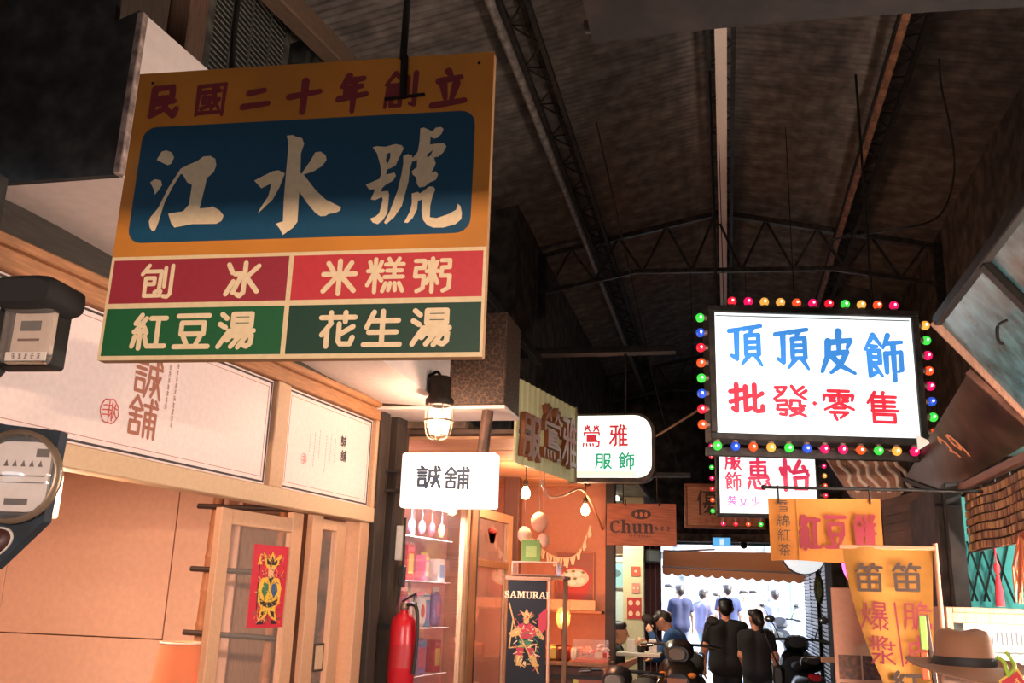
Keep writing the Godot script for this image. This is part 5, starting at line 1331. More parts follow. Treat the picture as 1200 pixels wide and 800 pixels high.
func build_right_signs() -> void:
	var steel := M(rgb(58, 50, 44), 0.6, 0.3, "mottle", 2.0)
	var iron := M(rgb(40, 36, 32), 0.6, 0.4, "mottle")
	var s2 := thing("bulb_ringed_sign", "large lit white sign with blue and red characters ringed by coloured bulbs", "sign", V(0.612, 3.12, -6.34), 12.2)
	part(s2, "casing", mb().box(V(-0.7, -0.45, -0.2), V(0.7, 0.45, -0.005), 0.01), steel)
	part(s2, "frame", frame_bars(mb(), 1.32, 0.82, 0.045, -0.02, 0.03, 0.006), steel)
	part(s2, "face", mb().box(V(-0.66, -0.41, -0.005), V(0.66, 0.41, 0.0)), glow(rgb(236, 252, 255), 1.08))
	part(s2, "light_strip", mb().box(V(-0.65, 0.385, 0.0), V(0.65, 0.392, 0.004)), M(rgb(150, 160, 160), 0.5, 0, ""))
	var blue := glow(rgb(70, 150, 230), 0.72, rgb(50, 120, 210))
	var red := glow(rgb(226, 54, 70), 0.72, rgb(210, 40, 60))
	# positions taken over the 1.32 x 0.82 face
	for q in [["頂", -0.458, 0.19, 0.225, 0.29], ["頂", -0.15, 0.175, 0.225, 0.29], ["皮", 0.155, 0.155, 0.225, 0.29], ["飾", 0.46, 0.13, 0.26, 0.32]]:
		write(s2, q[0], Vector2(q[1], q[2]), q[3], q[4], 0.042 if q[0] == "皮" else 0.034, 0.0, 0.0015, blue, 0.65)
	for q in [["批", -0.46, -0.175, 0.22, 0.2], ["發", -0.175, -0.18, 0.225, 0.21], ["零", 0.145, -0.2, 0.225, 0.21], ["售", 0.43, -0.21, 0.22, 0.21]]:
		write(s2, q[0], Vector2(q[1], q[2]), q[3], q[4], 0.033 if q[0] == "批" else 0.024, 0.0, 0.0015, red, 0.3)
	write(s2, "·", Vector2(-0.015, -0.195), 0.03, 0.03, 0.03, 0.0, 0.0015, red)
	var spots := []
	var up := V(0, 1, 0)
	var ct := [0, 1, 2, 2, 4, 1, 0, 3, 2, 4, 1]
	for i in 11: spots.append([-0.535 + 0.109 * i, 0.475, ct[i], up])
	var cl := [3, 5, 0, 4, 3, 5, 0, 4]
	for i in 8: spots.append([-0.735, 0.37 - 0.104 * i, cl[i], V(-1, 0, 0)])
	var cr := [2, 3, 1, 4, 1, 5, 3, 4]
	for i in 8: spots.append([0.735, 0.36 - 0.104 * i, cr[i], V(1, 0, 0)])
	var cb := [3, 5, 4, 2, 3, 5, 1, 1, 4, 3, 2, 1, 1]
	for i in 13: spots.append([-0.66 + 0.116 * i, -0.475, cb[i], -up])
	festoon(s2, spots, 1, 0.031, V(0, 0, 0.0))
	for x in [-0.62, 0.45]:
		part(s2, "hanger", mb().tube([V(x, 0.44, -0.1), V(x, 2.3, -0.1)], 0.009, 6), iron)
	part(s2, "lower_bar", mb().box(V(-0.72, -0.55, -0.1), V(0.72, -0.49, -0.06), 0.004), steel)
	# the smaller lit sign behind it
	var s3 := thing("small_lit_sign", "smaller lit white sign with pink-red characters below the bulb-ringed sign", "sign", V(0.35, 2.61, -8.0), 4.0)
	part(s3, "casing", mb().box(V(-0.41, -0.28, -0.16), V(0.41, 0.28, -0.003), 0.008), steel)
	part(s3, "frame", frame_bars(mb(), 0.77, 0.52, 0.025, -0.01, 0.02, 0.004), steel)
	part(s3, "face", mb().box(V(-0.385, -0.26, -0.003), V(0.385, 0.26, 0.0)), glow(rgb(246, 255, 252), 1.05))
	var pk := glow(rgb(230, 60, 96), 0.75, rgb(214, 44, 80))
	var pv := glow(rgb(220, 110, 190), 0.8, rgb(200, 80, 170))
	write(s3, "服", Vector2(-0.27, 0.165), 0.13, 0.135, 0.018, 0, 0.0015, pk, 0.3)
	write(s3, "飾", Vector2(-0.275, 0.0), 0.13, 0.15, 0.015, 0, 0.0015, pk, 0.3)
	write(s3, "惠", Vector2(-0.07, 0.06), 0.2, 0.27, 0.025, 0, 0.0015, pk, 0.5)
	write(s3, "怡", Vector2(0.22, 0.055), 0.235, 0.25, 0.034, 0, 0.0015, pk, 0.5)
	for q in [["裝", -0.285], ["女", -0.195], ["少", -0.1]]: write(s3, q[0], Vector2(q[1], -0.16), 0.075, 0.085, 0.009, 0, 0.0015, pv, 0.3)
	var sp3 := []
	for i in 7: sp3.append([-0.43, 0.3 - 0.09 * i, [1, 0, 3, 1, 0, 4, 3][i], V(-1, 0, 0)])
	for i in 6: sp3.append([0.45, 0.22 - 0.08 * i, [0, 1, 2, 4, 0, 1][i], V(1, 0, 0)])
	for i in 8: sp3.append([-0.36 + 0.1 * i, -0.33, [1, 0, 4, 3, 2, 0, 1, 3][i], V(0, -1, 0)])
	for i in 7: sp3.append([-0.34 + 0.11 * i, 0.34, [4, 3, 0, 5, 1, 0, 4][i], V(0, 1, 0)])
	festoon(s3, sp3, 2, 0.02, V(0, 0, -0.04))
	for x in [-0.3, 0.3]: part(s3, "hanger", mb().tube([V(x, 0.28, -0.1), V(x, 3.3, -0.1)], 0.004, 6), iron)
	# carved timber board
	var cv := thing("carved_board", "slanting carved timber board with pale characters behind the coloured bulbs", "sign", V(0, 0, -7.6))
	part(cv, "plank", mb().prism(PackedVector2Array([Vector2(0.73, 2.84), Vector2(1.27, 2.85), Vector2(1.335, 2.5), Vector2(1.19, 2.36), Vector2(0.95, 2.45)]), -0.06, 0.0), M(rgb(176, 120, 92), 0.6, 0, "grain"))
	var wh := M(rgb(236, 206, 186), 0.6, 0, "fine")
	for i in 6:
		var b := mb()
		var x := 0.83 + 0.083 * i
		var pts := []
		for j in 9: pts.append(V(x + 0.02 * j + 0.018 * sin(j * 1.7 + i * 1.3), 2.82 - 0.042 * j + 0.008 * sin(i * 2.0), 0.004))
		part(cv, "carved_stroke", b.tube(pts, 0.016, 6), wh)
	part(cv, "bracket", mb().bar(V(1.2, 2.6, -0.08), V(1.42, 2.6, -0.08), 0.04, 0.04), iron)
	single("sign_post", mb().box(V(1.4, 0, -7.74), V(1.48, 3.3, -7.62), 0.006), iron, "dark steel post behind the carved timber board", "post")
	# round white lamp sign
	var rs := thing("round_sign_lamp", "round white disc sign peeping out below the orange-yellow placard", "sign", V(0.68, 2.1, -9.0))
	part(rs, "drum", mb().lathe([Vector2(0.19, -0.06), Vector2(0.2, -0.05), Vector2(0.2, 0.05), Vector2(0.19, 0.06)], Transform3D(Basis(Vector3.RIGHT, PI / 2), Vector3.ZERO), 32), M(rgb(60, 66, 70), 0.5))
	part(rs, "disc", mb().lathe([Vector2(0.19, 0.055), Vector2(0.185, 0.065), Vector2(0.001, 0.068)], Transform3D(Basis(Vector3.RIGHT, PI / 2), Vector3.ZERO), 32), glow(rgb(238, 246, 250), 0.8))
	part(rs, "arm", mb().box(V(0.18, -0.05, -0.03), V(0.62, 0.0, 0.03)), iron)
	# black rod and the two yellow placards
	var rod := thing("sign_rod", "thin black rod from the stall post carrying the orange-yellow placard", "rod")
	part(rod, "rod", mb().tube([V(0.2, 2.225, -5.02), V(1.24, 2.21, -5.02)], 0.008, 8), iron)
	part(rod, "tip", mb().ball(V(0.2, 2.225, -5.02), V(0.014, 0.014, 0.014), 8), iron)
	var yel := cloth(rgb(176, 108, 40), 0.3, "fine")
	var y1 := thing("yellow_placard", "orange-yellow handwritten placard with three red characters on the black rod", "sign", V(0.49, 2.012, -5.0))
	var gy := []
	for i in 13:
		var u := i / 12.0
		gy.append([V(-0.268 + 0.535 * u, -0.155 + 0.004 * sin(u * 8), 0.006 * sin(u * 7.0)), V(-0.272 + 0.54 * u, 0.155, 0.004 * sin(u * 7.0))])
	part(y1, "card", mb().sheet(gy, V(0, 0, -0.004)), yel)
	part(y1, "seam", mb().box(V(-0.133, -0.153, 0.007), V(-0.13, 0.153, 0.0085)), M(rgb(176, 112, 40), 0.6, 0, ""))
	var rdi := M(rgb(128, 18, 36), 0.6, 0, "")
	var bki := M(rgb(62, 40, 26), 0.6, 0, "")
	for q in [["紅", -0.075, -0.015], ["豆", 0.05, -0.01], ["餅", 0.185, -0.012]]: write(y1, q[0], Vector2(q[1], q[2]), 0.1, 0.165, 0.021, 0.0085, 0.0095, rdi, 0.5)
	for i in 4: write(y1, "雪綿紅茶"[i], Vector2(-0.2, 0.115 - 0.072 * i), 0.062 if i < 3 else 0.06, 0.06, 0.0045, 0.0085, 0.0095, bki, 0.3)
	for x in [-0.22, 0.22]: part(y1, "clip", mb().tube([V(x, 0.13, 0.008), V(x, 0.222, -0.02)], 0.005, 6), iron)
	var y2 := thing("yellow_banner", "tapering yellow cloth banner with black and red characters on a pole", "banner", V(0.72, 1.9, -4.6))
	var gb := []
	for i in 13:
		var u := i / 12.0
		var row := []
		for j in 17:
			var v := j / 16.0
			var lx := -0.2 + 0.04 * v + 0.17 * v * v
			var rx := 0.185 - 0.06 * v
			row.append(V(lerpf(lx, rx, u), 0.008 - 0.74 * v, 0.012 * sin(u * 6.0 + v * 2.0) + 0.02 * v))
		row.reverse()
		gb.append(row)
	part(y2, "cloth", mb().sheet(gb, V(0, 0, -0.003)), cloth(rgb(172, 116, 44), 0.35, "fine"))
	part(y2, "top_batten", mb().box(V(-0.215, 0.0, -0.008), V(0.2, 0.018, 0.01), 0.003), M(rgb(196, 140, 104), 0.6))
	part(y2, "side_pole", mb().tube([V(0.205, -1.88, 0.0), V(0.195, 0.03, 0.0)], 0.011, 8), M(rgb(206, 150, 116), 0.5))
	part(y2, "pole_base", mb().box(V(0.08, -1.9, -0.12), V(0.32, -1.87, 0.12)), iron)
	write(y2, "笛", Vector2(-0.095, -0.125), 0.115, 0.12, 0.014, 0.016, 0.018, bki, 0.4)
	write(y2, "笛", Vector2(0.063, -0.12), 0.12, 0.12, 0.014, 0.016, 0.018, bki, 0.4)
	write(y2, "爆", Vector2(-0.085, -0.29), 0.115, 0.12, 0.0085, 0.02, 0.022, rdi, 0.2)
	write(y2, "漿", Vector2(-0.06, -0.435), 0.11, 0.12, 0.0085, 0.024, 0.026, rdi, 0.2)
	write(y2, "脆", Vector2(0.095, -0.285), 0.115, 0.12, 0.0085, 0.02, 0.022, rdi, 0.2)
	write(y2, "皮", Vector2(0.085, -0.43), 0.11, 0.12, 0.0095, 0.024, 0.026, rdi, 0.2)
	part(y2, "red_line", mb().box(V(0.008, -0.5, 0.024), V(0.015, -0.23, 0.026), 0, Transform3D(Basis(Vector3.BACK, 0.06), V(-0.022, 0, 0))), rdi)
	write(y2, "紅", Vector2(0.03, -0.58), 0.13, 0.12, 0.016, 0.03, 0.032, bki, 0.3)
	var pg := thing("clip_tag", "green and black clip tag in front of the yellow banner", "tag", V(0.83, 1.5, -4.45))
	part(pg, "stick", mb().box(V(-0.008, -0.32, -0.006), V(0.012, 0.12, 0.006), 0.003, Transform3D(Basis(Vector3.BACK, 0.06), Vector3.ZERO)), bki)
	part(pg, "tag", mb().box(V(-0.035, -0.02, 0.0), V(-0.005, 0.12, 0.008), 0.003), M(rgb(140, 176, 80), 0.5))
	part(pg, "lower_tag", mb().box(V(-0.04, -0.14, 0.0), V(-0.01, -0.03, 0.008), 0.003), M(rgb(206, 90, 50), 0.5))
	# pink ring neon and the photo board behind the banner
	var nr := thing("neon_ring", "pink neon ring sign behind the yellow banner's corner", "sign", V(0.85, 1.92, -6.6), -20)
	var ring := []
	for i in 25: ring.append(V(0.1 * cos(TAU * i / 24), 0.14 * sin(TAU * i / 24), 0.02))
	part(nr, "tube", mb().tube(ring, 0.012, 8), glow(Color(1.0, 0.3, 0.75), 2.5))
	part(nr, "plate", mb().prism(ellipse(Vector2.ZERO, 0.11, 0.15, 24), -0.02, 0.0), M(rgb(226, 206, 214), 0.5))
	part(nr, "arm", mb().box(V(0.08, -0.02, -0.04), V(0.6, 0.02, -0.02)), iron)
	var pb := thing("photo_board", "board of small brown food photos beside the yellow banner", "board", V(0.72, 0, -5.9))
	part(pb, "board", mb().box(V(-0.13, 0.4, -0.02), V(0.16, 1.75, 0.0), 0.004), M(rgb(206, 150, 120), 0.6))
	for j in 6:
		for i in 2:
			part(pb, "photo", mb().box(V(-0.11 + 0.13 * i, 0.5 + 0.15 * j, 0.0), V(0.01 + 0.13 * i, 0.63 + 0.15 * j, 0.004)), M([rgb(120, 66, 44), rgb(86, 52, 40), rgb(150, 90, 60)][(i + j) % 3], 0.5, 0, "mottle", 5.0))
	part(pb, "leg", mb().box(V(-0.11, 0, -0.02), V(-0.08, 0.4, 0.0)), iron)
	part(pb, "leg", mb().box(V(0.11, 0, -0.02), V(0.14, 0.4, 0.0)), iron)
	single("wooden_arm", mb().bar(V(0.82, 1.17, -9.4), V(1.3, 1.18, -9.4), 0.03, 0.045, 0.004), M(rgb(226, 170, 130), 0.5), "pale wooden arm sticking out low beside the photo board", "rod")
	# a single small bulb and pennant near the sign corner
	single("pennant", mb().prism(PackedVector2Array([Vector2(0, 0), Vector2(0.085, -0.045), Vector2(0.0, -0.1)]), 0, 0.004), M(rgb(226, 226, 220), 0.6), "little white triangular pennant at the lower corner of the bulb-ringed sign", "pennant", V(1.18, 2.69, -6.2))

# ---------------------------------------------------------------- the stall on the right
func build_right_stall() -> void:
	var iron := M(rgb(40, 36, 32), 0.6, 0.4, "mottle")
	var rust := M(rgb(150, 96, 70), 0.6, 0, "grainz")
	var teal := M(rgb(96, 150, 162), 0.25, 0.2, "mottle", 1.3)
	var brown_metal := M(rgb(84, 62, 50), 0.4, 0.5, "mottle", 1.0)
	# leaning teal panels above the stall
	var aw := thing("leaning_panels", "teal metal panels leaning out over the stall in a dark frame", "awning")
	var top := V(1.12, 3.06, 0)
	var bot := V(1.52, 2.53, 0)
	for k in 3:
		var z0 := -5.0 + 0.95 * k
		var z1 := z0 + 0.86
		part(aw, "panel", mb().hexa([V(top.x, top.y, z1) , V(bot.x, bot.y, z1), V(bot.x, bot.y, z0), V(top.x, top.y, z0), V(top.x + 0.02, top.y + 0.015, z1), V(bot.x + 0.02, bot.y + 0.015, z1), V(bot.x + 0.02, bot.y + 0.015, z0), V(top.x + 0.02, top.y + 0.015, z0)]), teal)
		part(aw, "divider", mb().bar(V(top.x - 0.01, top.y + 0.01, z1 + 0.045), V(bot.x, bot.y, z1 + 0.045), 0.07, 0.05, 0.005), iron)
		var hook := mb().tube(arc_pts([V(1.24, 2.885, z1 - 0.2), V(1.2, 2.86, z1 - 0.2), V(1.2, 2.8, z1 - 0.22), V(1.22, 2.78, z1 - 0.22)]), 0.008, 6)
		part(aw, "hook", hook, iron)
	part(aw, "end_board", mb().bar(V(top.x - 0.03, top.y + 0.03, -5.03), V(bot.x + 0.03, bot.y - 0.02, -5.03), 0.035, 0.05, 0.004), M(rgb(196, 150, 124), 0.6, 0, "grain"))
	part(aw, "top_rail", mb().bar(V(top.x - 0.01, top.y + 0.03, -5.05), V(top.x - 0.01, top.y + 0.03, -2.0), 0.05, 0.06, 0.005), iron)
	part(aw, "bottom_rail", mb().bar(V(bot.x, bot.y - 0.02, -5.05), V(bot.x, bot.y - 0.02, -2.0), 0.05, 0.05, 0.005), iron)
	part(aw, "stay", mb().bar(V(top.x, top.y + 0.05, -4.1), V(2.3, 3.5, -4.1), 0.03, 0.03), iron)
	part(aw, "stay", mb().bar(V(bot.x, bot.y, -4.1), V(2.3, 2.5, -4.1), 0.03, 0.03), iron)
	# sheet with a painted 39
	var A := V(1.25, 2.84, -5.06); var B := V(1.56, 2.5, -5.06); var C := V(1.32, 2.34, -6.3); var D := V(1.24, 2.52, -7.05)
	var grid := []
	for i in 11:
		var row := []
		for j in 11:
			var u := i / 10.0
			var v := j / 10.0
			var q := A.lerp(B, u).lerp(D.lerp(C, u), v)
			row.append(q + V(0.0, -0.05 * sin(PI * u) * sin(PI * v), 0))
		grid.append(row)
	var sh := thing("numbered_sheet", "dark bent metal sheet with the number 39 painted on it", "sheet")
	part(sh, "sheet", mb().sheet(grid, V(0.004, 0.006, 0)), brown_metal)
	var pa := M(rgb(206, 132, 84), 0.5, 0, "")
	for q in [["3", 0.45, -0.06], ["9", 0.45, 0.06]]:
		var o: Vector3 = A.lerp(B, 0.4).lerp(D.lerp(C, 0.4), q[1]) + V(0, -0.05 * sin(PI * 0.4) * sin(PI * q[1]), 0)
		var n := (B - A).cross(D - A).normalized()
		if n.x > 0: n = -n
		var y := (V(0, 1, 0) - n * n.y).normalized()
		var x := y.cross(n)
		o += x * q[2]
		var b := mb()
		ink(b, q[0], Vector2.ZERO, 0.11, 0.24, 0.021, 0, 0.0, 0.0, Transform3D(Basis(x, y, n), o + n * 0.012))
		part(sh, "painted_digit", b, pa)
	part(sh, "edge_bar", mb().bar(D, C, 0.03, 0.03), iron)
	part(sh, "strap", mb().bar(A + V(0.0, 0.0, -0.02), B + V(0, 0, -0.02), 0.02, 0.06), M(rgb(150, 100, 76), 0.5, 0.2, "mottle"))
	# corrugated box above the rolled shutter
	var gc := []
	for i in 41:
		var u := i / 40.0
		var w := 0.014 * sin(u * TAU * 6.5)
		gc.append([V(1.13, 2.02 + 0.38 * u + w, -7.4), V(1.5, 2.06 + 0.42 * u + w, -6.9)])
	single("corrugated_cover", mb().sheet(gc, V(0.02, 0, -0.02)).bar(V(1.3, 2.25, -7.2), V(1.44, 2.25, -7.66), 0.03, 0.03), M(rgb(104, 74, 60), 0.5, 0.2, "mottle"), "brown corrugated cover between the carved board and the stall post", "cover")
	single("stall_post", mb().box(V(1.2, 0, -5.75), V(1.285, 2.33, -5.66), 0.006), M(rgb(48, 40, 34), 0.7, 0.1, "mottle"), "dark post at the near corner of the turquoise stall", "post")
	single("stall_side_panel", mb().box(V(1.16, 0, -6.5), V(1.22, 2.3, -5.75), 0.006), M(rgb(72, 60, 52), 0.8, 0.1, "mottle"), "dull brown side panel behind the yellow banner", "panel")
	structure("wall_stall", mb().box(V(1.34, 0, -6.65), V(2.3, 2.34, -6.5)), M(rgb(96, 196, 190), 0.65, 0, "fine", 0.5))
	structure("wall_stall_side", mb().box(V(2.2, 0, -6.5), V(2.3, 2.6, -3.0)), M(rgb(96, 196, 190), 0.65, 0, "fine", 0.5))
	structure("ceiling_stall", mb().box(V(1.6, 2.6, -6.5), V(2.3, 2.66, -3.0)), M(rgb(150, 176, 172), 0.7))
	var tb := thing("stall_tube_lamp", "fluorescent tube lamp inside the turquoise stall", "lamp", V(1.95, 2.56, -5.2))
	part(tb, "tube", mb().tube([V(0, 0, -0.55), V(0, 0, 0.55)], 0.016, 10), glow(Color(0.92, 1.0, 0.97), 6.0))
	part(tb, "body", mb().box(V(-0.03, 0.02, -0.6), V(0.03, 0.045, 0.6)), M(rgb(226, 226, 222), 0.5))
	area_light(tb, V(0, -0.03, 0), V(-90, 90, 0), 3.2, Color(0.9, 1.0, 0.97), Vector2(1.1, 0.06))
	# rail and tiled bamboo screen
	single("screen_rail", mb().box(V(1.27, 2.275, -5.85), V(1.31, 2.32, -3.6), 0.005), rust, "brown timber rail carrying the bamboo screen", "rail")
	var sc := thing("bamboo_screen", "hanging screen of short bamboo pieces along the stall front", "screen", V(1.3, 0, 0))
	var tone := [M(rgb(176, 116, 64), 0.45, 0, "grain"), M(rgb(150, 94, 54), 0.45, 0, "grain"), M(rgb(206, 148, 88), 0.45, 0, "grain"), M(rgb(122, 74, 46), 0.5, 0, "grain")]
	var piece := mb().tube([V(0, 0.0, 0), V(0, 0.034, 0)], 0.011, 6).done()
	var rng := RandomNumberGenerator.new()
	rng.seed = 31
	var n_pieces := 0
	var far_rest := mb()
	for r in 7:
		for c in 70:
			var z := -5.62 + 0.0285 * c
			var y := 1.955 + 0.0435 * r + 0.006 * sin(c * 0.2)
			if n_pieces < 300 and c < 43:
				var o := part_mesh(sc, "bamboo_piece", piece, tone[rng.randi() % 4])
				o.position = V(rng.randf_range(-0.004, 0.004), y, z)
				n_pieces += 1
			else:
				far_rest.tube([V(0, y, z), V(0, y + 0.034, z)], 0.011, 5)
	var fr := part(sc, "bamboo_rows", far_rest, tone[0])
	fr.set_meta("kind", "stuff")
	for r in 8:
		part(sc, "cord", mb().tube([V(0, 1.95 + 0.0435 * r, -5.64), V(0, 1.95 + 0.0435 * r, -3.62)], 0.0045, 5), M(rgb(60, 40, 32), 0.7, 0, ""))
	part(sc, "backing", mb().box(V(0.012, 1.95, -5.63), V(0.016, 2.26, -3.62)), M(rgb(58, 38, 30), 0.9))
	for c in 8: part(sc, "hanger", mb().tube([V(0, 2.25, -5.55 + 0.26 * c), V(0, 2.29, -5.55 + 0.26 * c)], 0.004, 5), iron)
	# folding lattice on the turquoise wall
	var la := thing("folding_lattice", "black folding lattice hooked on the turquoise wall", "rack", V(1.48, 1.86, -6.46))
	for i in 5:
		part(la, "slat", mb().bar(V(-0.15 + 0.07 * i, -0.16, 0), V(-0.05 + 0.07 * i, 0.2, 0), 0.014, 0.01), iron)
		part(la, "slat", mb().bar(V(-0.05 + 0.07 * i, -0.16, 0.012), V(-0.15 + 0.07 * i, 0.2, 0.012), 0.014, 0.01), iron)
	# raffia bundle and red tassel
	var rf := thing("raffia_bundle", "bundle of orange raffia strands hanging at the right edge", "bundle", V(1.31, 1.98, -4.62))
	for i in 44:
		var a := rng.randf_range(-0.09, 0.09)
		var l := rng.randf_range(0.24, 0.3)
		part(rf, "strand", mb().tube([V(a * 0.3, 0, a * 0.5), V(a * 0.5 + rng.randf_range(-0.02, 0.02), -l * 0.5, a + rng.randf_range(-0.02, 0.02)), V(a * 0.6, -l, a * 1.1)], 0.0045, 4), M([rgb(206, 116, 76), rgb(186, 96, 62), rgb(226, 140, 96)][i % 3], 0.7, 0, ""))
	part(rf, "knot", mb().ball(V(0, 0.0, 0), V(0.035, 0.02, 0.05), 10), M(rgb(170, 86, 56), 0.7))
	var ts := thing("red_tassel", "long red tassel hanging in front of the drinks fridge", "tassel", V(1.3, 1.95, -5.15))
	part(ts, "cord", mb().tube([V(0, 0.0, 0), V(0, -0.09, 0)], 0.004, 5), M(rgb(200, 40, 50), 0.7, 0, ""))
	part(ts, "bead", mb().ball(V(0, -0.1, 0), V(0.015, 0.03, 0.015), 10), M(rgb(206, 40, 50), 0.4, 0, ""))
	part(ts, "fringe", mb().lathe([Vector2(0.02, -0.28), Vector2(0.017, -0.2), Vector2(0.008, -0.13)], Transform3D(), 10), M(rgb(216, 40, 56), 0.8, 0, "grain"))
	var rl := thing("red_lantern_lamp", "small glowing red lamp at the right edge beside the raffia", "lamp", V(1.42, 1.88, -4.62))
	part(rl, "bulb", mb().ball(V(0, 0, 0), V(0.035, 0.035, 0.035), 14), glow(Color(1.0, 0.55, 0.42), 7.0))
	part(rl, "cap", mb().lathe([Vector2(0.03, 0.02), Vector2(0.026, 0.06), Vector2(0.001, 0.07)], Transform3D(), 12), iron)
	part(rl, "cord", mb().tube([V(0, 0.06, 0), V(0, 0.72, 0)], 0.004, 5), iron)
	bulb_light(rl, V(0, 0, 0), 0.35, Color(1.0, 0.36, 0.24))
	# drinks fridge
	var fr2 := thing("drinks_fridge", "glass-fronted drinks fridge with a white vent panel under the bamboo screen", "fridge", V(1.06, 0, -5.42))
	var tanf := M(rgb(206, 150, 116), 0.5, 0, "grain")
	var whi := M(rgb(160, 170, 170), 0.35)
	part(fr2, "side", mb().box(V(0.0, 0, -0.22), V(0.03, 1.66, 0.22), 0.004), tanf)
	part(fr2, "side", mb().box(V(0.85, 0, -0.22), V(0.88, 1.66, 0.22), 0.004), tanf)
	part(fr2, "top", mb().box(V(0.03, 1.635, -0.22), V(0.85, 1.66, 0.22), 0.004), tanf)
	part(fr2, "rear", mb().box(V(0.03, 0.1, -0.22), V(0.85, 1.635, -0.19)), whi)
	part(fr2, "plinth", mb().box(V(0.03, 0, -0.19), V(0.85, 0.1, 0.2)), iron)
	part(fr2, "header_strip", mb().box(V(0.03, 1.585, 0.19), V(0.85, 1.635, 0.215), 0.003), tanf)
	part(fr2, "vent_panel", mb().box(V(0.08, 1.455, 0.17), V(0.85, 1.585, 0.19), 0.003), whi)
	for i in 14:
		part(fr2, "vent_slot", mb().box(V(0.16 + 0.022 * i, 1.485, 0.189), V(0.168 + 0.022 * i, 1.545, 0.1915)), M(rgb(60, 66, 70), 0.6))
	part(fr2, "red_mark", mb().box(V(0.14, 1.515, 0.191), V(0.2, 1.522, 0.194)), M(rgb(170, 60, 40), 0.5))
	part(fr2, "door_frame", frame_bars(mb(), 0.76, 1.28, 0.025, 0.18, 0.21, 0.003, Vector2(0.46, 0.78)), M(rgb(176, 196, 200), 0.3, 0.6, ""))
	part(fr2, "pane", mb().box(V(0.08, 0.14, 0.195), V(0.84, 1.42, 0.2)), glass(Color(0.9, 1, 0.98), 0.05))
	part(fr2, "light_strip", mb().tube([V(0.1, 1.41, 0.12), V(0.82, 1.41, 0.12)], 0.012, 8), glow(Color(0.9, 1.0, 0.98), 5.0))
	area_light(fr2, V(0.46, 1.39, 0.12), V(-90, 0, 0), 1.2, Color(0.9, 1.0, 0.97), Vector2(0.7, 0.04))
	for y in [0.35, 0.72, 1.09]: part(fr2, "shelf", mb().box(V(0.04, y - 0.012, -0.18), V(0.84, y, 0.15)), M(rgb(206, 216, 216), 0.3, 0.5, ""))
	for j in 3:
		for i in 7:
			var lab: String = "amber drink bottle, %s on the %s fridge shelf" % [["first from the banner side", "second from the banner side", "third from the banner side", "fourth in its row", "third from the wall side", "second from the wall side", "last by the wall side"][i], ["top", "middle", "lower"][j]]
			var bt := thing("drink_bottle", lab, "bottle", V(1.19 + 0.108 * i, [1.09, 0.72, 0.35][j], -5.4 + 0.04 * (i % 2)), 0.0, "bottles on the %s fridge shelf" % ["top", "middle", "lower"][j])
			part(bt, "bottle", mb().lathe([Vector2(0.001, 0), Vector2(0.042, 0.004), Vector2(0.044, 0.02), Vector2(0.044, 0.17), Vector2(0.035, 0.21), Vector2(0.016, 0.245), Vector2(0.016, 0.265)], Transform3D(), 16), M([rgb(196, 150, 60), rgb(176, 120, 50), rgb(206, 170, 90)][i % 3], 0.15, 0, ""))
			part(bt, "cap", mb().lathe([Vector2(0.018, 0.262), Vector2(0.019, 0.265), Vector2(0.019, 0.285), Vector2(0.001, 0.287)], Transform3D(), 12), M(rgb(236, 240, 240), 0.4))
			part(bt, "paper_label", mb().lathe([Vector2(0.0446, 0.06), Vector2(0.0446, 0.13)], Transform3D(), 16), M(rgb(226, 206, 150), 0.5))
	# hat on a stand
	var hs := V(0.735, 0, -3.4)
	var st := thing("hat_stand", "pale head-shaped hat stand on a pole at the lower right corner", "stand", hs)
	part(st, "head", mb().lathe([Vector2(0.03, 1.30), Vector2(0.055, 1.33), Vector2(0.07, 1.38), Vector2(0.072, 1.43), Vector2(0.055, 1.485), Vector2(0.001, 1.5)], Transform3D(), 18), M(rgb(216, 176, 150), 0.6))
	part(st, "pole", mb().tube([V(0, 0.02, 0), V(0, 1.32, 0)], 0.018, 10), iron)
	part(st, "foot", mb().lathe([Vector2(0.16, 0), Vector2(0.16, 0.02), Vector2(0.02, 0.05)], Transform3D(), 18), iron)
	var ht := thing("straw_hat", "tan straw trilby hat with a black band on the head stand", "hat", hs + V(0, 1.475, 0), 10)
	var straw := M(rgb(168, 116, 84), 0.75, 0, "weave", 1.4)
	var brim := []
	var crown := []
	for i in 29:
		var a := TAU * i / 28
		var row := []
		for j in 6:
			var v := j / 5.0
			var rx := lerpf(0.088, 0.178, v)
			var rz := lerpf(0.1, 0.17, v)
			row.append(V(cos(a) * rx, 0.0 - 0.012 * sin(v * 3.0) + v * v * (0.012 * cos(2 * a) - 0.024 * sin(a)), sin(a) * rz))
		brim.append(row)
		var rc := []
		for q in [[1.0, 0.0], [0.97, 0.05], [0.9, 0.085], [0.76, 0.104], [0.5, 0.108], [0.22, 0.092], [0.01, 0.085]]:
			rc.append(V(cos(a) * 0.09 * q[0], q[1] + 0.012 * (1.0 - q[0]) * cos(2 * a), sin(a) * 0.102 * q[0]))
		crown.append(rc)
	part(ht, "brim", mb().sheet(brim, V(0, 0.004, 0)), straw)
	part(ht, "crown", mb().sheet(crown, V(0, 0.003, 0)), straw)
	part(ht, "band", mb().lathe([Vector2(1.0, 0.003), Vector2(1.015, 0.008), Vector2(1.0, 0.026), Vector2(0.985, 0.03)], Transform3D(), 28, 0.0915, 0.1035), M(rgb(36, 32, 32), 0.7))
	var tg := thing("price_tag", "red and yellow price tag tied to the straw hat", "tag", hs + V(0.105, 1.43, 0.15), 12)
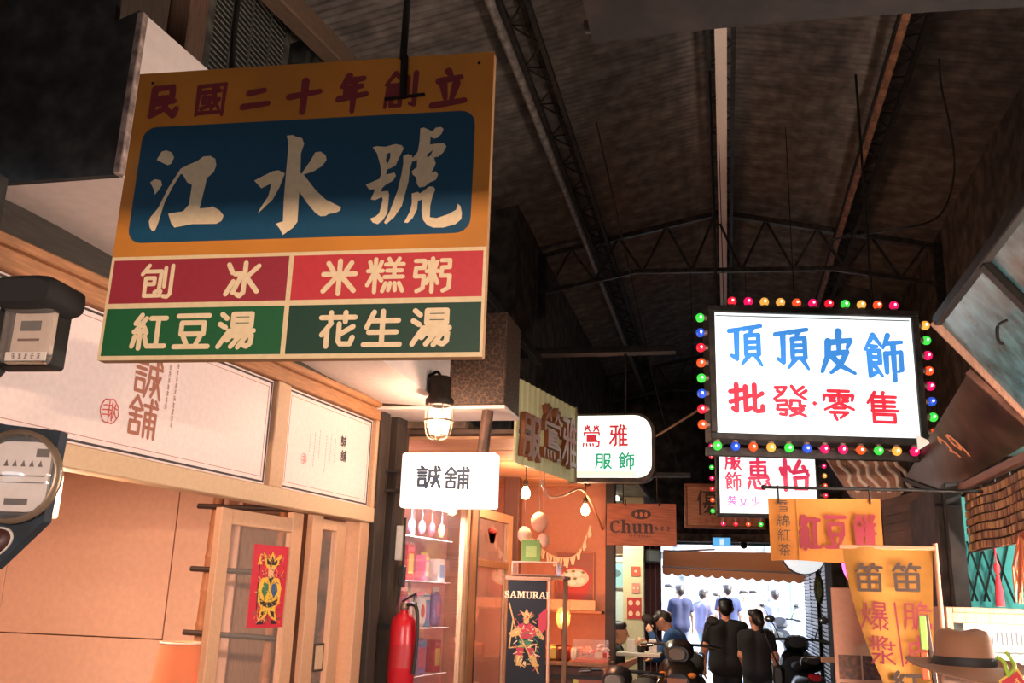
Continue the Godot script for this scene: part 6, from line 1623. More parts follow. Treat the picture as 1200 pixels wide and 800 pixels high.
	part(tg, "card", mb().box(V(-0.035, -0.06, 0), V(0.035, 0.04, 0.002), 0.0, Transform3D(Basis(Vector3.BACK, 0.55), Vector3.ZERO)), M(rgb(206, 60, 70), 0.6))
	part(tg, "border", frame_bars(mb(), 0.06, 0.09, 0.006, 0.002, 0.003, 0, Vector2(0, -0.01)), M(rgb(230, 190, 90), 0.6))
	tg.get_child(1).rotation.z = 0.55
	var pt := mb()
	rng.seed = 3
	small_print(pt, Vector2(-0.018, 0.01), 0.02, 3, 0.0035, rng, Transform3D(Basis(Vector3.BACK, 0.55), Vector3.ZERO))
	small_print(pt, Vector2(0.012, 0.01), 0.02, 3, 0.0035, rng, Transform3D(Basis(Vector3.BACK, 0.55), Vector3.ZERO))
	part(tg, "small_lettering", pt, M(rgb(240, 196, 110), 0.6, 0, ""))
	part(tg, "ribbon", mb().tube(arc_pts([V(-0.02, 0.03, 0.0), V(-0.03, 0.07, 0.0), V(-0.045, 0.085, -0.01)]), 0.007, 6).tube(arc_pts([V(-0.02, 0.03, 0.0), V(0.0, 0.06, 0.005), V(-0.02, 0.1, 0.0)]), 0.006, 6), M(rgb(160, 186, 60), 0.6))

# ---------------------------------------------------------------- the far end and the sunlit street
func build_lane_end() -> void:
	var iron := M(rgb(48, 42, 38), 0.6, 0.3, "mottle")
	var pinkw := M(rgb(206, 170, 150), 0.7, 0, "mottle")
	# timber framed sign
	var ws := thing("framed_wooden_sign", "old framed wooden sign with a dark character hanging before the lane end", "sign", V(0.0, 2.79, -12.0))
	part(ws, "board", mb().box(V(-0.45, -0.25, -0.03), V(0.45, 0.25, 0.0)), M(rgb(196, 140, 108), 0.6, 0, "grainx"))
	part(ws, "frame", frame_bars(mb(), 0.9, 0.48, 0.035, -0.04, 0.02, 0.005), M(rgb(150, 96, 70), 0.6, 0, "grainx"))
	var dk := M(rgb(66, 50, 40), 0.6, 0, "")
	write(ws, "優", Vector2(-0.2, 0.04), 0.26, 0.3, 0.026, 0.0, 0.004, dk, 0.4)
	write(ws, "飾", Vector2(0.2, 0.04), 0.26, 0.3, 0.024, 0.0, 0.004, dk, 0.4)
	var rng := RandomNumberGenerator.new()
	rng.seed = 8
	var b := mb()
	small_print(b, Vector2(-0.3, -0.18), 0.06, 9, 0.002, rng, Transform3D(), false)
	part(ws, "small_lettering", b, M(rgb(170, 70, 60), 0.6, 0, ""))
	for x in [-0.35, 0.35]: part(ws, "hanger", mb().tube([V(x, 0.27, 0), V(x, 3.1, 0)], 0.004, 6), iron)
	# beams at the end
	single("end_beam", mb().box(V(-1.0, 2.62, -16.7), V(1.42, 2.76, -16.55), 0.01), pinkw, "pale pinkish beam crossing the lane above the small blue sign", "beam")
	single("end_beam", mb().box(V(-1.0, 2.78, -17.2), V(1.42, 2.9, -17.05), 0.01), M(rgb(120, 92, 78), 0.7, 0, "mottle"), "brown beam crossing the lane just before its sunlit end", "beam")
	var ex := thing("blue_exit_sign", "small lit blue sign on the pale beam at the lane end", "sign", V(-0.06, 2.62, -16.5))
	part(ex, "box", mb().box(V(-0.15, -0.075, -0.05), V(0.15, 0.075, 0.0), 0.006), M(rgb(200, 214, 220), 0.5))
	part(ex, "face", mb().box(V(-0.145, -0.07, 0.0), V(0.145, 0.07, 0.004)), glow(rgb(90, 190, 250), 0.9))
	part(ex, "arrow", mb().box(V(-0.03, -0.05, 0.004), V(0.04, 0.05, 0.006)), glow(rgb(220, 240, 255), 1.0))
	var cm := thing("camera_dome", "small dark camera beside the lit blue sign", "camera", V(0.3, 2.57, -16.5))
	part(cm, "dome", mb().ball(V(0, 0, 0), V(0.06, 0.06, 0.06), 12), M(rgb(60, 50, 48), 0.3))
	part(cm, "bracket", mb().bar(V(0, 0.04, 0), V(-0.08, 0.12, -0.04), 0.02, 0.02), pinkw)
	# awning with a scalloped edge
	var aw := thing("scalloped_awning", "orange awning with a scalloped edge hanging across the sunlit end", "awning")
	var g := []
	for i in 25:
		var u := i / 24.0
		var row := []
		for j in 5:
			var v := j / 4.0
			row.append(V(lerpf(-1.15, 1.36, u), lerpf(2.24, 2.56, v) - 0.06 * u * (1 - v) - 0.02 * sin(PI * u), lerpf(-18.05, -18.32, v)))
		g.append(row)
	var orange := cloth(rgb(230, 198, 168), 1.0, "fine")
	part(aw, "slope", mb().sheet(g, V(0, 0.006, -0.004)), orange)
	var val := PackedVector2Array([Vector2(-1.15, 2.24)])
	for i in 14:
		var x0 := -1.15 + 2.51 * i / 14.0
		var d := 2.13 - 0.09 * i / 14.0
		for k in 6:
			var t := k / 5.0
			val.append(Vector2(x0 + 2.51 / 14.0 * t, d - 0.045 * sin(PI * t)))
	val.append(Vector2(1.36, 2.17))
	for i in 12: val.append(Vector2(1.36 - 2.51 * i / 12.0, 2.18 + 0.06 * i / 12.0 - 0.02 * sin(PI * (1.0 - i / 12.0))))
	part(aw, "valance", mb().prism(val, -18.05, -18.043), orange)
	part(aw, "front_tube", mb().tube([V(-1.16, 2.24, -18.05), V(1.37, 2.18, -18.05)], 0.015, 8), M(rgb(206, 196, 186), 0.4, 0.4, ""))
	part(aw, "arm", mb().bar(V(-1.0, 2.5, -17.6), V(-0.2, 2.58, -18.2), 0.03, 0.03), M(rgb(206, 190, 180), 0.5))
	single("gutter", mb().box(V(-1.05, 2.66, -18.28), V(1.38, 2.72, -18.18), 0.01), M(rgb(96, 130, 136), 0.5), "teal gutter line above the orange awning", "gutter")
	# rolling shutters on the right side
	for k in 2:
		var z0: float = [-18.1, -15.0][k]
		var z1: float = [-15.7, -13.4][k]
		var t := thing("louvre_shutter", ["pale louvred shutter at the bright end of the lane", "grey louvred shutter nearer the parked scooter"][k], "shutter", V(1.37, 0, 0), 0.0, "louvred shutters")
		var sl := mb().box(V(-0.008, -0.02, z0), V(0.008, 0.028, z1), 0.003, Transform3D(Basis(Vector3.BACK, 0.5), Vector3.ZERO)).done()
		for i in 38:
			var o := part_mesh(t, "slat", sl, M(rgb(186, 186, 190), 0.4, 0.3, "fine"))
			o.position.y = 0.12 + 0.056 * i
		for z in [z0, z0 + 0.5 * (z1 - z0), z1]:
			part(t, "guide", mb().box(V(-0.015, 0, z - 0.03), V(0.03, 2.4, z + 0.03), 0.004), iron)
		part(t, "box", mb().box(V(-0.06, 2.28, z0), V(0.05, 2.6, z1), 0.02), iron)
	single("dark_pillar", mb().box(V(1.26, 0, -13.2), V(1.42, 3.0, -12.4), 0.01), M(rgb(56, 46, 40), 0.8, 0, "mottle"), "dark pillar between the shutters and the photo board", "pillar")
	single("timber_fence", mb().box(V(1.3, 0, -11.0), V(1.38, 2.6, -8.8), 0.01), M(rgb(84, 62, 50), 0.8, 0, "grain"), "brown timber partition behind the yellow placard", "partition")
	var gp := thing("green_bag", "green leafy bag hanging on the louvred shutter", "bag", V(1.28, 1.86, -14.4))
	part(gp, "bag", mb().loft([[V(0, 0, -0.05), 0.03, 0.12, 2.2], [V(0, 0, 0), 0.07, 0.2, 2.2], [V(0, 0, 0.05), 0.03, 0.12, 2.2]], 12), M(rgb(150, 166, 110), 0.7, 0, "mottle", 6.0))
	part(gp, "strap", mb().tube([V(0.02, 0.18, 0), V(0.07, 0.42, 0)], 0.008, 5), iron)
	# the street outside
	var pale := M(rgb(226, 224, 220), 0.8, 0, "mottle", 0.5)
	var bd := thing("street_house", "pale building with roller shutters across the sunlit street", "building", V(0, 0.22, -29))
	part(bd, "wall", mb().box(V(-9, 0, -1), V(9, 7, 0)), pale)
	for i in 5:
		var x := -5.0 + 2.4 * i
		var o := part(bd, "roller_shutter", mb().box(V(x - 1.0, 0.05, 0.0), V(x + 1.0, 2.6, 0.04), 0.01), M(rgb(196, 202, 208), 0.5, 0.2, "fine"))
		for j in 12: part(o, "slat", mb().box(V(x - 0.98, 0.12 + 0.2 * j, 0.04), V(x + 0.98, 0.27 + 0.2 * j, 0.06), 0.006), M(rgb(206, 210, 214), 0.5, 0.2, "fine"))
		part(bd, "signboard", mb().box(V(x - 1.05, 2.8, 0.0), V(x + 1.05, 3.4, 0.1), 0.01), M([rgb(200, 190, 186), rgb(176, 196, 206), rgb(206, 176, 166)][i % 3], 0.5))
	single("street_kerb", mb().box(V(-9, 0.2, -27.4), V(9, 0.34, -27.1), 0.01), pale, "pale kerb along the sunlit street", "kerb")
	single("street_pole", mb().tube([V(0, -0.02, 0), V(0, 5, 0)], 0.05, 10), M(rgb(150, 170, 160), 0.5), "thin grey-green pole standing in the sunlit street", "pole", V(1.5, 0.22, -24.0))
	scooter(V(-0.46, 0, -10.75), 176.0, "parked dark scooter facing the camera below the orange wooden sign", rgb(44, 40, 38), rgb(160, 100, 60))
	scooter(V(-0.86, 0, -8.8), 172.0, "dark scooter without mirrors in front of the counter", rgb(40, 38, 38), rgb(196, 120, 66), false)
	scooter(V(0.9, 0, -12.75), 4.0, "black scooter with a red tail light parked by the louvred shutters", rgb(36, 36, 38), rgb(180, 40, 44))
	scooter(V(0.9, 0.15, -19.6), -15.0, "scooter standing in the sun just outside the lane", rgb(120, 120, 126), rgb(210, 60, 60))

func scooter(at: Vector3, turn: float, label: String, body_c: Color, accent: Color, mirrors := true) -> void:
	var t := thing("motor_scooter", label, "scooter", at, turn, "parked scooters")
	t.scale = Vector3.ONE * (1.12 if mirrors else 0.98)
	var paint := M(body_c, 0.25, 0.1, "")
	var blk := M(rgb(28, 28, 28), 0.6, 0, "")
	var chrome := M(rgb(180, 176, 170), 0.2, 0.9, "")
	var acc := M(accent, 0.35, 0, "")
	var side := Basis(Vector3.FORWARD, PI / 2)
	for z in [-0.64, 0.6]:
		var w := part(t, "wheel", mb().lathe([Vector2(0.15, -0.045), Vector2(0.2, -0.05), Vector2(0.235, -0.03), Vector2(0.245, 0.0), Vector2(0.235, 0.03), Vector2(0.2, 0.05), Vector2(0.15, 0.045)], Transform3D(side, V(0, 0.245, z)), 24), blk)
		part(w, "rim", mb().lathe([Vector2(0.02, -0.04), Vector2(0.15, -0.03), Vector2(0.155, 0.03), Vector2(0.02, 0.04)], Transform3D(side, V(0, 0.245, z)), 16), chrome)
	part(t, "front_fender", mb().loft([[V(0, 0.42, -0.86), 0.05, 0.03], [V(0, 0.52, -0.7), 0.085, 0.05], [V(0, 0.52, -0.55), 0.09, 0.06], [V(0, 0.42, -0.42), 0.06, 0.04]], 12), paint)
	part(t, "front_apron", mb().loft([[V(0, 0.62, -0.62), 0.13, 0.22, 3.0], [V(0, 0.66, -0.54), 0.2, 0.32, 3.0], [V(0, 0.6, -0.42), 0.19, 0.3, 3.0]], 18), paint)
	part(t, "apron_badge", mb().prism(PackedVector2Array([Vector2(-0.09, 0.1), Vector2(0.09, 0.1), Vector2(0.05, -0.12), Vector2(0, -0.17), Vector2(-0.05, -0.12)]), 0, 0.03, Transform3D(Basis(Vector3.UP, PI), V(0, 0.7, -0.6))), acc)
	part(t, "floorboard", mb().box(V(-0.16, 0.28, -0.48), V(0.16, 0.36, 0.06), 0.03), blk)
	part(t, "rear_body", mb().loft([[V(0, 0.5, -0.02), 0.13, 0.2, 3.0], [V(0, 0.55, 0.2), 0.17, 0.2, 3.0], [V(0, 0.62, 0.5), 0.16, 0.15, 3.0], [V(0, 0.7, 0.82), 0.08, 0.07, 2.5]], 18), paint)
	part(t, "seat", mb().loft([[V(0, 0.8, -0.1), 0.08, 0.03, 2.5], [V(0, 0.82, 0.05), 0.14, 0.06, 2.5], [V(0, 0.83, 0.35), 0.15, 0.06, 2.5], [V(0, 0.9, 0.62), 0.12, 0.06, 2.5], [V(0, 0.9, 0.72), 0.06, 0.03, 2.5]], 16), blk)
	part(t, "rack", mb().tube(arc_pts([V(-0.1, 0.86, 0.6), V(-0.11, 0.93, 0.75), V(-0.06, 0.95, 0.9), V(0.06, 0.95, 0.9), V(0.11, 0.93, 0.75), V(0.1, 0.86, 0.6)]), 0.012, 6), chrome)
	part(t, "tail_light", mb().loft([[V(0, 0.75, 0.78), 0.07, 0.04, 3.0], [V(0, 0.75, 0.86), 0.05, 0.028, 3.0]], 12), M(rgb(170, 26, 40), 0.25, 0, ""))
	part(t, "number_plate", mb().box(V(-0.13, 0.5, 0.84), V(0.13, 0.64, 0.85), 0.004, Transform3D(Basis(Vector3.RIGHT, 0.1), V(0, 0.06, -0.05))), M(rgb(226, 216, 200), 0.5))
	part(t, "rear_fender", mb().loft([[V(0, 0.46, 0.62), 0.07, 0.06], [V(0, 0.5, 0.8), 0.07, 0.04], [V(0, 0.42, 0.92), 0.06, 0.03]], 12), blk)
	part(t, "headstock", mb().loft([[V(0, 1.0, -0.56), 0.1, 0.07, 2.5], [V(0, 1.03, -0.46), 0.14, 0.1, 2.5], [V(0, 1.05, -0.36), 0.1, 0.06, 2.5]], 14), paint)
	part(t, "headlight", mb().loft([[V(0, 1.0, -0.6), 0.07, 0.045, 2.5], [V(0, 1.0, -0.54), 0.09, 0.06, 2.5]], 14), M(rgb(130, 122, 112), 0.12, 0.2, ""))
	part(t, "handlebar", mb().tube([V(-0.34, 1.06, -0.3), V(-0.2, 1.08, -0.4), V(0.2, 1.08, -0.4), V(0.34, 1.06, -0.3)], 0.014, 8), blk)
	for s in [-1, 1]:
		part(t, "grip", mb().tube([V(0.26 * s, 1.07, -0.36), V(0.37 * s, 1.055, -0.28)], 0.02, 8), blk)
		part(t, "brake_lever", mb().tube([V(0.24 * s, 1.07, -0.42), V(0.37 * s, 1.05, -0.36)], 0.007, 6), chrome)
		part(t, "indicator", mb().ball(V(0.13 * s, 0.83, -0.6), V(0.04, 0.025, 0.03), 10), M(rgb(226, 140, 60), 0.2, 0, ""))
		if not mirrors: continue
		var m := part(t, "mirror", mb().ball(V(0.3 * s, 1.3, -0.36), V(0.06, 0.043, 0.018), 14), blk)
		part(m, "mirror_glass", mb().ball(V(0.3 * s, 1.3, -0.346), V(0.051, 0.035, 0.01), 12), M(rgb(190, 196, 200), 0.05, 0.9, ""))
		part(m, "stalk", mb().tube(arc_pts([V(0.2 * s, 1.09, -0.4), V(0.24 * s, 1.2, -0.4), V(0.29 * s, 1.28, -0.37)]), 0.007, 6), blk)
	part(t, "exhaust", mb().tube([V(0.15, 0.28, 0.1), V(0.19, 0.3, 0.4), V(0.19, 0.34, 0.8)], 0.045, 10), chrome)
	part(t, "stand", mb().tube([V(-0.12, 0.3, 0.1), V(-0.2, 0.01, 0.16)], 0.012, 6), blk)

# ---------------------------------------------------------------- people: joined tapered limbs meshed as one skin
# bones: [a, b, ra, rb]; appends the surface of their smooth union to st and returns the new vertex count
func skin(st: SurfaceTool, first: int, bones: Array, cell: float, k: float) -> int:
	var lo := Vector3.INF
	var hi := -Vector3.INF
	for q in bones:
		var r := maxf(q[2], q[3]) + 2.5 * cell
		for p in [q[0], q[1]]:
			lo = lo.min(p - Vector3.ONE * r)
			hi = hi.max(p + Vector3.ONE * r)
	var nx := int((hi.x - lo.x) / cell) + 2
	var ny := int((hi.y - lo.y) / cell) + 2
	var nz := int((hi.z - lo.z) / cell) + 2
	var f := PackedFloat32Array()
	f.resize(nx * ny * nz)
	f.fill(1.0)
	for q in bones:
		var a: Vector3 = q[0]
		var b: Vector3 = q[1]
		var ra: float = q[2]
		var rb: float = q[3]
		var pad := maxf(ra, rb) + k + 2.0 * cell
		var l := ((a.min(b) - Vector3.ONE * pad - lo) / cell).floor()
		var h := ((a.max(b) + Vector3.ONE * pad - lo) / cell).ceil()
		var ab := b - a
		var ll := maxf(ab.length_squared(), 1e-9)
		for z in range(maxi(0, int(l.z)), mini(nz, int(h.z) + 1)):
			for y in range(maxi(0, int(l.y)), mini(ny, int(h.y) + 1)):
				var row := (z * ny + y) * nx
				for x in range(maxi(0, int(l.x)), mini(nx, int(h.x) + 1)):
					var p := lo + Vector3(x, y, z) * cell
					var t := clampf((p - a).dot(ab) / ll, 0.0, 1.0)
					var d := p.distance_to(a + ab * t) - (ra + (rb - ra) * t)
					var o := f[row + x]
					var m := maxf(k - absf(d - o), 0.0) / k
					f[row + x] = minf(d, o) - m * m * k * 0.25
	var index := PackedInt32Array()
	index.resize(nx * ny * nz)
	index.fill(-1)
	var n := first
	var off := [0, 1, nx, nx + 1, nx * ny, nx * ny + 1, nx * ny + nx, nx * ny + nx + 1]
	var edges := [[0, 1], [2, 3], [4, 5], [6, 7], [0, 2], [1, 3], [4, 6], [5, 7], [0, 4], [1, 5], [2, 6], [3, 7]]
	for z in nz - 1:
		for y in ny - 1:
			var row := (z * ny + y) * nx
			for x in nx - 1:
				var i := row + x
				var s := 0
				for c in 8:
					if f[i + off[c]] < 0.0: s += 1
				if s == 0 or s == 8: continue
				var sum := Vector3.ZERO
				var cnt := 0
				for e in edges:
					var v0 := f[i + off[e[0]]]
					var v1 := f[i + off[e[1]]]
					if (v0 < 0.0) != (v1 < 0.0):
						var t := v0 / (v0 - v1)
						var p0 := Vector3(e[0] & 1, (e[0] >> 1) & 1, e[0] >> 2)
						var p1 := Vector3(e[1] & 1, (e[1] >> 1) & 1, e[1] >> 2)
						sum += p0.lerp(p1, t)
						cnt += 1
				st.add_vertex(lo + (Vector3(x, y, z) + sum / cnt) * cell)
				index[i] = n
				n += 1
	var steps := [1, nx, nx * ny]
	for z in range(1, nz - 1):
		for y in range(1, ny - 1):
			var row := (z * ny + y) * nx
			for x in range(1, nx - 1):
				var i := row + x
				for ax in 3:
					var inside := f[i] < 0.0
					if inside == (f[i + steps[ax]] < 0.0): continue
					var u: int = steps[(ax + 1) % 3]
					var w: int = steps[(ax + 2) % 3]
					var q := [index[i], index[i - u], index[i - u - w], index[i - w]]
					if q.min() < 0: continue
					if inside: q.reverse()
					for v in [q[0], q[1], q[2], q[0], q[2], q[3]]: st.add_index(v)
	return n

func skin_mesh(groups: Array) -> ArrayMesh:
	var st := SurfaceTool.new()
	st.begin(Mesh.PRIMITIVE_TRIANGLES)
	st.set_smooth_group(0)
	var n := 0
	for g in groups: n = skin(st, n, g[0], g[1], g[2])
	st.generate_normals()
	return st.commit()

func hand_bones(w: Vector3, dir: Vector3, palm_n: Vector3, s: float, side: float) -> Array:
	var x := dir.cross(palm_n).normalized() * side
	var b := [[w, w + dir * 0.075 * s, 0.024 * s, 0.03 * s], [w + dir * 0.02 * s + x * 0.012 * s, w + dir * 0.075 * s + x * 0.024 * s, 0.018 * s, 0.017 * s], [w + dir * 0.02 * s - x * 0.012 * s, w + dir * 0.075 * s - x * 0.024 * s, 0.018 * s, 0.016 * s]]
	var lens := [0.07, 0.08, 0.075, 0.058]
	for i in 4:
		var o := w + dir * 0.075 * s + x * (0.03 - 0.02 * i) * s
		var m: Vector3 = o + dir * lens[i] * 0.55 * s + palm_n * 0.012 * s
		b.append([o, m, 0.0105 * s, 0.0095 * s])
		b.append([m, m + dir * lens[i] * 0.4 * s + palm_n * 0.022 * s, 0.0095 * s, 0.008 * s])
	var th := w + dir * 0.03 * s + x * 0.03 * s
	b.append([th, th + dir * 0.04 * s + x * 0.022 * s + palm_n * 0.01 * s, 0.0125 * s, 0.011 * s])
	b.append([th + dir * 0.04 * s + x * 0.022 * s + palm_n * 0.01 * s, th + dir * 0.07 * s + x * 0.024 * s + palm_n * 0.02 * s, 0.011 * s, 0.009 * s])
	return b

# o: height, shirt, trousers, hair, skin colours; arms = [[elbow, wrist] left, right] and legs = [[knee, ankle] left, right] at 1.7 m; lean forward in radians at the hips; head_turn; seat (hip height)
func person(label: String, at: Vector3, turn: float, o: Dictionary) -> Node3D:
	var h: float = o.get("height", 1.7) / 1.7
	var cell: float = o.get("cell", 0.018)
	var t := thing("person", label, "person", at, turn)
	var lean := Basis(Vector3.RIGHT, -o.get("lean", 0.0))
	var hip_y: float = o.get("seat", 0.93)
	var pel := V(0, hip_y, 0)
	var up := func(x: float, y: float, z: float) -> Vector3: return (pel + lean * V(x, y - 0.93, z)) * h
	var arms: Array = o.get("arms", [[V(-0.25, 1.12, 0.03), V(-0.27, 0.88, -0.05)], [V(0.25, 1.12, 0.03), V(0.27, 0.88, -0.05)]])
	var legs: Array = o.get("legs", [[V(-0.1, 0.5, -0.03), V(-0.1, 0.08, 0.02)], [V(0.1, 0.5, -0.1), V(0.1, 0.09, 0.06)]])
	var w: float = o.get("width", 1.0)
	var torso := []
	for s in [-1, 1]:
		torso.append([up.call(0.07 * s * w, 0.95, 0), up.call(0.065 * s * w, 1.12, -0.01), 0.115 * h * w, 0.105 * h * w])
		torso.append([up.call(0.065 * s * w, 1.12, -0.01), up.call(0.095 * s * w, 1.32, 0.01), 0.105 * h * w, 0.105 * h])
		torso.append([up.call(0.06 * s, 1.38, 0.015), up.call(0.165 * s * w, 1.375, 0.015), 0.07 * h, 0.058 * h])
	var neck := [[up.call(0, 1.38, 0.01), up.call(0, 1.5, -0.01), 0.058 * h, 0.052 * h]]
	var limbs := []
	var sleeves := []
	var pants := []
	var shoes := []
	var hands := []
	for i in 2:
		var s := -1.0 if i == 0 else 1.0
		var sh: Vector3 = up.call(0.185 * s * w, 1.37, 0.015)
		var el: Vector3 = arms[i][0] * h
		var wr: Vector3 = arms[i][1] * h
		limbs.append([sh, el, 0.052 * h, 0.04 * h])
		limbs.append([el, wr, 0.042 * h, 0.027 * h])
		sleeves.append([sh, sh.lerp(el, o.get("sleeve", 0.6)), 0.066 * h, 0.06 * h])
		if o.get("sleeve", 0.6) >= 1.0: sleeves.append([el, el.lerp(wr, 0.95), 0.056 * h, 0.044 * h])
		var dir := (wr - el).normalized()
		var pn := V(-s, 0, 0) if absf(dir.y) > 0.5 else V(0, -1, 0)
		pn = (pn - dir * pn.dot(dir)).normalized()
		hands.append(hand_bones(wr, dir, pn, h, s))
		var hp := V(0.088 * s, hip_y - 0.02, 0) * h
		var kn: Vector3 = legs[i][0] * h
		var an: Vector3 = legs[i][1] * h
		limbs.append([hp, kn, 0.085 * h, 0.055 * h])
		limbs.append([kn, an, 0.055 * h, 0.036 * h])
		limbs.append([an + V(0, -0.04, 0.02) * h, an + V(0, -0.045, -0.15) * h, 0.034 * h, 0.028 * h])
		pants.append([hp, kn, 0.102 * h, 0.075 * h])
		pants.append([kn, an + V(0, 0.03, 0) * h, 0.074 * h, 0.062 * h])
		shoes.append([an + V(0, -0.035, 0.025) * h, an + V(0, -0.04, -0.15) * h, 0.045 * h, 0.038 * h])
	pants.append([V(-0.05, hip_y + 0.03, 0) * h, V(0.05, hip_y + 0.03, 0) * h, 0.125 * h * w, 0.125 * h * w])
	var hc: Vector3 = up.call(0, 1.585, -0.015)
	var hb := lean * Basis(Vector3.UP, o.get("head_turn", 0.0)) * Basis(Vector3.RIGHT, -o.get("nod", 0.0))
	var at_head := func(x: float, y: float, z: float) -> Vector3: return hc + hb * V(x, y, z) * h
	var head := [[at_head.call(0, 0.03, 0.012), at_head.call(0, 0.02, 0.0), 0.092 * h, 0.09 * h], [at_head.call(0, -0.04, -0.03), at_head.call(0, -0.075, -0.045), 0.066 * h, 0.045 * h], [at_head.call(0, 0.01, -0.092), at_head.call(0, -0.022, -0.112), 0.011 * h, 0.015 * h], [at_head.call(-0.035, 0.022, -0.083), at_head.call(0.035, 0.022, -0.083), 0.014 * h, 0.014 * h], [at_head.call(-0.02, -0.055, -0.086), at_head.call(0.02, -0.055, -0.086), 0.013 * h, 0.013 * h]]
	for s in [-1, 1]: head.append([at_head.call(0.092 * s, 0.015, 0.012), at_head.call(0.09 * s, -0.02, 0.01), 0.017 * h, 0.012 * h])
	head.append([at_head.call(0, -0.05, 0.0), up.call(0, 1.46, 0), 0.055 * h, 0.054 * h])
	var fine := minf(cell, 0.012)
	var groups := [[torso + neck + limbs, cell, 0.04], [head, fine, 0.02]]
	for g in hands: groups.append([g, 0.007 if cell < 0.02 else 0.009, 0.006])
	part_mesh(t, "body", skin_mesh(groups), M(o.get("skin", rgb(216, 160, 130)), 0.6, 0, ""))
	var fat := []
	for q in torso: fat.append([q[0], q[1], q[2] + 0.02 * h, q[3] + 0.02 * h])
	fat.append([up.call(-0.07 * w, 0.9, 0), up.call(0.07 * w, 0.9, 0), 0.13 * h * w, 0.13 * h * w])
	part_mesh(t, "shirt", skin_mesh([[fat + sleeves, cell, 0.03]]), cloth(o.get("shirt", rgb(30, 30, 34)), 0.0, "weave"))
	part_mesh(t, "trousers", skin_mesh([[pants, cell, 0.03]]), cloth(o.get("trousers", rgb(40, 42, 46)), 0.0, "weave"))
	part_mesh(t, "shoes", skin_mesh([[shoes, cell, 0.01]]), M(rgb(44, 40, 40), 0.6, 0, ""))
	var hair := [[at_head.call(0, 0.045, 0.025), at_head.call(0, 0.02, 0.045), 0.096 * h, 0.085 * h], [at_head.call(-0.05, 0.09, -0.035), at_head.call(0.05, 0.09, -0.035), 0.045 * h, 0.045 * h], [at_head.call(0, 0.0, 0.06), at_head.call(0, -0.04, 0.055), 0.06 * h, 0.045 * h]]
	if o.get("tail", false):
		hair.append([at_head.call(0, 0.03, 0.11), at_head.call(0, -0.03, 0.14), 0.035 * h, 0.04 * h])
		hair.append([at_head.call(0, -0.03, 0.14), at_head.call(0, -0.16, 0.13), 0.04 * h, 0.015 * h])
	part_mesh(t, "hair", skin_mesh([[hair, fine, 0.02]]), M(o.get("hair", rgb(26, 22, 22)), 0.5, 0, "weave"))
	var eyes := mb()
	for s in [-1, 1]: eyes.ball(at_head.call(0.033 * s, 0.004, -0.085), V(0.011, 0.008, 0.009) * h, 8)
	part(t, "eyes", eyes, M(rgb(40, 28, 24), 0.2, 0, ""))
	part(t, "lips", mb().ball(at_head.call(0, -0.055, -0.097), V(0.022, 0.007, 0.008) * h, 8), M(rgb(176, 100, 92), 0.5, 0, ""))
	return t

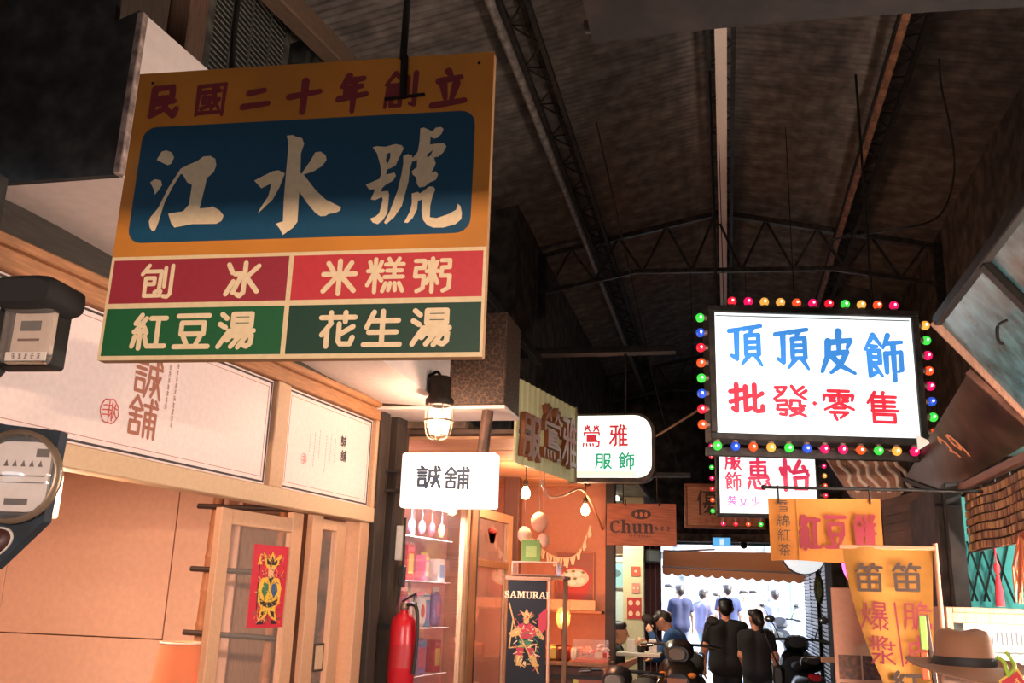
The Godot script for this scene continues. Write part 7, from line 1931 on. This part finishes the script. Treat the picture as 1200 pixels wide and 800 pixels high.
func build_people() -> void:
	var man := person("man in a black T-shirt seen from behind, walking out towards the light", V(-0.02, 0, -12.5), 3.0, {"height": 1.67, "width": 1.12, "shirt": rgb(26, 25, 27), "trousers": rgb(40, 41, 44), "skin": rgb(206, 140, 108), "arms": [[V(-0.27, 1.12, 0.0), V(-0.28, 0.88, -0.03)], [V(0.28, 1.12, 0.02), V(0.27, 0.89, -0.02)]]})
	part(man, "wristwatch", mb().lathe([Vector2(0.031, -0.012), Vector2(0.036, -0.01), Vector2(0.036, 0.01), Vector2(0.031, 0.012)], Transform3D(Basis(), V(0.266, 0.885, -0.02)), 14), M(rgb(40, 38, 38), 0.3, 0.4, ""))
	var woman := person("woman in a dark top with tied hair walking beside the man in black", V(0.33, 0, -12.2), -6.0, {"height": 1.56, "width": 0.92, "shirt": rgb(32, 32, 36), "trousers": rgb(52, 54, 56), "skin": rgb(206, 146, 118), "head_turn": 0.6, "tail": true, "arms": [[V(-0.2, 1.13, -0.04), V(-0.17, 0.92, -0.2)], [V(0.24, 1.13, 0.04), V(0.24, 0.9, -0.04)]]})
	part(woman, "earring", mb().ball(V(-0.04, 1.42, 0.03), V(0.006, 0.012, 0.006), 8), M(rgb(220, 220, 224), 0.2, 0.8, ""))
	var bag := thing("shoulder_bag", "black shoulder bag at the woman's side", "bag", V(0.575, 0.82, -12.1), -8)
	part(bag, "body", mb().loft([[V(0, 0.0, -0.11), 0.04, 0.1, 3.0], [V(0, 0, -0.06), 0.065, 0.13, 3.5], [V(0, 0, 0.06), 0.065, 0.13, 3.5], [V(0, 0, 0.11), 0.04, 0.1, 3.0]], 14), M(rgb(30, 30, 32), 0.5, 0, ""))
	part(bag, "strap", mb().tube(arc_pts([V(0, 0.12, -0.06), V(-0.1, 0.4, -0.08), V(-0.14, 0.5, 0.0), V(-0.1, 0.38, 0.08), V(0, 0.12, 0.06)]), 0.011, 6), M(rgb(30, 30, 32), 0.5, 0, ""))
	var sit := {"seat": 0.62, "height": 1.68, "shirt": rgb(40, 48, 46), "trousers": rgb(50, 50, 56), "skin": rgb(196, 138, 108), "lean": 0.12, "arms": [[V(-0.24, 0.88, -0.12), V(-0.16, 0.98, -0.34)], [V(0.24, 0.88, -0.12), V(0.16, 0.98, -0.34)]], "legs": [[V(-0.12, 0.62, -0.42), V(-0.12, 0.16, -0.36)], [V(0.12, 0.62, -0.42), V(0.12, 0.16, -0.36)]]}
	person("man in a dark green shirt seated in profile at the white counter table", V(-1.36, 0, -11.75), -88.0, sit)
	var st := thing("bar_stool", "round bar stool under the seated man in the dark green shirt", "stool", V(-1.36, 0, -11.75))
	part(st, "seat", mb().lathe([Vector2(0.001, 0.47), Vector2(0.17, 0.47), Vector2(0.18, 0.49), Vector2(0.17, 0.51), Vector2(0.001, 0.51)], Transform3D(), 20), M(rgb(60, 44, 36), 0.6))
	for i in 4:
		var a := TAU * (i + 0.5) / 4
		part(st, "leg", mb().tube([V(cos(a) * 0.1, 0.47, sin(a) * 0.1), V(cos(a) * 0.19, 0, sin(a) * 0.19)], 0.014, 8), M(rgb(50, 44, 40), 0.5, 0.4, ""))
	person("person in a blue jacket bending over beside the parked scooter", V(-0.46, 0, -12.15), 80.0, {"height": 1.66, "shirt": rgb(40, 84, 140), "trousers": rgb(50, 50, 60), "skin": rgb(206, 150, 120), "hair": rgb(46, 30, 26), "sleeve": 1.0, "lean": 0.5, "nod": 0.4, "seat": 0.86, "arms": [[V(-0.24, 1.05, -0.3), V(-0.1, 1.28, -0.46)], [V(0.24, 0.98, -0.24), V(0.18, 0.96, -0.5)]], "legs": [[V(-0.12, 0.46, -0.12), V(-0.1, 0.08, 0.04)], [V(0.12, 0.46, -0.1), V(0.12, 0.08, 0.06)]]})
	var crowd := [
		["passer-by in a dark navy shirt, outside near the lane's left edge", -0.95, -20.6, 20, rgb(52, 56, 92), rgb(120, 130, 150), 1.72],
		["passer-by in a lavender striped top outside, next to the navy shirt", -0.5, -21.4, -30, rgb(150, 146, 186), rgb(150, 176, 206), 1.66],
		["passer-by in a slate blue shirt outside, straight beyond the man in black", 0.02, -21.8, 8, rgb(64, 74, 116), rgb(130, 130, 150), 1.78],
		["passer-by in a white top outside, between the couple's heads", 0.36, -22.6, 190, rgb(236, 232, 232), rgb(170, 180, 200), 1.68],
		["passer-by in a peach top outside, left of the grey-shirted one", 0.62, -24.0, 170, rgb(236, 176, 150), rgb(120, 120, 140), 1.7],
		["passer-by in a pale grey shirt outside, near the right scooter", 1.05, -22.4, 10, rgb(176, 180, 206), rgb(160, 170, 196), 1.7],
		["passer-by in a white cap-less outfit far at the street's left", -1.35, -23.6, 160, rgb(230, 226, 226), rgb(200, 200, 210), 1.78],
		["passer-by in a pink top far across the street", -0.25, -25.0, 120, rgb(232, 170, 176), rgb(150, 150, 176), 1.62]]
	var i := 0
	for c in crowd:
		i += 1
		var d := 0.06 * (i % 3)
		person(c[0], V(c[1], 0.22, c[2]), c[3], {"height": c[6], "shirt": c[4], "trousers": c[5], "skin": rgb(226, 176, 150), "hair": rgb(52, 40, 36), "cell": 0.024, "legs": [[V(-0.1, 0.5, -0.05 - d), V(-0.1, 0.08, 0.02 + d)], [V(0.1, 0.5, -0.1), V(0.1, 0.09, 0.06 - d)]], "arms": [[V(-0.25, 1.12, 0.03 - d), V(-0.25, 0.92, -0.1 - d)], [V(0.25, 1.12, 0.03), V(0.26, 0.89, -0.05 + d)]]})

# ---------------------------------------------------------------- neighbouring lamps beyond the picture, plus an added awning and light case
func build_lamps_behind() -> void:
	var iron := M(rgb(44, 40, 38), 0.6, 0.4, "mottle")
	var aw := thing("added_awning", "added awning overhead, unseen, shading the upper part of the hanging sign", "awning")  # unseen, added to throw the shade line across the hanging sign
	part(aw, "slope", mb().hexa([V(-2.9, 2.56, 1.4), V(2.2, 2.56, 1.4), V(2.2, 2.56, 0.0), V(-2.9, 2.56, 0.0), V(-2.9, 2.6, 1.4), V(2.2, 2.6, 1.4), V(2.2, 2.6, 0.0), V(-2.9, 2.6, 0.0)]), M(rgb(120, 80, 60), 0.85, 0, "mottle"))
	part(aw, "edge_tube", mb().tube([V(-2.9, 2.56, 0.0), V(2.2, 2.56, 0.0)], 0.02, 8), iron)
	var t := thing("shop_lamp", "long shop lamp behind the viewpoint lighting the hanging sign", "lamp", V(0.4, 2.2, 2.5))
	part(t, "diffuser", mb().box(V(-0.45, -0.05, -0.06), V(0.45, 0.03, 0.06), 0.01), glow(Color(1.0, 0.85, 0.7), 4.0))
	part(t, "body", mb().box(V(-0.5, 0.03, -0.07), V(0.5, 0.09, 0.07), 0.01), iron)
	part(t, "hanger", mb().tube([V(0, 0.09, 0), V(0, 3.4, 0)], 0.01, 6), iron)
	area_light(t, V(0, -0.01, -0.08), V(0, 0, 0), 30.0, Color(1.0, 0.86, 0.76), Vector2(0.9, 0.09))
	var sl := thing("stall_lamp", "long white lamp above the bamboo screen of the turquoise stall", "lamp", V(1.66, 2.43, -4.2))
	part(sl, "diffuser", mb().box(V(-0.03, -0.045, -0.6), V(0.03, 0.045, 0.6), 0.01), glow(Color(1.0, 0.92, 0.86), 4.0))
	part(sl, "body", mb().box(V(0.03, -0.05, -0.62), V(0.07, 0.05, 0.62), 0.01), iron)
	part(sl, "bracket", mb().box(V(0.07, -0.02, -0.03), V(0.45, 0.02, 0.03)), iron)
	area_light(sl, V(-0.05, 0, 0), V(8, 90, 0), 7.0, Color(1.0, 0.93, 0.88), Vector2(1.2, 0.08))
	var dc := thing("added_light_case", "added light case, unseen past the right edge, brightening the canopy soffit", "added light", V(1.85, 0, -4.3))  # unseen, added to light the canopy soffit and fascia from below
	part(dc, "body", mb().box(V(-0.12, 0, -0.5), V(0.28, 1.2, 0.5), 0.006), M(rgb(150, 120, 100), 0.6))
	part(dc, "light_panel", mb().box(V(-0.1, 1.22, -0.48), V(-0.06, 1.48, 0.48), 0.006), glow(Color(1.0, 0.94, 0.9), 2.0))
	part(dc, "back_board", mb().box(V(-0.06, 1.2, -0.5), V(0.0, 1.5, 0.5), 0.006), M(rgb(200, 190, 180), 0.6))
	area_light(dc, V(-0.12, 1.35, 0), V(20, 90, 0), 17.0, Color(1.0, 0.9, 0.84), Vector2(0.96, 0.26))
